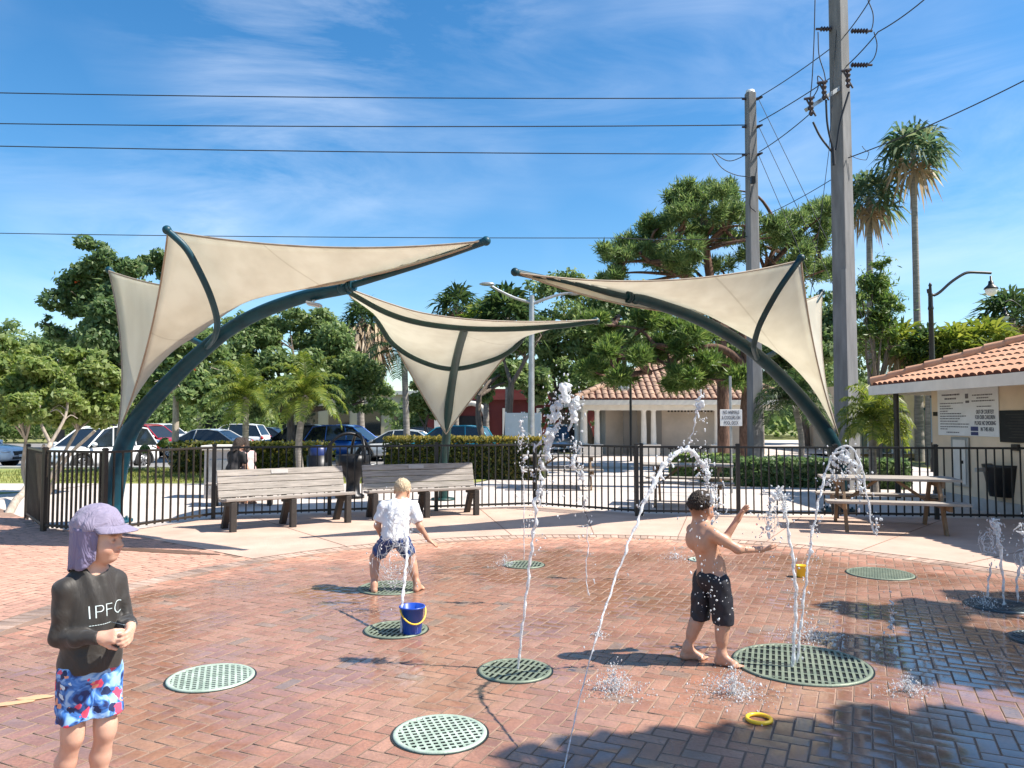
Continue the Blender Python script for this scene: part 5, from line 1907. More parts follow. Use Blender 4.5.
# farther round pole
tb = P(756, 476, Y1_)
pole = thing('utility_pole', 'shorter grey concrete utility pole behind the right sail, three wires ending on it', 'utility pole', (tb.x, tb.y, -0.05), R(10))
ph = P(754, 92, Y1_).z
m = MB()
m.box((0, 0, ph / 2), (0.36, 0.36, ph + 0.05), taper=0.70)
m.build('shaft', M['pole_conc'], pole, bevel=0.03)
m = MB()
m.lathe([(0.13, 0.0), (0.12, 0.07), (0.0005, 0.12)], (0, 0, ph + 0.02), n=12)
m.build('cap', M['white'], pole)
m = MB()
for py in (99, 127, 155):
    for (a, b) in ((752, 742), (757, 762)):
        m.tube([P(a, py, Y1_), P(b, py + (0 if a < 755 else -2), Y1_ - (0 if a < 755 else 0.3))], [0.05, 0.03], n=8)
m.build('clamp', M['insul'], pole, True)
m = MB()
m.tube(crom([tuple(P(x, y, Y1_ - 0.2)) for x, y in ((712, 154), (722, 168), (736, 175), (750, 177))], 8), 0.013, n=5)
m.tube(crom([tuple(P(x, y, Y1_ - 0.2)) for x, y in ((715, 154), (730, 161), (750, 153))], 8), 0.013, n=5)
m.tube(crom([tuple(P(x, y, Y1_ - 0.2)) for x, y in ((752, 186), (750, 205), (756, 212))], 8), 0.016, n=5)
m.build('jumper_wire', M['wire'], pole, True)
m = MB()
m.box(P(753, 180, Y1_ - 0.3), (0.12, 0.1, 0.2))
m.build('bracket', M['dark_metal'], pole, True)


def wire(label, pts, r=0.014, sag=0.0, name='power_line', group='overhead wires'):
    q = [np.array(P(*p)) for p in pts]
    out = []
    for a, b in zip(q[:-1], q[1:]):
        for i in range(24):
            t_ = i / 24
            v = a + (b - a) * t_
            v[2] -= sag * 4 * t_ * (1 - t_)
            out.append(tuple(v))
    out.append(tuple(q[-1]))
    m_ = MB()
    m_.tube(out, r, n=5)
    o_ = m_.build(name, M['wire'])
    tag(o_, label, 'wire', group)
    return o_


wire('topmost wire crossing the sky from the left edge to the shorter pole', [(-260, 87, 21.6), (753, 98, 21.6)], 0.016, 0.12)
wire('second wire from the top crossing the sky to the shorter pole', [(-260, 119, 21.6), (753, 125, 21.6)], 0.016, 0.12)
wire('third wire from the top crossing the sky to the shorter pole', [(-260, 140, 21.6), (753, 154, 21.6)], 0.016, 0.10)
wire('lowest thin wire crossing the sky just above the left sail', [(-260, 228, 21.6), (620, 238, 21.6), (753, 236, 21.6)], 0.012, 0.08)
wire('wire from the top of the shorter pole up past the tall pole', [(759, 97, 21.4), (839, 42, 18.2), (870, 0, 16.5), (925, -75, 14.5)], 0.013, 0.05)
wire('wire from the middle of the shorter pole past the tall pole to the top right', [(759, 122, 21.4), (842, 70, 18.0), (878, 32, 17.0), (925, -1, 15.8), (990, -48, 14.5)], 0.014, 0.04)
wire('wire from the lower clamp of the shorter pole up to the tall pole switches', [(759, 152, 21.4), (812, 112, 18.2)], 0.013, 0.05)
wire('wire leaving the tall pole over the tallest palm to the right edge', [(848, 158, 17.8), (1060, 62, 15.0)], 0.014, 0.1)
wire('longest thin guy wire slanting down from the very top of the shorter pole', [(759, 100, 21.5), (838, 262, 20.5), (868, 330, 20.3)], 0.009, name='guy_wire')
wire('second thin guy wire slanting down from the middle of the shorter pole', [(759, 127, 21.5), (806, 226, 20.8), (840, 300, 20.5)], 0.009, name='guy_wire')
wire('third thin guy wire slanting down from the lower clamp of the shorter pole', [(759, 156, 21.5), (795, 240, 21.0), (815, 292, 20.8)], 0.009, name='guy_wire')
wire('thin guy wire dropping beside the tall pole on its left', [(837, 20, 17.9), (829, 150, 17.6), (814, 270, 17.5), (806, 330, 17.4)], 0.008, name='guy_wire')
wire('thin wire from the shorter pole up to the tall pole at mid height', [(759, 218, 21.4), (834, 178, 18.0)], 0.010, 0.05)
wire('lamp feed wire looping off the right side of the tall pole', [(850, 155, 17.8), (866, 160, 17.8), (869, 152, 17.8), (862, 146, 17.8)], 0.008, 0.03)

# double-armed street light
c = P(531, 470, 23.0)
t = thing('street_light', 'pale metal street light with two long arms behind the middle sail', 'street light', (c.x, c.y, -0.08))
m = MB()
zt_ = P(532, 293, 23).z
m.tube([(0, 0, 0), (0.03, 0, zt_)], [0.11, 0.075], n=12)
m.build('pole', M['galv'], t)
for (pts, hx) in (([(532, 303), (515, 298), (500, 291), (490, 285)], (484, 283)), ([(532, 304), (548, 298), (562, 294), (572, 293)], (578, 294))):
    m = MB()
    m.tube(crom([tuple(P(x, y, 23.0)) for x, y in pts], 6), [0.05, 0.035], n=8)
    ar = m.build('arm', M['galv'], t, True)
    m = MB()
    a_ = P(pts[-1][0], pts[-1][1], 23.0)
    b_ = P(hx[0], hx[1], 23.0)
    m.ball((a_ + b_) / 2, (0.24, 0.12, 0.06), 8)
    m.build('lamp_head', M['galv'], t, True)


def crook_lamp(label, top, tipx, tipy, base_d, arm=True):
    c = P(top[0], 470, base_d)
    t_ = thing('lamp_post', label, 'lamp post', (c.x, c.y, -0.05))
    W = lambda x, y: P(x, y, base_d)
    m_ = MB()
    zt = W(top[0], top[1]).z
    m_.lathe([(0.13, 0), (0.13, 0.4), (0.095, 0.5), (0.085, zt * 0.55), (0.07, zt - 0.75), (0.085, zt - 0.72), (0.085, zt - 0.68), (0.07, zt - 0.62), (0.065, zt - 0.3), (0.075, zt - 0.26), (0.05, zt - 0.2), (0.04, zt), (0.055, zt + 0.04), (0.03, zt + 0.1), (0.0005, zt + 0.14)], n=12)
    m_.build('pole', M['teal_dark'] if False else M['black'], t_)
    m_ = MB()
    if arm:
        m_.tube(crom([tuple(W(x, y)) for x, y in ((928, 289), (929, 293), (934, 295), (940, 292), (950, 283), (960, 276), (968, 272.5), (980, 272.5), (991, 273))], 6), 0.045, n=8)
        m_.tube(crom([tuple(W(x, y)) for x, y in ((935, 296), (930, 294), (929, 290), (931, 288.5))], 5), 0.025, n=8)
    else:
        m_.tube(crom([tuple(W(x, y)) for x, y in ((top[0], top[1] + 8), (top[0] - 10, top[1] - 3), (tipx + 8, tipy - 14), (tipx, tipy - 13))], 6), 0.03, n=8)
    m_.build('arm', M['black'], t_, True)
    q = W(tipx, tipy)
    s_ = base_d / 25.0
    m_ = MB()
    m_.lathe([(0.0005, 0.36), (0.03, 0.35), (0.03, 0.2), (0.07, 0.19), (0.08, 0.1), (0.10, 0.06), (0.19, -0.02), (0.21, -0.06), (0.19, -0.07), (0.0005, -0.07)], q, n=16)
    lh = m_.build('lamp_head', M['black'], t_, True)
    m_ = MB()
    m_.lathe([(0.17, -0.07), (0.17, -0.13), (0.14, -0.22), (0.07, -0.28), (0.0005, -0.29)], q, n=16)
    m_.build('globe', M['lamp_glass'], t_, True)


crook_lamp('black crook armed lamp post rising behind the terracotta roof', (935, 285), 991, 287, 24.0)
crook_lamp('second lamp hanging low in front of the palms at the right edge', (1040, 318), 1005, 315, 33.0, arm=False)
# ================================================================== CARS
M['rubber_trim'] = mat('black_trim', (0.02, 0.02, 0.02), 0.6)
M['headlight'] = mat('headlight_lens', (0.7, 0.72, 0.75), 0.1, 0.2)
M['taillight'] = mat('tail_lens', (0.35, 0.01, 0.01), 0.2)


def paint(name, c, metal=0.0):
    m_, t_, out = nt(name)
    b = N(t_, 'BsdfPrincipled', {'Base Color': (*c, 1), 'Roughness': 0.28, 'Metallic': metal, 'Coat Weight': 0.8, 'Coat Roughness': 0.06})
    t_.links.new(b.outputs[0], out.inputs[0])
    return m_


PT = {'white': paint('white_car_paint', (0.75, 0.76, 0.77)), 'red': paint('red_car_paint', (0.42, 0.015, 0.025)), 'blue': paint('blue_car_paint', (0.008, 0.09, 0.38), 0.2), 'teal': paint('teal_car_paint', (0.01, 0.28, 0.40), 0.2),
      'silver': paint('silver_car_paint', (0.50, 0.51, 0.52), 0.5), 'black': paint('black_car_paint', (0.015, 0.016, 0.02)), 'grey': paint('grey_car_paint', (0.62, 0.64, 0.66), 0.2)}
# station table: x, belt z (top of body), bottom z, half width ; x forward
BODY = {
    'suv': dict(L=4.5, W=0.92, body=[(-2.22, 0.62, 0.42, 0.74), (-2.15, 0.95, 0.32, 0.86), (-1.9, 1.02, 0.28, 0.90), (-1.0, 1.02, 0.24, 0.92), (0.0, 1.0, 0.24, 0.92), (0.85, 0.99, 0.24, 0.92), (1.3, 0.97, 0.26, 0.90), (1.85, 0.88, 0.30, 0.86), (2.12, 0.76, 0.34, 0.78), (2.22, 0.60, 0.42, 0.66)],
                cab=[(-2.08, 0.98, 0.80), (-1.72, 1.58, 0.66), (-1.0, 1.66, 0.68), (-0.1, 1.65, 0.68), (0.30, 1.57, 0.67), (1.08, 0.99, 0.80)], wheel=0.36, axle=(-1.36, 1.38)),
    'sedan': dict(L=4.6, W=0.9, body=[(-2.28, 0.60, 0.40, 0.70), (-2.2, 0.92, 0.30, 0.82), (-1.7, 0.98, 0.26, 0.88), (-0.9, 0.94, 0.22, 0.90), (0.0, 0.93, 0.22, 0.90), (0.9, 0.92, 0.22, 0.90), (1.5, 0.86, 0.25, 0.88), (2.0, 0.74, 0.30, 0.82), (2.22, 0.62, 0.34, 0.74), (2.3, 0.52, 0.40, 0.62)],
                  cab=[(-1.85, 0.95, 0.76), (-1.05, 1.36, 0.62), (-0.5, 1.44, 0.62), (0.1, 1.43, 0.62), (0.4, 1.37, 0.61), (1.25, 0.91, 0.78)], wheel=0.33, axle=(-1.38, 1.40)),
    'jeep': dict(L=4.2, W=0.9, body=[(-2.0, 0.7, 0.5, 0.80), (-1.95, 1.05, 0.42, 0.84), (-1.0, 1.08, 0.40, 0.86), (0.3, 1.08, 0.40, 0.86), (0.8, 1.06, 0.42, 0.84), (1.75, 1.02, 0.46, 0.74), (1.95, 0.95, 0.5, 0.72), (2.0, 0.75, 0.52, 0.70)],
                 cab=[(-1.95, 1.06, 0.80), (-1.88, 1.78, 0.70), (-1.0, 1.82, 0.70), (0.2, 1.80, 0.70), (0.38, 1.74, 0.69), (0.72, 1.07, 0.76)], wheel=0.40, axle=(-1.25, 1.30))}


def make_car(label, cat, kind, pt, loc, rz, group='cars parked in the lot', roofm=None):
    S = BODY[kind]
    pm = PT[pt]
    t = thing('parked_car', label, cat, loc, rz, group)
    st = crom(S['body'], 5)
    K = 16
    V, Fc = [], []
    for (x, zt, zb, w) in st:
        for k_ in range(K):
            a = 2 * math.pi * (k_ + 0.5) / K
            ca, sa = math.cos(a), math.sin(a)
            yy = w * np.sign(ca) * abs(ca) ** 0.32
            zz = (zt + zb) / 2 + (zt - zb) / 2 * np.sign(sa) * abs(sa) ** 0.42
            if zz > (zt + zb) / 2:
                yy *= 1 - 0.10 * ((zz - (zt + zb) / 2) / ((zt - zb) / 2)) ** 2
            V.append((x, yy, zz))
    n = len(st)
    for i in range(n - 1):
        for k_ in range(K):
            Fc.append((i * K + k_, i * K + (k_ + 1) % K, (i + 1) * K + (k_ + 1) % K, (i + 1) * K + k_))
    Fc += [tuple(range(K))[::-1], tuple((n - 1) * K + k_ for k_ in range(K))]
    Fc = [f[::-1] for f in Fc]
    mesh_obj('body', V, Fc, pm, t, smooth=True)
    # cabin shell
    cb = S['cab']
    m = MB()
    up = []
    for (x, z, w) in cb:
        up.append([(x, -w, z), (x, w, z)])
    b0, roof, b1 = cb[0], cb[1:-1], cb[-1]
    # roof panel
    rv, rf = [], []
    for (x, z, w) in roof:
        for q in (-1, -0.6, 0, 0.6, 1):
            rv.append((x, q * w, z + 0.03 * (1 - q * q)))
    for i in range(len(roof) - 1):
        for q in range(4):
            rf.append((i * 5 + q, (i + 1) * 5 + q, (i + 1) * 5 + q + 1, i * 5 + q + 1))
    m.add(rv, rf, 0, True)
    # glass house: sides, windscreen, rear
    rL = [(x, -w, z) for x, z, w in roof]
    zb_ = b1[1]
    wB = b1[2] + 0.03
    botx = np.linspace(b0[0], b1[0], len(roof))
    for s in (-1, 1):
        gv, gf = [], []
        for (x, z, w), bx in zip(roof, botx):
            gv += [(x, s * w, z), (bx, s * wB, zb_ - 0.02)]
        for i in range(len(roof) - 1):
            gf.append((2 * i, 2 * i + 1, 2 * i + 3, 2 * i + 2) if s < 0 else (2 * i, 2 * i + 2, 2 * i + 3, 2 * i + 1))
        m.add(gv, gf, 1)
    x, z, w = roof[-1]
    m.add([(x, -w, z), (x, w, z), (b1[0], wB, zb_ - 0.02), (b1[0], -wB, zb_ - 0.02)], [(0, 3, 2, 1)], 1)
    x, z, w = roof[0]
    m.add([(x, -w, z), (x, w, z), (b0[0], wB, zb_ - 0.02), (b0[0], -wB, zb_ - 0.02)], [(0, 1, 2, 3)], 1)
    m.build('cabin', [roofm or pm, M['glass_dark']], t)
    m = MB()     # pillars
    for s in (-1, 1):
        for i, (x, z, w) in enumerate(roof):
            if i in (0, len(roof) - 1) or i == len(roof) // 2 or (kind != 'sedan' and i == 1):
                m.tube([(x, s * (w + 0.004), z), (botx[i] if i not in (0, len(roof) - 1) else (b0[0] if i == 0 else b1[0]), s * (wB + 0.004), zb_ - 0.03)], 0.03, n=6)
        m.tube([(x, s * w, z + 0.005) for x, z, w in roof], 0.03, n=6)
    m.build('pillars', roofm or pm, t)
    r = S['wheel']
    for ax in S['axle']:
        for s in (-1, 1):
            y = s * (S['W'] - 0.10)
            m = MB()
            for q in (0.0,):
                pr = [(r * 0.62, -0.1), (r * 0.94, -0.11), (r, -0.07), (r, 0.07), (r * 0.94, 0.11), (r * 0.62, 0.1)]
                vv, ff = [], []
                for (a, b) in pr:
                    for k_ in range(20):
                        an = 2 * math.pi * k_ / 20
                        vv.append((ax + a * math.cos(an), y + b, r + a * math.sin(an)))
                for i in range(len(pr) - 1):
                    for k_ in range(20):
                        ff.append((i * 20 + k_, i * 20 + (k_ + 1) % 20, (i + 1) * 20 + (k_ + 1) % 20, (i + 1) * 20 + k_))
                m.add(vv, ff, 0, True)
            wo = m.build('wheel', M['tyre'], t)
            m = MB()
            yy = y + s * 0.085
            for k_ in range(7):
                an = 2 * math.pi * k_ / 7
                m.beam((ax, yy, r), (ax + r * 0.6 * math.cos(an), yy, r + r * 0.6 * math.sin(an)), 0.06, 0.03, up=(0, 1, 0))
            m.tube([(ax + r * 0.6 * math.cos(a), yy, r + r * 0.6 * math.sin(a)) for a in np.linspace(0, 2 * math.pi, 25)], 0.022, n=6)
            m.build('rim', M['rim'], wo)
            m = MB()
            m.tube([(ax, y + s * 0.005, r), (ax, y + s * 0.075, r)], [r * 0.6, r * 0.6], n=18)
            m.build('hub', M['rubber_trim'], wo)
            m = MB()
            yb = s * (S['W'] - 0.005)
            m.tube([(ax + (r + 0.05) * math.cos(a), yb, r + (r + 0.05) * math.sin(a)) for a in np.linspace(-0.25, math.pi + 0.25, 17)], 0.05, n=6)
            m.build('wheel_arch', M['rubber_trim'], t)
    fx = S['body'][-2]
    for s in (-1, 1):
        m = MB()
        m.ball((fx[0] - 0.12, s * fx[3] * 0.86, fx[1] - 0.07), (0.2, 0.17, 0.07), 8)
        m.build('headlight', M['headlight'], t)
        rx_ = S['body'][1]
        m = MB()
        m.ball((rx_[0] + 0.04, s * rx_[3] * 0.9, rx_[1] - 0.12), (0.1, 0.14, 0.12), 8)
        m.build('taillight', M['taillight'], t)
        m = MB()
        m.ball((b1[0] - 0.15, s * (wB + 0.13), zb_ + 0.06), (0.08, 0.12, 0.075), 8)
        m.build('mirror', pm, t)
    m = MB()
    m.box((S['body'][-1][0] - 0.03, 0, 0.62), (0.1, 0.9, 0.16))
    m.box((S['body'][-1][0] - 0.01, 0, 0.44), (0.1, 1.1, 0.10))
    m.build('grille', M['rubber_trim'], t, bevel=0.02)
    m = MB()
    m.box((S['body'][-1][0] + 0.03, 0, 0.52), (0.02, 0.34, 0.1))
    m.build('licence_plate', M['white'], t)
    return t


def car_at(label, cat, kind, pt, px, d, rz, **kw):
    c = P(px, 430, d)
    return make_car(label, cat, kind, pt, (c.x, d, -0.32), R(rz), **kw)


car_at('white crossover with dark windscreen parked nose out behind the left corner fence', 'car', 'suv', 'white', 97, 28.4, -110)
car_at('white car cut off by the left edge, only its rear wheel showing', 'car', 'suv', 'white', -38, 30.0, 5)
car_at('white vehicle with dark arches parked beside the red car', 'car', 'suv', 'white', 124, 39.0, -14)
car_at('red compact car parked next to the pale tree trunk', 'car', 'suv', 'red', 151, 42.0, -14)
car_at('white van-like car far behind the red car', 'car', 'suv', 'white', 165, 52.0, -10)
car_at('silver white sedan behind the rough hedge left of the seated women', 'car', 'sedan', 'grey', 205, 39.0, 174)
car_at('white boxy vehicle behind the left small palm', 'car', 'suv', 'white', 232, 47.0, 180)
car_at('dark open jeep like vehicle behind the right small palm trunk', 'car', 'suv', 'black', 298, 38.0, 175)
car_at('bright blue crossover parked above the hedge behind the hooped urn', 'car', 'suv', 'blue', 352, 37.0, -8)
car_at('silver wagon between the blue crossover and the teal car', 'car', 'sedan', 'grey', 399, 36.0, 176)
car_at('teal crossover parked behind the middle sail foot', 'car', 'suv', 'teal', 446, 33.5, 172)
car_at('dark car deep in the lot behind the silver wagon', 'car', 'sedan', 'black', 425, 50.0, 10)
car_at('dark sedan parked under trees far behind the bench, nearly hidden', 'car', 'sedan', 'black', 262, 50.0, 170)
car_at('grey pickup like car behind the tall jet, left of the pavilion', 'car', 'suv', 'silver', 562, 40.0, -100)
# ================================================================== PEOPLE (one continuous skin each, clothes as layers that follow it)
class Field:
    def __init__(s, lo, hi, res):
        s.lo, s.res = np.array(lo, float), res
        s.n = np.ceil((np.array(hi) - s.lo) / res).astype(int) + 1
        s.F = np.full(s.n, 0.3, np.float32)

    def grid(s, lo, hi):
        a = np.clip(np.floor((np.array(lo) - s.lo) / s.res).astype(int), 0, s.n - 1)
        b = np.clip(np.ceil((np.array(hi) - s.lo) / s.res).astype(int) + 1, 1, s.n)
        sl = tuple(slice(i, j) for i, j in zip(a, b))
        ax = [s.lo[k] + s.res * np.arange(a[k], b[k]) for k in range(3)]
        X = np.stack(np.meshgrid(*ax, indexing='ij'), -1).astype(np.float32)
        return sl, X

    def put(s, d, sl, k, op):
        f = s.F[sl]
        if op == 'add':
            if k > 0:
                h = np.maximum(k - np.abs(f - d), 0) / k
                s.F[sl] = np.minimum(f, d) - h * h * k * 0.25
            else:
                s.F[sl] = np.minimum(f, d)
        elif op == 'sub':
            h = np.maximum(k - np.abs(f + d), 0) / max(k, 1e-6)
            s.F[sl] = np.maximum(f, -d) + h * h * k * 0.25
        return s

    def cone(s, a, b, ra, rb, k=0.02, op='add', flat=None):
        """Round cone from a to b."""
        a, b = np.array(a, float), np.array(b, float)
        pad = max(ra, rb) + 0.06
        sl, X = s.grid(np.minimum(a, b) - pad, np.maximum(a, b) + pad)
        ba = b - a
        t = np.clip(((X - a) @ ba) / max(ba @ ba, 1e-9), 0, 1)
        d = np.linalg.norm(X - a - t[..., None] * ba, axis=-1) - (ra + (rb - ra) * t)
        return s.put(d, sl, k, op)

    def chain(s, pts, rs, k=0.02):
        for i in range(len(pts) - 1):
            s.cone(pts[i], pts[i + 1], rs[i], rs[i + 1], k)
        return s

    def ell(s, c, r, Rm=None, k=0.02, op='add'):
        c, r = np.array(c, float), np.array(r, float)
        pad = r.max() + 0.06
        sl, X = s.grid(c - pad, c + pad)
        q = X - c
        if Rm is not None:
            q = q @ np.array(Rm)
        k0 = np.linalg.norm(q / r, axis=-1)
        k1 = np.linalg.norm(q / (r * r), axis=-1)
        d = k0 * (k0 - 1) / np.maximum(k1, 1e-6)
        return s.put(d, sl, k, op)

    def mesh(s):
        """Naive surface nets."""
        F = s.F
        ins = F < 0
        nx, ny, nz = F.shape
        c = np.zeros((nx - 1, ny - 1, nz - 1), np.int8)
        for dx in (0, 1):
            for dy in (0, 1):
                for dz in (0, 1):
                    c += ins[dx:nx - 1 + dx, dy:ny - 1 + dy, dz:nz - 1 + dz]
        act = (c > 0) & (c < 8)
        idx = -np.ones(act.shape, np.int64)
        I = np.argwhere(act)
        idx[act] = np.arange(len(I))
        acc = np.zeros((len(I), 3))
        cnt = np.zeros((len(I), 1))
        cor = [(x, y, z) for x in (0, 1) for y in (0, 1) for z in (0, 1)]
        for i in range(8):
            for j in range(i + 1, 8):
                if sum(abs(p - q) for p, q in zip(cor[i], cor[j])) != 1:
                    continue
                fa = F[tuple((I + cor[i]).T)]
                fb = F[tuple((I + cor[j]).T)]
                m = (fa < 0) != (fb < 0)
                t = np.where(m, fa / np.where(m, fa - fb, 1), 0)
                p = np.array(cor[i]) + t[:, None] * (np.array(cor[j]) - np.array(cor[i]))
                acc += p * m[:, None]
                cnt += m[:, None]
        V = s.lo + s.res * (I + acc / np.maximum(cnt, 1))
        Q = []
        for ax in range(3):
            o1, o2 = [(1, 2), (2, 0), (0, 1)][ax]
            a = ins
            b = np.roll(ins, -1, axis=ax)
            sg = (a != b)
            sg_idx = np.argwhere(sg)
            ok = (sg_idx[:, ax] < F.shape[ax] - 1) & (sg_idx[:, o1] > 0) & (sg_idx[:, o2] > 0) & (sg_idx[:, o1] < F.shape[o1] - 1) & (sg_idx[:, o2] < F.shape[o2] - 1)
            e = sg_idx[ok]
            flip = ins[tuple(e.T)]
            d1 = np.zeros(3, int); d1[o1] = 1
            d2 = np.zeros(3, int); d2[o2] = 1
            q = np.stack([idx[tuple((e - d1 - d2).T)], idx[tuple((e - d2).T)], idx[tuple(e.T)], idx[tuple((e - d1).T)]], 1)
            q[~flip] = q[~flip][:, ::-1]
            Q.append(q)
        Q = np.concatenate(Q)
        Q = Q[(Q >= 0).all(axis=1)]
        return V, Q


def relax(V, Q, it=2, lam=0.5):
    n = len(V)
    a = np.concatenate([Q[:, i] for i in range(4)] * 2)
    b = np.concatenate([Q[:, (i + 1) % 4] for i in range(4)] + [Q[:, (i - 1) % 4] for i in range(4)])
    deg = np.bincount(a, minlength=n).reshape(-1, 1)
    for _ in range(it):
        S = np.stack([np.bincount(a, V[b, k], n) for k in range(3)], 1)
        V = V + lam * (S / np.maximum(deg, 1) - V)
    return V


def normals(V, Q):
    nn = np.cross(V[Q[:, 2]] - V[Q[:, 0]], V[Q[:, 3]] - V[Q[:, 1]])
    o = np.zeros_like(V)
    for i in range(4):
        for k in range(3):
            o[:, k] += np.bincount(Q[:, i], nn[:, k], len(V))
    return o / (np.linalg.norm(o, axis=1, keepdims=True) + 1e-12)


def skin_mat(name, col, flush=(0.55, 0.22, 0.17)):
    m_, t_, out = nt(name)
    tc = N(t_, 'TexCoord').outputs['Object']
    at = N(t_, 'Attribute', attribute_name='tint').outputs['Color']
    no = N(t_, 'TexNoise', {'Vector': tc, 'Scale': 14.0, 'Detail': 3.0}).outputs['Fac']
    cc = ramp(t_, no, [(0.3, tuple(a * 0.9 for a in col)), (0.7, tuple(min(1, a * 1.07) for a in col))])
    mx = N(t_, 'MixRGB', {0: 1.0, 1: cc, 2: at}, blend_type='MULTIPLY')
    b = N(t_, 'BsdfPrincipled', {'Base Color': mx.outputs[0], 'Roughness': 0.42, 'Subsurface Weight': 0.15, 'Subsurface Radius': (0.012, 0.005, 0.003), 'Specular IOR Level': 0.45})
    t_.links.new(b.outputs[0], out.inputs[0])
    return m_


def skin_obj(Fd, m_, parent, tints=()):
    V, Q = Fd.mesh()
    V = relax(V, Q, 2, 0.4)
    o = mesh_obj('body', V, Q, m_, parent, smooth=True)
    col = np.ones((len(V), 4), np.float32)
    for (c, r, tc) in tints:
        w = np.clip(1.3 - np.linalg.norm((V - np.array(c)) / np.array(r), axis=1), 0, 1)[:, None]
        col[:, :3] = col[:, :3] * (1 - w) + np.array(tc) * w
    a = o.data.color_attributes.new('tint', 'FLOAT_COLOR', 'POINT')
    a.data.foreach_set('color', col.ravel())
    return o


def rotm(yaw=0, pitch=0, roll=0):
    """Columns: forward, left, up of a head turned by yaw (about up), pitched (nose down +), rolled."""
    return np.array(Matrix.Rotation(yaw, 3, 'Z') @ Matrix.Rotation(pitch, 3, 'Y') @ Matrix.Rotation(roll, 3, 'X'))


def head(Fd, c, Rm, s=1.0, neck=None, neck_r=0.042, ears=True):
    """c: middle of the skull. Local x forward, y left, z up."""
    def L(x, y, z):
        return np.array(c) + Rm @ (np.array((x, y, z)) * s)
    Fd.ell(L(-0.012, 0, 0.022), np.array((0.094, 0.074, 0.084)) * s, Rm, 0.02)
    Fd.ell(L(0.018, 0, -0.035), np.array((0.066, 0.060, 0.072)) * s, Rm, 0.03)
    Fd.ell(L(0.048, 0, -0.082), np.array((0.030, 0.032, 0.022)) * s, Rm, 0.03)     # chin
    for q in (-1, 1):
        Fd.ell(L(0.052, q * 0.036, -0.040), np.array((0.028, 0.026, 0.026)) * s, Rm, 0.025)   # cheeks
        Fd.ell(L(0.085, q * 0.030, -0.004), np.array((0.016, 0.017, 0.011)) * s, Rm, 0.014, 'sub')
        Fd.ell(L(0.072, q * 0.030, -0.006), np.array((0.0125, 0.0135, 0.0105)) * s, Rm, 0.004)
        Fd.cone(L(0.083, q * 0.016, 0.014), L(0.072, q * 0.045, 0.014), 0.006 * s, 0.005 * s, 0.012)  # brow
        if ears:
            Fd.ell(L(-0.008, q * 0.077, -0.015), np.array((0.021, 0.009, 0.031)) * s, Rm, 0.008)
            Fd.ell(L(-0.002, q * 0.086, -0.013), np.array((0.011, 0.007, 0.017)) * s, Rm, 0.006, 'sub')
    Fd.cone(L(0.080, 0, 0.004), L(0.098, 0, -0.028), 0.0075 * s, 0.0105 * s, 0.012)   # nose
    for q in (-1, 1):
        Fd.ell(L(0.089, q * 0.010, -0.031), np.array((0.009, 0.008, 0.007)) * s, Rm, 0.006)
    Fd.ell(L(0.081, 0, -0.053), np.array((0.010, 0.021, 0.0065)) * s, Rm, 0.007)   # upper lip
    Fd.ell(L(0.079, 0, -0.064), np.array((0.010, 0.018, 0.0065)) * s, Rm, 0.007)
    Fd.ell(L(0.092, 0, -0.0585), np.array((0.008, 0.022, 0.0018)) * s, Rm, 0.004, 'sub')
    if neck is not None:
        Fd.cone(L(-0.022, 0, -0.045), neck, neck_r * 1.0, neck_r * 1.12, 0.025)
    return L


def hand(Fd, wrist, fwd, palm, s=1.0, curl=0.35, side=1, spread=0.12, thumb=0.6):
    """fwd: pointing direction of the fingers; palm: direction the palm faces; side: +1 thumb on fwd x palm."""
    f = np.array(fwd, float); f /= np.linalg.norm(f)
    p = np.array(palm, float); p -= f * (p @ f); p /= np.linalg.norm(p)
    x = np.cross(f, p) * side
    w = np.array(wrist, float)
    Fd.cone(w, w + f * 0.02 * s, 0.019 * s, 0.019 * s, 0.015)
    for q in (-1.0, -0.33, 0.33, 1.0):
        Fd.cone(w + f * 0.012 * s + x * q * 0.011 * s, w + f * 0.062 * s + x * q * 0.021 * s, 0.012 * s, 0.010 * s, 0.012)
    for i, (q, ln_) in enumerate(((1.0, 0.050), (0.36, 0.057), (-0.32, 0.053), (-1.0, 0.041))):
        b = w + f * 0.064 * s + x * q * 0.022 * s
        d = f + x * q * spread
        d /= np.linalg.norm(d)
        a = curl * (0.8 + 0.12 * i)
        segs = (0.45, 0.32, 0.25)
        rr_ = (0.0088, 0.0080, 0.0074, 0.0062)
        ang = 0
        for j, sg in enumerate(segs):
            ang += a
            dd = d * math.cos(ang) + p * math.sin(ang)
            e = b + dd * ln_ * sg * s
            Fd.cone(b, e, rr_[j] * s, rr_[j + 1] * s, 0.004)
            b = e
    b = w + f * 0.018 * s + x * 0.020 * s
    d = x * thumb + f * 0.75 + p * 0.35
    d /= np.linalg.norm(d)
    e = b + d * 0.034 * s
    Fd.cone(b, e, 0.0125 * s, 0.0092 * s, 0.008)
    d2 = d * 0.8 + f * 0.4 + p * 0.25
    d2 /= np.linalg.norm(d2)
    Fd.cone(e, e + d2 * 0.026 * s, 0.0092 * s, 0.007 * s, 0.004)


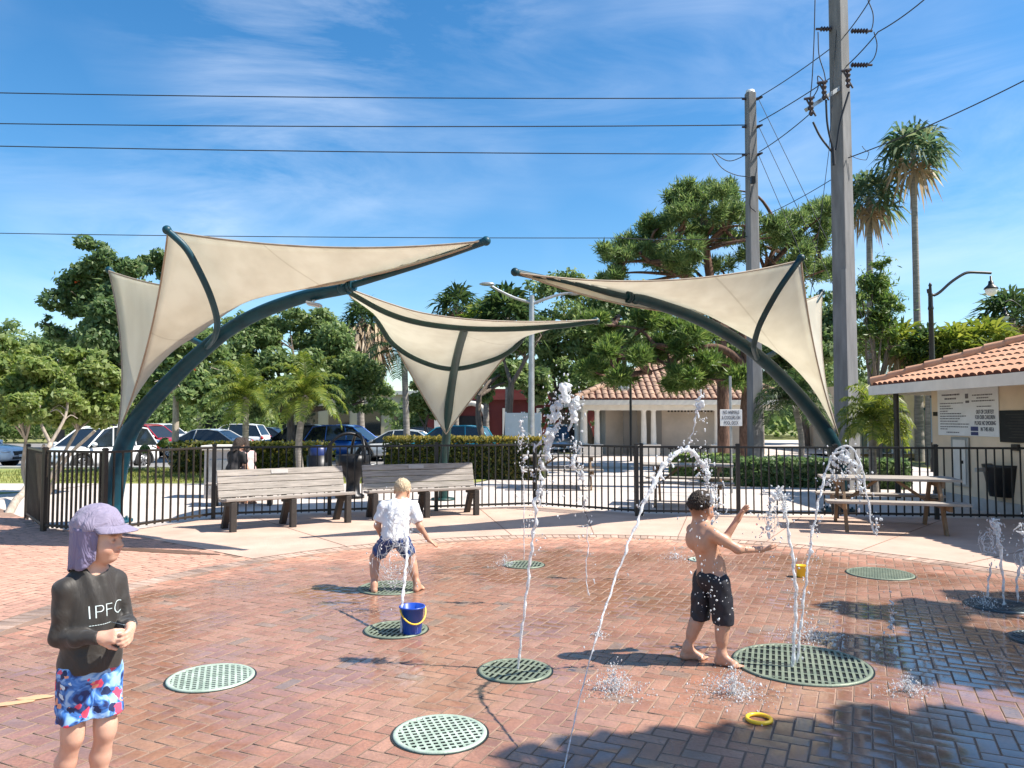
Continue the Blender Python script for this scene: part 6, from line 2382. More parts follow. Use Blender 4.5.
def foot(Fd, ankle, fwd, s=1.0):
    f = np.array((fwd[0], fwd[1], 0.0)); f /= np.linalg.norm(f)
    x = np.array((-f[1], f[0], 0))
    a = np.array(ankle, float)
    g0 = np.array((a[0], a[1], 0))
    Fd.cone(a + np.array((0, 0, 0.02)), g0 - f * 0.018 * s + np.array((0, 0, 0.026)), 0.028 * s, 0.026 * s, 0.02)
    Fd.cone(g0 - f * 0.02 * s + np.array((0, 0, 0.024)), g0 + f * 0.095 * s + np.array((0, 0, 0.020)), 0.025 * s, 0.019 * s, 0.02)
    Fd.cone(a + f * 0.01, g0 + f * 0.085 * s + np.array((0, 0, 0.024)), 0.026 * s, 0.016 * s, 0.025)
    Fd.cone(g0 + f * 0.09 * s + x * 0.022 * s + np.array((0, 0, 0.017)), g0 + f * 0.09 * s - x * 0.024 * s + np.array((0, 0, 0.015)), 0.016 * s, 0.015 * s, 0.015)
    for i in range(5):
        q = 0.026 - i * 0.0135
        b = g0 + f * (0.105 - 0.005 * i) * s + x * q * s + np.array((0, 0, 0.012))
        Fd.cone(b - f * 0.01, b + f * (0.030 - 0.004 * i) * s, 0.0095 * s, (0.0092 if i == 0 else 0.0072) * s, 0.005)


def cloth(name, Fd, m_, parent, fold=0.004, seed=1, fs=(18, 18, 9), tilt=(0.5, 0.3), cut=None, smooth=3):
    V, Q = Fd.mesh()
    V = relax(V, Q, smooth, 0.5)
    nn = normals(V, Q)
    r_ = np.random.default_rng(seed)
    h = np.zeros(len(V))
    for i in range(7):
        k_ = r_.normal(size=3) * np.array(fs)
        h += np.sin(V @ k_ + r_.uniform(0, 6.28) + 1.5 * np.sin(V @ (k_[[1, 2, 0]] * 0.5))) / (1 + 0.4 * i)
    V = V + nn * (h * fold / 2.0)[:, None]
    return mesh_obj(name, V, Q, m_, parent, smooth=True)


def planes(Fd, cuts, jag=0.0):
    """Keep only where every (point, normal) has dot <= 0."""
    sl, X = Fd.grid(Fd.lo, Fd.lo + Fd.res * Fd.n)
    f = Fd.F[sl]
    for (p, n_) in cuts:
        n_ = np.array(n_, float)
        n_ /= np.linalg.norm(n_)
        j_ = 0.0
        if jag:
            j_ = jag * (np.sin(X[..., 0] * 190 + 3 * np.sin(X[..., 1] * 90)) + np.sin(X[..., 1] * 230 + 2 * np.sin(X[..., 2] * 120)) + 0.7 * np.sin(X[..., 2] * 310 + X[..., 0] * 170))
        f = np.maximum(f, (X - np.array(p)) @ n_ + j_)
    Fd.F[sl] = f


def hair_obj(c, Rm, s, parent, m_, keep, amp=0.006, thick=0.008, seed=2, rad=(0.101, 0.081, 0.094), off=(-0.014, 0, 0.026), res=0.003, back=True):
    """Cropped hair as a tufted shell; keep: list of cutting planes in head coordinates."""
    def L(x, y, z):
        return np.array(c) + Rm @ (np.array((x, y, z)) * s)
    Fd = Field(np.array(c) - 0.17 * s, np.array(c) + 0.17 * s, res)
    Fd.ell(L(*off), np.array(rad) * s + thick, Rm, 0.02)
    if back:
        Fd.ell(L(-0.045, 0, -0.03), np.array((0.052, 0.058, 0.055)) * s + thick, Rm, 0.03)
    planes(Fd, [(L(*p), Rm @ np.array(n_)) for p, n_ in keep], 0.0045)
    V, Q = Fd.mesh()
    V = relax(V, Q, 2, 0.5)
    nn = normals(V, Q)
    r_ = np.random.default_rng(seed)
    h = np.zeros(len(V))
    for i in range(10):
        k_ = r_.normal(size=3) * np.array((330, 330, 120))
        h += np.sin(V @ k_ + r_.uniform(0, 6.28))
    V = V + nn * (np.abs(h)[:, None] * amp / 2.5)
    return mesh_obj('hair', V, Q, m_, parent, smooth=True)


def cloth_mat(name, col, rough=0.7, wr=0.5, sc=14.0, st=(1, 1, 0.55), dist=0.012):
    """Knitted or woven cloth: soft drag wrinkles and a fine weave as bump only."""
    m_, t_, out = nt(name)
    tc = N(t_, 'TexCoord').outputs['Object']
    mp = N(t_, 'Mapping', {'Vector': tc, 'Rotation': (R(35), R(20), 0), 'Scale': st}).outputs[0]
    a = N(t_, 'TexNoise', {'Vector': mp, 'Scale': sc, 'Detail': 3.0, 'Roughness': 0.5, 'Distortion': 1.4}).outputs['Fac']
    rg = N(t_, 'Math', {0: N(t_, 'Math', {0: a, 1: 0.5}, operation='SUBTRACT').outputs[0]}, operation='ABSOLUTE').outputs[0]
    wv = N(t_, 'TexNoise', {'Vector': tc, 'Scale': 700.0, 'Detail': 1.0}).outputs['Fac']
    b1 = N(t_, 'Bump', {'Height': rg, 'Strength': wr, 'Distance': dist * 6}).outputs[0]
    b2 = N(t_, 'Bump', {'Height': wv, 'Strength': 0.15, 'Distance': 0.001, 'Normal': b1}).outputs[0]
    no = N(t_, 'TexNoise', {'Vector': tc, 'Scale': 9.0, 'Detail': 3.0}).outputs['Fac']
    cc = ramp(t_, no, [(0.3, tuple(x * 0.88 for x in col)), (0.7, tuple(min(1, x * 1.1) for x in col))])
    b = N(t_, 'BsdfPrincipled', {'Base Color': cc, 'Roughness': rough, 'Normal': b2, 'Sheen Weight': 0.15})
    t_.links.new(b.outputs[0], out.inputs[0])
    return m_


M['skin_fair'] = skin_mat('fair_skin', (0.62, 0.37, 0.27))
M['skin_tan'] = skin_mat('tanned_skin', (0.52, 0.285, 0.19))
M['hair_dark'] = mat('dark_brown_hair', (0.038, 0.022, 0.014), 0.6, 0, 0.4, 90, 1.0, 220)
M['hair_blond'] = mat('blond_hair', (0.60, 0.47, 0.31), 0.6, 0, 0.3, 90, 0.8, 250)
M['shirt_black'] = cloth_mat('charcoal_rash_shirt', (0.024, 0.020, 0.017), 0.6, 0.16, 8.0)
M['shirt_white'] = cloth_mat('white_wet_shirt', (0.70, 0.70, 0.71), 0.5, 0.4, 9.0)
M['lilac'] = cloth_mat('lilac_cap_cloth', (0.245, 0.212, 0.305), 0.75, 0.35, 18.0)
M['lilac_dark'] = cloth_mat('purple_flap_cloth', (0.185, 0.155, 0.262), 0.8, 0.6, 12.0)
M['navy'] = mat('navy_trunks', (0.012, 0.045, 0.17), 0.5, 0, 0.15, 12)
M['undershirt'] = mat('white_collar', (0.75, 0.72, 0.66), 0.8)


def print_mat(name, base, spots):
    """Swim-short print: irregular blotches of several colours on cloth."""
    m_, t_, out = nt(name)
    tc = N(t_, 'TexCoord').outputs['Object']
    cur = None
    n0 = N(t_, 'TexNoise', {'Vector': tc, 'Scale': 16.0, 'Detail': 2.0, 'Distortion': 1.2}).outputs['Fac']
    cur = ramp(t_, n0, [(0.40, base[0]), (0.50, base[1]), (0.60, base[2])])
    for i, (c, sc, th) in enumerate(spots):
        mp = N(t_, 'Mapping', {'Vector': tc, 'Location': (i * 3.3, i * 1.7, i * 0.9)}).outputs[0]
        v = N(t_, 'TexVoronoi', {'Vector': mp, 'Scale': sc, 'Randomness': 1.0}).outputs['Distance']
        n_ = N(t_, 'TexNoise', {'Vector': mp, 'Scale': sc * 2.2, 'Detail': 2.0}).outputs['Fac']
        f = N(t_, 'Math', {0: n_, 1: 0.7, 2: -0.35}, operation='MULTIPLY_ADD').outputs[0]
        f = N(t_, 'Math', {0: v, 1: f}, operation='ADD').outputs[0]
        f = N(t_, 'Math', {0: f, 1: th}, operation='LESS_THAN').outputs[0]
        cur = N(t_, 'MixRGB', {0: f, 1: cur, 2: c4(c)}).outputs[0]
    b = N(t_, 'BsdfPrincipled', {'Base Color': cur, 'Roughness': 0.65})
    t_.links.new(b.outputs[0], out.inputs[0])
    return m_


M['print_shorts'] = print_mat('parrot_print_shorts', ((0.30, 0.50, 0.80), (0.05, 0.20, 0.58), (0.015, 0.03, 0.13)), [((0.015, 0.025, 0.09), 13, 0.20), ((0.55, 0.70, 0.85), 15, 0.16), ((0.75, 0.08, 0.16), 12, 0.29), ((0.75, 0.32, 0.20), 17, 0.20)])
M['dark_shorts'] = print_mat('black_trunks_cloth', ((0.012, 0.011, 0.018), (0.009, 0.009, 0.015), (0.012, 0.011, 0.02)), [((0.60, 0.58, 0.56), 30, 0.10)])

# ------------------------------------------------------------------ boy in the purple cap (left), looking right, hands clasped
B1 = P(91, 640, 3.10)
t1 = thing('person', 'boy in a lilac flap cap, charcoal long sleeved shirt and blue printed shorts', 'child', (B1.x, 3.10, 0))
yaw = R(-32)
Rt = rotm(yaw)


def W1(x, y, z):
    q = Rt @ np.array((x, y, 0.0))
    return np.array((q[0], q[1], z))


Fd = Field((-0.27, -0.27, 0.0), (0.30, 0.27, 1.27), 0.0042)
hc = W1(0.015, 0.0, 1.128) + np.array((0.014, 0, 0))
hR = rotm(R(0), R(3))
nk = W1(-0.012, 0, 0.985)
# torso
Fd.ell(W1(-0.005, 0, 0.87), (0.074, 0.098, 0.12), Rt, 0.03)
Fd.ell(W1(0.0, 0, 0.73), (0.074, 0.092, 0.13), Rt, 0.04)
Fd.ell(W1(-0.005, 0, 0.61), (0.078, 0.102, 0.095), Rt, 0.04)
jr, jl = dict(sh=W1(-0.012, -0.098, 0.935), el=W1(-0.025, -0.112, 0.748), wr=W1(0.150, -0.055, 0.762)), dict(sh=W1(-0.01, 0.098, 0.932), el=W1(0.03, 0.118, 0.762), wr=W1(0.172, 0.058, 0.782))
Fd.cone(nk, jr['sh'] * 0.9 + nk * 0.1, 0.045, 0.04, 0.05)
Fd.cone(nk, jl['sh'] * 0.9 + nk * 0.1, 0.045, 0.04, 0.05)
for j in (jr, jl):
    Fd.chain([j['sh'], j['el'], j['wr']], [0.034, 0.027, 0.019], 0.025)
hand(Fd, jr['wr'], W1(0.085, 0.055, 0) + np.array((0, 0, 0.008)), W1(-0.3, 0.9, 0) + np.array((0, 0, -0.25)), 0.95, 0.62, side=-1, spread=0.04)
hand(Fd, jl['wr'], W1(0.085, -0.055, 0) + np.array((0, 0, -0.035)), W1(-0.3, -0.9, 0) + np.array((0, 0, -0.25)), 0.95, 0.55, side=1, spread=0.04)
hips = [(-0.055, 0.6), (0.055, 0.6)]
kn = [W1(-0.020, -0.052, 0.345), W1(0.030, 0.050, 0.345)]
an = [W1(-0.100, -0.056, 0.075), W1(-0.02, 0.052, 0.075)]
for (hy, hz), k_, a_ in zip(hips, kn, an):
    h_ = W1(0, hy, hz)
    Fd.chain([h_, k_ + np.array((0, 0, 0.03)), k_], [0.056, 0.040, 0.037], 0.02)
    Fd.chain([k_, k_ * 0.62 + a_ * 0.38 + W1(-0.012, 0, 0), a_], [0.036, 0.037, 0.024], 0.02)
    foot(Fd, a_, W1(1, 0.1, 0))
LH = head(Fd, hc, hR, 0.94, nk, 0.039)
skin_obj(Fd, M['skin_fair'], t1, [(LH(0.088, 0, -0.058), (0.016, 0.024, 0.012), (0.88, 0.66, 0.62)), (LH(0.085, -0.030, -0.006), (0.012, 0.013, 0.006), (0.25, 0.2, 0.2)), (LH(0.085, 0.030, -0.006), (0.012, 0.013, 0.006), (0.25, 0.2, 0.2)),
                                 (LH(0.079, -0.032, 0.016), (0.014, 0.020, 0.006), (0.5, 0.38, 0.3)), (LH(0.079, 0.032, 0.016), (0.014, 0.020, 0.006), (0.5, 0.38, 0.3)), (LH(0.06, -0.045, -0.035), (0.03, 0.02, 0.025), (1.0, 0.82, 0.78))])
# shirt
Fs = Field((-0.27, -0.27, 0.52), (0.30, 0.27, 1.05), 0.0042)
Fs.ell(W1(-0.005, 0, 0.87), (0.086, 0.110, 0.13), Rt, 0.03)
Fs.ell(W1(0.002, 0, 0.73), (0.092, 0.108, 0.15), Rt, 0.05)
Fs.ell(W1(0.0, 0, 0.63), (0.098, 0.118, 0.10), Rt, 0.05)
Fs.cone(nk, jr['sh'], 0.052, 0.043, 0.04)
Fs.cone(nk, jl['sh'], 0.052, 0.043, 0.04)
for j in (jr, jl):
    mid = (j['sh'] + j['el']) / 2
    w2 = j['wr'] + (j['wr'] - j['el']) * -0.04
    Fs.chain([j['sh'], mid, j['el'], (j['el'] + w2) / 2, w2], [0.046, 0.043, 0.038, 0.033, 0.027], 0.012)
# neckline opening, hem, cuffs
Fs.ell(W1(0.026, 0, 1.018), (0.047, 0.040, 0.042), Rt, 0.006, 'sub')
planes(Fs, [((0, 0, 0.60), W1(0.12, 0, -1)), (W1(-0.02, 0, 1.015), np.array((-0.05, 0, 1.0)))])
for j in (jr, jl):
    d_ = (j['wr'] - j['el']); d_ /= np.linalg.norm(d_)
    Fs.ell(j['wr'] + d_ * 0.055, (0.05, 0.05, 0.05), None, 0.003, 'sub')
shirt1 = cloth('shirt', Fs, M['shirt_black'], t1, 0.0042, 5, (48, 48, 42), smooth=2)
Fs = Field((-0.13, -0.13, 0.9), (0.15, 0.13, 1.06), 0.0035)
Fs.cone(nk + np.array((0, 0, -0.02)), nk + W1(0.01, 0, 0.022), 0.058, 0.05, 0.01)
Fs.ell(W1(0.024, 0, 1.018), (0.055, 0.054, 0.046), Rt, 0.008, 'sub')
planes(Fs, [(W1(-0.02, 0, 1.005), np.array((0.1, 0, 1.0)))])
cloth('undershirt_collar', Fs, M['undershirt'], shirt1, 0.0, 1)
# shorts
Fs = Field((-0.24, -0.24, 0.36), (0.26, 0.24, 0.68), 0.0042)
Fs.ell(W1(-0.004, 0, 0.60), (0.082, 0.102, 0.09), Rt, 0.04)
for (hy, hz), k_ in zip(hips, kn):
    h_ = W1(0, hy, hz)
    Fs.chain([h_, h_ * 0.5 + k_ * 0.5, k_ + np.array((0, 0, 0.02))], [0.070, 0.066, 0.066], 0.006)
planes(Fs, [((0, 0, 0.415), (0.05, 0.0, -1)), ((0, 0, 0.64), (0, 0, 1))])
cloth('shorts', Fs, M['print_shorts'], t1, 0.0055, 9, (70, 70, 16), smooth=2)

# cap: crown, brim, neck flap
Fs = Field(hc - 0.17, hc + 0.17, 0.0035)
Fs.ell(LH(-0.012, 0, 0.040), np.array((0.102, 0.086, 0.098)), hR, 0.02)
Fs.ell(LH(-0.012, 0, 0.026), np.array((0.097, 0.081, 0.092)), hR, 0.004, 'sub')
planes(Fs, [(LH(0.05, 0, 0.045), hR @ np.array((0.20, 0, -1.0)))])
cap = cloth('cap_crown', Fs, M['lilac'], t1, 0.0028, 3, (55, 55, 40), smooth=1)
v, f = [], []
nu, nv = 22, 9
for i in range(nu + 1):
    a_ = R(-78 + 156 * i / nu)
    for j in range(nv + 1):
        r_ = j / nv
        ext = 0.064 * math.cos(a_ * 0.98) ** 0.6 * r_ if abs(a_) < R(88) else 0
        bx_ = -0.008 + 0.104 * math.cos(a_) + ext * 1.0
        by_ = 0.088 * math.sin(a_) * (1 + 0.06 * r_)
        bz_ = 0.052 - 0.026 * r_ * 0.75 - 0.30 * by_ * by_ / 0.09 * 0.35 * r_ * 1.0 + 0.004
        v.append(tuple(LH(bx_, by_, bz_)))
for i in range(nu):
    for j in range(nv):
        f.append((i * (nv + 1) + j, (i + 1) * (nv + 1) + j, (i + 1) * (nv + 1) + j + 1, i * (nv + 1) + j + 1))
o = mesh_obj('cap_brim', v, f, M['lilac'], t1, smooth=True)
sd = o.modifiers.new('thick', 'SOLIDIFY'); sd.thickness = 0.005; sd.offset = 0
v, f = [], []
nu, nv = 40, 14
for i in range(nu + 1):
    a_ = R(62 + 236 * i / nu)
    for j in range(nv + 1):
        r_ = j / nv
        fl_ = 1.0 - 0.10 * r_ + 0.055 * math.sin(a_ * 8 + 2.0) * r_ ** 1.2 + 0.025 * math.sin(a_ * 15 + r_ * 5) * r_
        edge = abs(i / nu - 0.5) * 2
        ln_ = 0.185 - 0.05 * edge ** 3
        v.append(tuple(LH(-0.010 + 0.106 * math.cos(a_) * fl_ - 0.006 * r_, 0.090 * math.sin(a_) * fl_, 0.044 - ln_ * r_ + 0.008 * math.sin(a_ * 5) * r_)))
for i in range(nu):
    for j in range(nv):
        f.append((i * (nv + 1) + j, (i + 1) * (nv + 1) + j, (i + 1) * (nv + 1) + j + 1, i * (nv + 1) + j + 1))
o = mesh_obj('cap_flap', v, f, M['lilac_dark'], t1, smooth=True)
sd = o.modifiers.new('thick', 'SOLIDIFY'); sd.thickness = 0.004; sd.offset = 0

# lettering wrapped on the chest
from mathutils.bvhtree import BVHTree
bv = BVHTree.FromPolygons([v_.co for v_ in shirt1.data.vertices], [p_.vertices for p_ in shirt1.data.polygons])
M['print_ink'] = mat('silver_shirt_print', (0.62, 0.70, 0.70), 0.5)


def chest_text(s_, size, wide, ctr_y, zc_, thick=0.0007):
    o_ = text_mesh('lettering', s_, size, M['print_ink'], shirt1, (0, 0, 0), rot=(0, 0, 0), wide=wide, bold=-0.0018)
    import bmesh
    bm = bmesh.new()
    bm.from_mesh(o_.data)
    bmesh.ops.triangulate(bm, faces=bm.faces[:])
    bmesh.ops.subdivide_edges(bm, edges=[e for e in bm.edges if e.calc_length() > 0.006], cuts=2)
    fwd = Rt @ np.array((1, 0, 0))
    for vv in bm.verts:
        # text x runs to the wearer's left seen from the front
        o0 = W1(0.3, ctr_y + vv.co.x, zc_ + vv.co.y)
        hit = bv.ray_cast(Vector(o0), Vector(-fwd))
        dz = 0.0012 + (0.0008 if vv.co.z > 0 else 0)
        if hit[0] is not None:
            vv.co = hit[0] + hit[1] * dz
        else:
            vv.co = Vector(W1(0.1, ctr_y + vv.co.x, zc_ + vv.co.y))
    bm.to_mesh(o_.data)
    bm.free()


chest_text('IPFC', 0.075, 0.142, 0.018, 0.842)
chest_text('________________', 0.03, 0.142, 0.018, 0.806)

# ------------------------------------------------------------------ boy in white (behind the bucket), seen from behind, straddling a jet
B2 = G(395, 592)
t2 = thing('person', 'blond boy in white shirt and navy shorts straddling a jet, seen from behind', 'child', (B2.x, B2.y, 0))
Fd = Field((-0.34, -0.30, 0.0), (0.42, 0.42, 1.10), 0.0055)
Rt = rotm(R(90))
hc = np.array((0.045, 0.13, 0.93)); hR = rotm(R(78), R(28))
nk = np.array((0.03, 0.07, 0.815))
Fd.ell((0.02, 0.04, 0.72), (0.12, 0.085, 0.12), None, 0.04)
Fd.ell((0.0, 0.0, 0.57), (0.108, 0.085, 0.13), None, 0.05)
Fd.ell((-0.005, -0.03, 0.495), (0.108, 0.086, 0.085), None, 0.05)
arms = [[(-0.115, 0.05, 0.775), (-0.175, 0.03, 0.61), (-0.135, 0.10, 0.475)], [(0.155, 0.06, 0.775), (0.225, 0.03, 0.60), (0.30, 0.06, 0.475)]]
for a_ in arms:
    Fd.cone(nk, a_[0], 0.045, 0.04, 0.05)
    Fd.chain(a_, [0.040, 0.030, 0.020], 0.02)
hand(Fd, arms[0][2], (0.15, 0.3, -0.8), (0.8, 0.3, 0), 0.95, 0.4, side=1)
hand(Fd, arms[1][2], (0.75, 0.1, -0.5), (-0.3, 0.2, -0.8), 0.95, 0.15, side=1)
legs = [[(-0.06, -0.02, 0.49), (-0.20, 0.07, 0.30), (-0.19, -0.03, 0.065)], [(0.06, -0.02, 0.49), (0.135, 0.06, 0.30), (0.20, 0.02, 0.065)]]
for l_ in legs:
    Fd.chain(l_, [0.072, 0.047, 0.027], 0.03)
    k_, a_ = np.array(l_[1]), np.array(l_[2])
    Fd.cone(k_ * 0.75 + a_ * 0.25 + np.array((0, -0.012, 0)), k_ * 0.45 + a_ * 0.55 + np.array((0, -0.008, 0)), 0.043, 0.034, 0.03)
foot(Fd, legs[0][2], (-0.3, 1, 0))
foot(Fd, legs[1][2], (0.35, 1, 0))
LH2 = head(Fd, hc, hR, 0.95, nk)
skin_obj(Fd, M['skin_tan'], t2, [(LH2(-0.050, 0, -0.005), (0.085, 0.09, 0.06), (1.15, 1.15, 0.95))])
hair_obj(hc, hR, 0.95, t2, M['hair_blond'], [((0.055, 0, 0.035), (1.0, 0, -0.75)), ((-0.01, 0, -0.012), (0.5, 0, -1.0))], amp=0.0035, thick=-0.002, seed=4, rad=(0.099, 0.079, 0.091), back=False)
Fs = Field((-0.30, -0.24, 0.40), (0.34, 0.30, 0.90), 0.005)
Fs.ell((0.02, 0.04, 0.715), (0.130, 0.10, 0.13), None, 0.04)
Fs.ell((0.0, 0.0, 0.59), (0.122, 0.10, 0.14), None, 0.06)
Fs.ell((-0.005, -0.02, 0.50), (0.122, 0.105, 0.09), None, 0.06)
for a_ in arms:
    a0, e0 = np.array(a_[0]), np.array(a_[1])
    Fs.cone(nk, a0, 0.054, 0.054, 0.05)
    Fs.cone(a0, a0 + (e0 - a0) * 0.62, 0.058, 0.056, 0.03)
    Fs.ell(a0 + (e0 - a0) * 1.03, (0.062, 0.062, 0.062), None, 0.003, 'sub')
Fs.ell(nk + np.array((0.005, 0.035, 0.055)), (0.058, 0.058, 0.05), None, 0.008, 'sub')
planes(Fs, [((0, 0, 0.465), (0.05, 0.05, -1)), ((0, 0, 0.855), (0, -0.2, 1))])
cloth('shirt', Fs, M['shirt_white'], t2, 0.0055, 6, (45, 45, 26))
Fs = Field((-0.34, -0.26, 0.28), (0.34, 0.28, 0.56), 0.005)
Fs.ell((-0.005, -0.03, 0.49), (0.118, 0.098, 0.08), None, 0.04)
for l_, q in zip(legs, (0.62, 0.62)):
    h_, k_ = np.array(l_[0]), np.array(l_[1])
    e_ = h_ + (k_ - h_) * q
    Fs.cone(h_, e_, 0.080, 0.072, 0.02)
    Fs.ell(h_ + (k_ - h_) * 1.12, (0.085, 0.085, 0.085), None, 0.003, 'sub')
planes(Fs, [((0, 0, 0.525), (0, 0, 1))])
cloth('shorts', Fs, M['navy'], t2, 0.006, 8, (60, 60, 25))

# ------------------------------------------------------------------ shirtless boy (right), arms out towards the jet
B3 = G(708, 662)
t3 = thing('person', 'shirtless dark haired boy in long black swim shorts reaching for the water', 'child', (B3.x, B3.y, 0))
Fd = Field((-0.24, -0.26, 0.0), (0.48, 0.36, 1.13), 0.0045)
fw = R(25)
Rt = rotm(fw)


def W3(x, y, z):
    q = Rt @ np.array((x, y, 0.0))
    return np.array((q[0], q[1], z))


hc = np.array((-0.028, 0.015, 1.015)); hR = rotm(R(40), R(4), R(6))
nk = np.array((-0.035, 0.01, 0.90))
Fd.ell(np.array((-0.018, 0, 0.80)), (0.080, 0.108, 0.115), Rt @ rotm(0, R(-12)), 0.04)
Fd.ell(np.array((0.015, 0, 0.67)), (0.075, 0.094, 0.11), Rt, 0.05)
Fd.ell(np.array((0.045, 0.0, 0.62)), (0.066, 0.085, 0.08), Rt, 0.05)
Fd.ell(np.array((0.028, 0, 0.545)), (0.082, 0.105, 0.085), Rt, 0.05)
arms = [[np.array((0.022, -0.118, 0.852)), np.array((0.165, -0.15, 0.765)), np.array((0.325, -0.09, 0.752))], [np.array((-0.062, 0.118, 0.85)), np.array((0.17, 0.17, 0.78)), np.array((0.262, 0.18, 0.915))]]
for a_ in arms:
    Fd.cone(nk, a_[0], 0.043, 0.038, 0.05)
    Fd.chain(a_, [0.040, 0.028, 0.019], 0.025)
    Fd.ell(a_[0] * 0.62 + a_[1] * 0.38, (0.036, 0.034, 0.034), None, 0.03)
Fd.ell(W3(-0.062, -0.055, 0.80) + np.array((-0.018, 0, 0)), (0.03, 0.045, 0.06), Rt, 0.04)     # shoulder blades
Fd.ell(W3(-0.062, 0.055, 0.80) + np.array((-0.018, 0, 0)), (0.03, 0.045, 0.06), Rt, 0.04)
hand(Fd, arms[0][2], (0.9, 0.25, 0.05), (0.1, 0.2, 1.0), 1.0, 0.25, side=1, spread=0.25)
hand(Fd, arms[1][2], (0.50, 0.05, 0.72), (0.6, -0.6, -0.4), 1.0, 0.18, side=-1, spread=0.25)
legs = [[np.array((0.062, -0.058, 0.53)), np.array((0.090, -0.062, 0.295)), np.array((0.070, -0.068, 0.062))], [np.array((-0.002, 0.06, 0.53)), np.array((-0.035, 0.062, 0.295)), np.array((-0.125, 0.055, 0.07))]]
for l_ in legs:
    Fd.chain(l_, [0.068, 0.045, 0.026], 0.03)
    k_, a_ = l_[1], l_[2]
    Fd.cone(k_ * 0.75 + a_ * 0.25 - W3(0.014, 0, 0), k_ * 0.45 + a_ * 0.55 - W3(0.01, 0, 0), 0.041, 0.033, 0.03)
foot(Fd, legs[0][2], (0.8, -0.6, 0))
foot(Fd, legs[1][2], (1.0, -0.15, 0))
LH3 = head(Fd, hc, hR, 0.98, nk, 0.040)
skin_obj(Fd, M['skin_tan'], t3, [(LH3(-0.050, 0, 0.005), (0.085, 0.105, 0.062), (0.16, 0.12, 0.10)), (LH3(0.086, 0, -0.058), (0.016, 0.024, 0.012), (0.8, 0.5, 0.47))])
hair_obj(hc, hR, 0.98, t3, M['hair_dark'], [((0.060, 0, 0.05), (1.0, 0, -0.55)), ((-0.02, 0, 0.022), (0.42, 0, -1.0))], amp=0.0042, thick=-0.002, seed=9, rad=(0.099, 0.079, 0.091), back=False)
Fs = Field((-0.24, -0.24, 0.22), (0.30, 0.26, 0.66), 0.0045)
Fs.ell(np.array((0.028, 0, 0.55)), (0.095, 0.116, 0.094), Rt, 0.04)
for l_ in legs:
    h_, k_ = l_[0], l_[1]
    Fs.chain([h_, (h_ + k_) / 2, k_ + np.array((0.0, 0, -0.04))], [0.074, 0.070, 0.068], 0.014)
planes(Fs, [((0, 0, 0.605), (-0.05, 0, 1)), ((0, 0, 0.262), (0.0, 0, -1))])
cloth('shorts', Fs, M['dark_shorts'], t3, 0.0055, 12, (42, 42, 12))

# ------------------------------------------------------------------ two women on a low bench behind the left park bench
bb = P(243, 480, 14.6)
t = thing('backless_bench', 'low backless bench the two dark haired women sit on behind the fence', 'bench', (bb.x, bb.y, -0.03), R(12))
m = MB()
for k_ in range(3):
    m.box((0, -0.14 + k_ * 0.14, 0.42), (1.3, 0.13, 0.04))
m.build('seat', M['bench_wood'], t, bevel=0.005)
for s_ in (-1, 1):
    m = MB()
    m.box((s_ * 0.5, 0, 0.2), (0.08, 0.36, 0.4))
    m.build('leg', M['bench_leg'], t, bevel=0.005)
M['top_black'] = mat('black_top', (0.02, 0.018, 0.02), 0.8)
M['top_pink'] = mat('pink_white_top', (0.62, 0.42, 0.40), 0.8, 0, 0.2, 9)
M['red_cloth'] = mat('red_cloth', (0.6, 0.03, 0.05), 0.7)


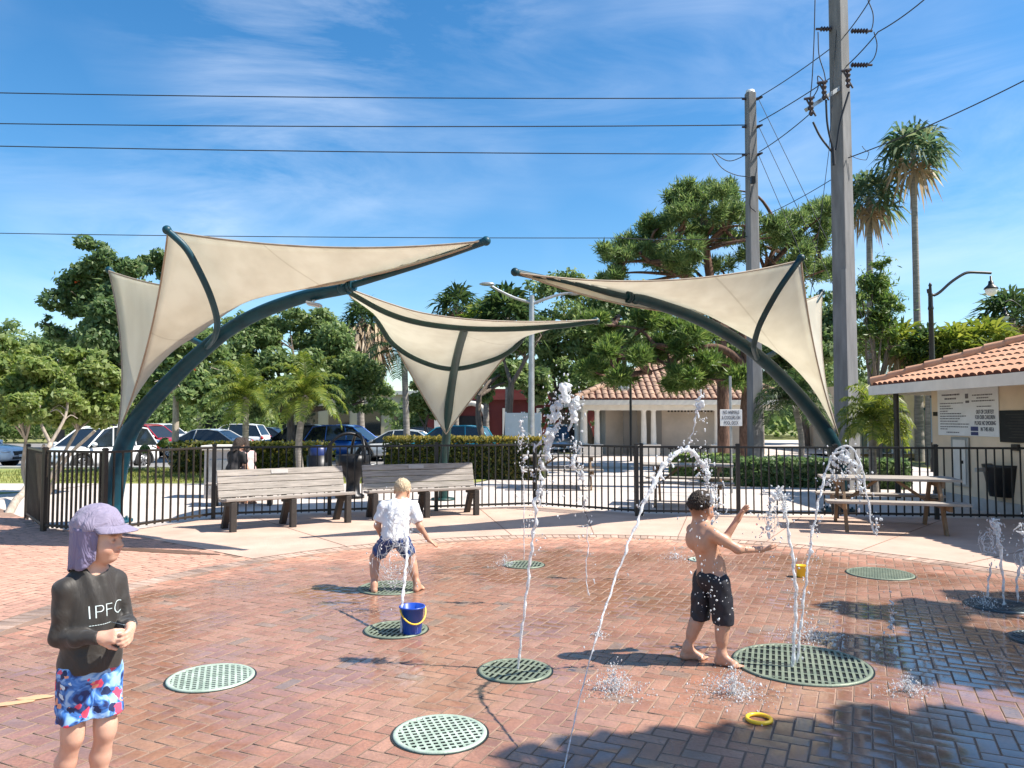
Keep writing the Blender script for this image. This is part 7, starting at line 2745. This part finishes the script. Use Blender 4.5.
def seated(lab, px, d, yw, top, lean=0.12):
    c = P(px, 440, d)
    tt = thing('person', lab, 'woman', (c.x, c.y, -0.03), R(yw))
    F_ = Field((-0.35, -0.32, 0.0), (0.75, 0.32, 1.36), 0.008)
    hc_ = np.array((lean * 1.5, 0, 1.15)); hR_ = rotm(0, R(25))
    nk_ = np.array((lean, 0, 1.0))
    F_.ell((lean * 0.8, 0, 0.85), (0.095, 0.145, 0.15), None, 0.05)
    F_.ell((0.03, 0, 0.66), (0.095, 0.13, 0.15), None, 0.05)
    F_.ell((0.0, 0, 0.53), (0.12, 0.16, 0.11), None, 0.05)
    for s_ in (-1, 1):
        sh = np.array((lean, s_ * 0.16, 0.96)); el = np.array((lean + 0.06, s_ * 0.21, 0.70)); wr = np.array((lean + 0.26, s_ * 0.10, 0.66))
        F_.cone(nk_, sh, 0.05, 0.045, 0.05)
        F_.chain([sh, el, wr], [0.046, 0.036, 0.025], 0.03)
        hand(F_, wr, (0.9, -s_ * 0.3, -0.2), (0, -s_ * 0.4, -1), 1.15, 0.35, side=s_)
        h_ = np.array((0.03, s_ * 0.08, 0.50)); k_ = np.array((0.43, s_ * 0.09, 0.50)); a_ = np.array((0.40, s_ * 0.09, 0.08))
        F_.chain([h_, k_, a_], [0.085, 0.056, 0.036], 0.04)
        foot(F_, a_, (1, 0, 0), 1.25)
    head(F_, hc_, hR_, 1.08, nk_, 0.045)
    skin_obj(F_, M['skin_tan'], tt)
    S_ = Field((-0.30, -0.32, 0.4), (0.45, 0.32, 1.1), 0.008)
    S_.ell((lean * 0.8, 0, 0.85), (0.115, 0.165, 0.16), None, 0.05)
    S_.ell((0.03, 0, 0.66), (0.115, 0.15, 0.17), None, 0.05)
    for s_ in (-1, 1):
        S_.cone(nk_, (lean, s_ * 0.16, 0.96), 0.055, 0.06, 0.05)
        S_.cone((lean, s_ * 0.16, 0.96), (lean + 0.03, s_ * 0.19, 0.84), 0.062, 0.06, 0.03)
    S_.ell(nk_ + np.array((0.03, 0, 0.06)), (0.07, 0.07, 0.06), None, 0.01, 'sub')
    planes(S_, [((0, 0, 0.54), (0, 0, -1))])
    cloth('top', S_, top, tt, 0.006, 3)
    S_ = Field((-0.3, -0.3, 0.3), (0.6, 0.3, 0.72), 0.008)
    S_.ell((0.0, 0, 0.53), (0.135, 0.175, 0.12), None, 0.05)
    for s_ in (-1, 1):
        S_.cone((0.03, s_ * 0.08, 0.51), (0.33, s_ * 0.09, 0.51), 0.098, 0.085, 0.03)
    cloth('shorts', S_, M['navy'], tt, 0.006, 4)
    # long hair
    Hf = Field(hc_ - np.array((0.26, 0.2, 0.45)), hc_ + 0.2, 0.006)
    Hf.ell(hc_ + hR_ @ np.array((-0.02, 0, 0.03)), (0.115, 0.095, 0.108), hR_, 0.02)
    Hf.chain([hc_ + np.array((-0.05, 0, 0.0)), hc_ + np.array((-0.10, 0, -0.16)), hc_ + np.array((-0.11, 0.01, -0.34))], [0.088, 0.092, 0.055], 0.03)
    planes(Hf, [(hc_ + hR_ @ np.array((0.04, 0, 0.03)), hR_ @ np.array((1.0, 0, -0.7)))])
    cloth('hair', Hf, M['hair_dark'], tt, 0.006, 5, (70, 70, 12))
    return tt


seated('woman with long dark hair and black top sitting behind the first bench', 232, 14.55, 62, M['top_black'])
seated('woman with dark hair in a pale pink top sitting right of the woman in black', 250, 14.75, 140, M['top_pink'], 0.16)
# ================================================================== WATER JETS
def water_mat():
    m_, t_, out = nt('aerated_water')
    d = N(t_, 'BsdfDiffuse', {'Color': (0.93, 0.95, 0.97, 1)})
    tl = N(t_, 'BsdfTranslucent', {'Color': (0.93, 0.95, 0.97, 1)})
    w = N(t_, 'MixShader', {0: 0.42, 1: d.outputs[0], 2: tl.outputs[0]})
    g = N(t_, 'BsdfGlass', {'Color': (0.97, 0.98, 0.99, 1), 'Roughness': 0.02, 'IOR': 1.33})
    pos = N(t_, 'TexCoord').outputs['Object']
    no = N(t_, 'TexNoise', {'Vector': pos, 'Scale': 30.0, 'Detail': 3.0}).outputs['Fac']
    fc = N(t_, 'MapRange', {'Value': no, 1: 0.35, 2: 0.62, 3: 0.40, 4: 0.92}).outputs[0]
    mx = N(t_, 'MixShader', {0: fc, 1: g.outputs[0], 2: w.outputs[0]})
    t_.links.new(mx.outputs[0], out.inputs[0])
    return m_


M['water'] = water_mat()
rw = random.Random(21)


class Water:
    def __init__(s):
        s.m = MB()
        s.c = []

    def blob(s, c, r, n=6):
        if r > 0.0075:
            h_ = Vector((rw.gauss(0, .5), rw.gauss(0, .5), rw.gauss(0, 1))) * r * rw.uniform(0.3, 1.1)
            s.c.append((Vector(c) - h_, Vector(c) + h_, r * rw.uniform(.55, .9), r * rw.uniform(.55, .9)))
            return s
        k_ = rw.uniform(0.7, 1.5)
        ax = [r * rw.uniform(0.75, 1.25) for _ in range(3)]
        ax[2] *= k_ * 1.35
        o = len(s.m.v)
        s.m.ball((0, 0, 0), tuple(ax), n)
        M3 = Matrix.Rotation(rw.uniform(0, 3), 3, 'Z') @ Matrix.Rotation(rw.uniform(-0.7, 0.7), 3, 'X')
        ph = [rw.uniform(0, 6.28) for _ in range(3)]
        for i in range(o, len(s.m.v)):
            v = Vector(s.m.v[i])
            k2 = 1 + 0.28 * (math.sin(v.x / r * 2.1 + ph[0]) * math.sin(v.y / r * 2.3 + ph[1]) + 0.6 * math.sin(v.z / r * 3.0 + ph[2]))
            s.m.v[i] = tuple(M3 @ (v * k2) + Vector(c))
        return s

    def strand(s, pts, r0, r1, rough=0.35, wob=0.006, n=8, step=0.014):
        r0, r1 = r0 * 0.54, r1 * 0.54
        rough *= 0.8
        """A continuous but knobbly rope of water."""
        P_ = crom([tuple(p) for p in pts], 12)
        d = np.concatenate([[0], np.cumsum([np.linalg.norm(b - a) for a, b in zip(P_[:-1], P_[1:])])])
        k_ = max(4, int(d[-1] / step))
        q = np.stack([np.interp(np.linspace(0, d[-1], k_), d, [p[j] for p in P_]) for j in range(3)], 1)
        ph = [rw.uniform(0, 6.28) for _ in range(6)]
        rr_ = []
        for i in range(k_):
            x = i * step
            t_ = i / (k_ - 1)
            rr_.append((r0 + (r1 - r0) * t_) * (1 + rough * (math.sin(x * 95 + ph[0]) * 0.5 + math.sin(x * 41 + ph[1]) * 0.6 + rw.uniform(-.2, .2))))
            q[i, 0] += wob * (math.sin(x * 30 + ph[2]) + 0.6 * math.sin(x * 73 + ph[3])) * (0.3 + t_)
            q[i, 1] += wob * (math.sin(x * 27 + ph[4]) + 0.6 * math.sin(x * 67 + ph[5])) * (0.3 + t_)
        if max(rr_) < 0.0042:
            s.m.tube([tuple(p) for p in q], [max(a, 0.0012) for a in rr_], n=n)
        else:
            for i in range(k_ - 1):
                s.c.append((q[i], q[i + 1], max(rr_[i], 0.003), max(rr_[i + 1], 0.003)))
        return s

    def drops(s, pts, n_, r, spread, rmin=0.3):
        P_ = crom([tuple(p) for p in pts], 12)
        for _ in range(n_):
            p = Vector(P_[rw.randrange(len(P_))]) + Vector((rw.gauss(0, spread), rw.gauss(0, spread), rw.gauss(0, spread * 1.2)))
            if p.z < 0.004:
                p.z = 0.004
            s.blob(p, r * 0.75 * (rmin + (1 - rmin) * rw.random() ** 2.2), 5)
        return s

    def chunks(s, pts, n_, r, spread):
        P_ = crom([tuple(p) for p in pts], 10)
        for i in range(n_):
            p = Vector(P_[int(i / n_ * (len(P_) - 1))]) + Vector((rw.gauss(0, spread), rw.gauss(0, spread), rw.gauss(0, spread)))
            q = p + Vector((rw.gauss(0, r), rw.gauss(0, r), rw.gauss(0, r * 1.4)))
            r_ = r
            a = r * rw.uniform(0.24, 0.78)
            s.strand([p, (p + q) / 2 + Vector((rw.gauss(0, r * .4), 0, 0)), q], a, a * rw.uniform(0.5, 1.0), 0.35, 0.003, 8, 0.01)
            s.blob(p, a * 1.1)
            for _ in range(3):
                s.blob(p + Vector((rw.gauss(0, r * 1.6), rw.gauss(0, r), rw.gauss(0, r * 2.2))), rw.uniform(0.0025, 0.0072), 5)
        return s

    def sheet(s, c, w, h, wires=10, r=0.0028):
        """A burst film: loops of thin water round a hole."""
        c = Vector(c)
        for k_ in range(wires):
            a0 = rw.uniform(0, 6.28)
            sx, sz = w * rw.uniform(0.35, 1), h * rw.uniform(0.35, 1)
            o = Vector((rw.gauss(0, w * .15), rw.gauss(0, w * .2), rw.gauss(0, h * .15)))
            pts = [c + o + Vector((sx * math.cos(a0 + a), rw.gauss(0, w * .15), sz * math.sin(a0 + a))) for a in np.linspace(0, rw.uniform(1.2, 3.2), 6)]
            s.strand(pts, min(r, 0.003), min(r, 0.003) * 0.7, 0.4, 0.004, 6, 0.008)
        return s

    def done(s, name, label, group='water jets of the splash pad', cat='water jet'):
        if s.c:       # big lumps run together like real water
            pts = np.array([np.array(a) for a, b, _, _ in s.c] + [np.array(b) for a, b, _, _ in s.c])
            lo_, hi_ = pts.min(0) - 0.06, pts.max(0) + 0.06
            res_ = max(0.0038, (np.prod(hi_ - lo_) / 9e6) ** (1 / 3))
            Fw = Field(lo_, hi_, res_)
            for (a, b, ra, rb) in s.c:
                Fw.cone(np.array(a), np.array(b), max(ra, res_ * .8), max(rb, res_ * .8), 0.009)
            V_, Q_ = Fw.mesh()
            V_ = relax(V_, Q_, 1, 0.4)
            n_ = normals(V_, Q_)
            V_ = V_ + n_ * (0.0012 * np.sin(V_[:, 0] * 260 + 3 * np.sin(V_[:, 2] * 110)) * np.sin(V_[:, 2] * 230 + V_[:, 1] * 190))[:, None]
            s.m.add(V_.tolist(), Q_.tolist(), 0, True)
        lo = Vector((sum(v[0] for v in s.m.v) / len(s.m.v), sum(v[1] for v in s.m.v) / len(s.m.v), 0))
        s.m.v = [(v[0] - lo.x, v[1] - lo.y, v[2]) for v in s.m.v]
        o = s.m.build(name, M['water'])
        o.location = lo
        return tag(o, label, cat, group)


# tall straight jet (centre)
g = G(518, 670)
d0 = g.y
w = Water()
w.strand([P(518, 670, d0), P(522, 630, d0), P(527, 590, d0), P(532, 545, d0)], 0.012, 0.014, 0.35, 0.004)
w.strand([P(532, 548, d0), P(535, 520, d0), P(538, 490, d0)], 0.013, 0.016, 0.6, 0.012)
w.chunks([P(539, 500, d0), P(541, 470, d0), P(546, 450, d0), P(549, 432, d0)], 14, 0.022, 0.012)
w.chunks([P(546, 445, d0), P(551, 425, d0), P(558, 410, d0), P(566, 392, d0), P(569, 386, d0)], 26, 0.028, 0.022)
w.chunks([P(572, 398, d0), P(574, 410, d0), P(570, 425, d0)], 10, 0.026, 0.012)
w.drops([P(532, 545, d0), P(540, 470, d0), P(555, 415, d0), P(572, 390, d0)], 130, 0.011, 0.05)
w.drops([P(545, 510, d0), P(565, 450, d0)], 40, 0.009, 0.09)
w.done('water_jet', 'tallest straight jet bursting into white blobs in the centre of the plaza')

# far thin jets behind it
d0 = 7.9
w = Water()
w.strand([P(524, 560, d0), P(524, 530, d0), P(524, 500, d0), P(523, 470, d0)], 0.006, 0.007, 0.5, 0.004)
w.chunks([P(523, 472, d0), P(522, 450, d0), P(522, 430, d0), P(521, 416, d0)], 12, 0.022, 0.018)
w.sheet(P(522, 440, d0), 0.07, 0.10, 8)
w.drops([P(524, 540, d0), P(522, 430, d0)], 50, 0.011, 0.05)
w.done('water_jet', 'thin far jet left of the tallest one, in front of the hedge end')
d0 = 6.6
w = Water()
w.chunks([P(574, 440, d0), P(577, 452, d0), P(573, 462, d0), P(578, 472, d0), P(582, 484, d0)], 16, 0.026, 0.016)
w.chunks([P(585, 500, d0), P(584, 512, d0)], 4, 0.016, 0.008)
w.drops([P(576, 445, d0), P(582, 490, d0), P(586, 530, d0), P(588, 575, d0)], 45, 0.012, 0.035)
w.strand([P(589, 596, d0), P(586, 575, d0), P(588, 545, d0), P(587, 525, d0)], 0.007, 0.005, 0.7, 0.006)
w.done('water_jet', 'broken falling blobs of water just right of the tallest jet')
# jet in the boy and bucket
g = G(404, 632)
d0 = g.y
w = Water()
w.strand([P(402, 606, d0 - .05), P(404, 585, d0 + .1), P(406, 565, d0 + .25), P(407, 545, d0 + .4), P(405, 530, d0 + .55)], 0.016, 0.018, 0.4, 0.005)
w.strand([P(401, 632, d0 - .1), P(402, 606, d0 - .05)], 0.012, 0.015, 0.4, 0.003)
w.sheet(P(395, 560, d0 + 0.6), 0.18, 0.22, 30)
w.sheet(P(399, 530, d0 + 0.85), 0.11, 0.2, 34)
w.drops([P(392, 590, d0 + .5), P(394, 560, d0 + .6), P(400, 520, d0 + .8)], 160, 0.010, 0.09)
w.done('water_jet', 'jet splashing against the back of the boy in white above the blue bucket')
# arching stream crossing from the camera side to the shirtless boy
w = Water()
arc = [P(566, 760, 3.45), P(578, 705, 3.62), P(594, 645, 3.8), P(612, 588, 4.0), P(630, 540, 4.15), P(646, 500, 4.3), P(660, 472, 4.42), P(673, 456, 4.52), P(686, 450, 4.62), P(697, 456, 4.7), P(703, 466, 4.75)]
w.strand([P(560, 785, 3.36)] + arc[:3], 0.0058, 0.0062, 0.25, 0.001)
w.strand(arc[2:6], 0.0062, 0.012, 0.45, 0.004)
w.strand(arc[5:], 0.016, 0.021, 0.45, 0.006)
w.chunks(arc[5:], 14, 0.016, 0.008)
w.drops([P(704, 466, 4.75), P(712, 490, 4.85), P(716, 515, 4.9)], 60, 0.013, 0.03)
w.chunks([P(706, 470, 4.78), P(713, 488, 4.85), P(717, 510, 4.9), P(712, 528, 4.9)], 12, 0.016, 0.012)
w.drops([P(690, 470, 4.75), P(692, 510, 4.9), P(690, 560, 4.9)], 30, 0.008, 0.06)
w.drops([P(716, 560, 4.95), P(712, 590, 4.95), P(716, 615, 4.95)], 46, 0.011, 0.045)
w.drops(arc[1:7], 50, 0.006, 0.03)
w.done('water_jet', 'arching stream curving from the bottom of the photo onto the shirtless boy')
d0 = 7.6
w = Water()
w.chunks([P(699, 392, d0), P(701, 404, d0), P(697, 412, d0)], 8, 0.026, 0.016)
w.strand([P(697, 412, d0), P(694, 425, d0), P(691, 443, d0)], 0.012, 0.006, 0.8, 0.01)
w.drops([P(703, 400, d0), P(704, 430, d0), P(706, 470, d0), P(706, 500, d0)], 46, 0.014, 0.014)
w.drops([P(697, 400, d0), P(692, 445, d0)], 24, 0.012, 0.03)
w.chunks([P(706, 462, d0), P(708, 480, d0)], 6, 0.02, 0.012)
w.done('water_jet', 'far thin jet rising above the head of the shirtless boy, topped by white blobs')
# twin jets on the big cover
g = G(798, 668)
d0 = g.y
w = Water()
w.strand([P(792, 672, d0), P(794, 640, d0), P(796, 600, d0), P(793, 560, d0), P(788, 530, d0), P(785, 510, d0)], 0.017, 0.013, 0.4, 0.005)
w.chunks([P(785, 515, d0), P(783, 500, d0), P(777, 493, d0), P(771, 500, d0)], 16, 0.021, 0.010)
w.chunks([P(771, 502, d0), P(768, 520, d0), P(766, 540, d0)], 10, 0.013, 0.012)
w.sheet(P(772, 520, d0), 0.05, 0.10, 12, 0.005)
w.drops([P(778, 495, d0), P(766, 545, d0), P(772, 590, d0)], 60, 0.011, 0.05)
w.drops([P(793, 560, d0), P(796, 650, d0)], 40, 0.008, 0.03)
w.done('water_jet', 'left one of the twin jets on the largest cover, falling back in a mushroom')
w = Water()
w.strand([P(797, 663, d0 + .03), P(801, 625, d0 + .05), P(806, 580, d0 + .1), P(812, 535, d0 + .15), P(819, 500, d0 + .2), P(826, 470, d0 + .25)], 0.012, 0.010, 0.5, 0.005)
w.strand([P(822, 490, d0 + .25), P(828, 465, d0 + .3), P(838, 449, d0 + .3), P(850, 447, d0 + .3), P(860, 462, d0 + .3), P(866, 490, d0 + .3), P(872, 525, d0 + .3), P(876, 536, d0 + .3)], 0.010, 0.008, 0.4, 0.004)
w.chunks([P(836, 458, d0 + .3), P(843, 460, d0 + .3), P(850, 462, d0 + .3), P(853, 478, d0 + .3)], 18, 0.024, 0.022)
w.chunks([P(834, 465, d0 + .3), P(832, 478, d0 + .3), P(828, 486, d0 + .3)], 8, 0.014, 0.02)
w.chunks([P(859, 478, d0 + .3), P(861, 495, d0 + .3)], 6, 0.014, 0.01)
w.chunks([P(877, 520, d0 + .3), P(876, 535, d0 + .3)], 5, 0.012, 0.006)
w.drops([P(830, 480, d0 + .3), P(845, 470, d0 + .3), P(862, 500, d0 + .3)], 70, 0.011, 0.06)
w.drops([P(822, 500, d0 + .2), P(812, 560, d0 + .15), P(800, 640, d0)], 90, 0.011, 0.03)
w.done('water_jet', 'right one of the twin jets, ending in a tall hoop before the picnic table')
d0 = 5.6
w = Water()
w.drops([P(886, 590, d0), P(893, 612, d0), P(891, 628, d0)], 14, 0.016, 0.016)
w.chunks([P(893, 605, d0), P(892, 622, d0), P(886, 648, d0 - .3)], 5, 0.016, 0.008)
w.drops([P(897, 655, d0 - .3), P(884, 647, d0 - .3)], 5, 0.022, 0.02)
w.done('water_jet', 'loose falling drops right of the twin jets over the shaded bricks')
# pair at the right edge
g = G(1003, 606)
d0 = g.y
w = Water()
w.strand([P(1004, 606, d0), P(1003, 580, d0), P(1001, 560, d0), P(999, 540, d0), P(996, 520, d0)], 0.012, 0.02, 0.45, 0.006)
w.chunks([P(998, 545, d0), P(996, 530, d0), P(994, 516, d0)], 12, 0.024, 0.012)
w.sheet(P(987, 541, d0), 0.075, 0.12, 22, 0.005)
w.strand([P(987, 597, d0), P(989, 580, d0), P(991, 562, d0)], 0.012, 0.01, 0.6, 0.006)
w.drops([P(990, 560, d0), P(995, 530, d0)], 50, 0.011, 0.05)
w.done('water_jet', 'short white jet low near the right edge over a dark cover')
w = Water()
w.strand([P(1018, 602, d0), P(1017, 580, d0), P(1022, 560, d0), P(1030, 545, d0)], 0.012, 0.016, 0.5, 0.006)
w.chunks([P(1030, 548, d0), P(1026, 535, d0), P(1024, 525, d0)], 12, 0.022, 0.014)
w.sheet(P(1024, 560, d0), 0.07, 0.12, 12, 0.005)
w.drops([P(1020, 590, d0), P(1025, 530, d0)], 40, 0.011, 0.05)
w.done('water_jet', 'short jet cut off by the right edge of the photo')


def splash(label, px, py, wpx, n_, hgt=0.07):
    c = G(px, py)
    sx = wpx / 2 * c.y / F
    w_ = Water()
    for _ in range(int(n_ * 3.0)):
        a, q = rw.uniform(0, 6.28), abs(rw.gauss(0, 0.6))
        p = c + Vector((math.cos(a) * q * sx, math.sin(a) * q * sx * 0.9, abs(rw.gauss(0, hgt)) * max(0.05, 1.2 - q)))
        w_.blob(p + Vector((0, 0, 0.002)), 0.0013 + 0.0038 * rw.random() ** 3, 4)
    w_.done('splash', label, 'splashes of water on the bricks', 'splash')


splash('splash spreading on the bricks left of the shirtless boy below his shadow', 614, 691, 62, 340)
splash('large splash on the bricks in front of the feet of the shirtless boy', 733, 694, 80, 420)
splash('faint splash on the bricks at the far small cover', 505, 566, 30, 130, 0.05)
splash('splash at the small cover behind the shirtless boy', 675, 559, 34, 130, 0.05)
splash('splash around the foot of the twin jets on the largest cover', 812, 640, 80, 240, 0.06)
splash('small splash on the shaded bricks right of the largest cover', 908, 692, 50, 160, 0.04)
splash('tiny splash lump left of the shirtless boy shadow', 598, 636, 20, 60, 0.02)
splash('splash at the dark cover by the right edge', 985, 606, 44, 160, 0.05)
# ================================================================== LIGHT, SKY, CAMERA
SUN = Vector((0.95, -0.14, 1.18)).normalized()
el = math.asin(SUN.z)
az = math.atan2(SUN.x, SUN.y)
L = bpy.data.lights.new('sun', 'SUN')
L.energy = 5.0
L.angle = R(0.53)
L.color = (1.0, 0.94, 0.84)
lo = bpy.data.objects.new('sun', L)
COL.objects.link(lo)
lo.rotation_euler = (-SUN).to_track_quat('-Z', 'Y').to_euler()
W = bpy.data.worlds.new('World')
SC.world = W
W.use_nodes = True
t_ = W.node_tree
for n_ in list(t_.nodes):
    t_.nodes.remove(n_)
sky = N(t_, 'TexSky', sky_type='NISHITA', sun_disc=False)
sky.sun_elevation = el
sky.sun_rotation = az
sky.altitude = 0
sky.air_density = 1.0
sky.dust_density = 0.35
sky.ozone_density = 2.2
tc = N(t_, 'TexCoord').outputs['Generated']
# thin high streaks of cloud
mp = N(t_, 'Mapping', {'Vector': tc, 'Rotation': (0, R(14), R(20)), 'Scale': (1.6, 2.4, 6.5)}).outputs[0]
n1 = N(t_, 'TexNoise', {'Vector': mp, 'Scale': 1.5, 'Detail': 9.0, 'Roughness': 0.62, 'Distortion': 0.8}).outputs['Fac']
n2 = N(t_, 'TexNoise', {'Vector': tc, 'Scale': 2.3, 'Detail': 3.0}).outputs['Fac']
c1 = N(t_, 'MapRange', {'Value': n1, 1: 0.38, 2: 0.85, 3: 0.0, 4: 1.0}).outputs[0]
c2 = N(t_, 'MapRange', {'Value': n2, 1: 0.40, 2: 0.62, 3: 0.0, 4: 1.0}).outputs[0]
cf = N(t_, 'Math', {0: c1, 1: c2}, operation='MULTIPLY').outputs[0]
cf = N(t_, 'Math', {0: cf, 1: 0.46}, operation='MULTIPLY').outputs[0]
skh = N(t_, 'HueSaturation', {'Color': sky.outputs[0], 'Hue': 0.497, 'Saturation': 1.34, 'Value': 1.0}).outputs[0]
skc = N(t_, 'MixRGB', {0: cf, 1: skh, 2: (7.5, 7.8, 8.2, 1)}).outputs[0]
bg = N(t_, 'Background', {'Color': skc, 'Strength': 0.106})
out = N(t_, 'OutputWorld')
t_.links.new(bg.outputs[0], out.inputs[0])

cam = bpy.data.cameras.new('camera')
cam.sensor_width = 36.0
cam.lens = F / 1024 * 36.0
cam.clip_start = 0.05
cam.clip_end = 2000
co = bpy.data.objects.new('camera', cam)
COL.objects.link(co)
co.location = (0, 0, H)
co.rotation_euler = (R(90) + TH, 0, 0)
SC.camera = co
SC.view_settings.view_transform = 'Standard'
SC.view_settings.look = 'None'
SC.view_settings.exposure = 0.88
SC.view_settings.gamma = 1.0
SC.cycles.use_denoising = True
SC.cycles.max_bounces = 8
SC.cycles.transparent_max_bounces = 8
SC.cycles.caustics_reflective = False
SC.cycles.caustics_refractive = False
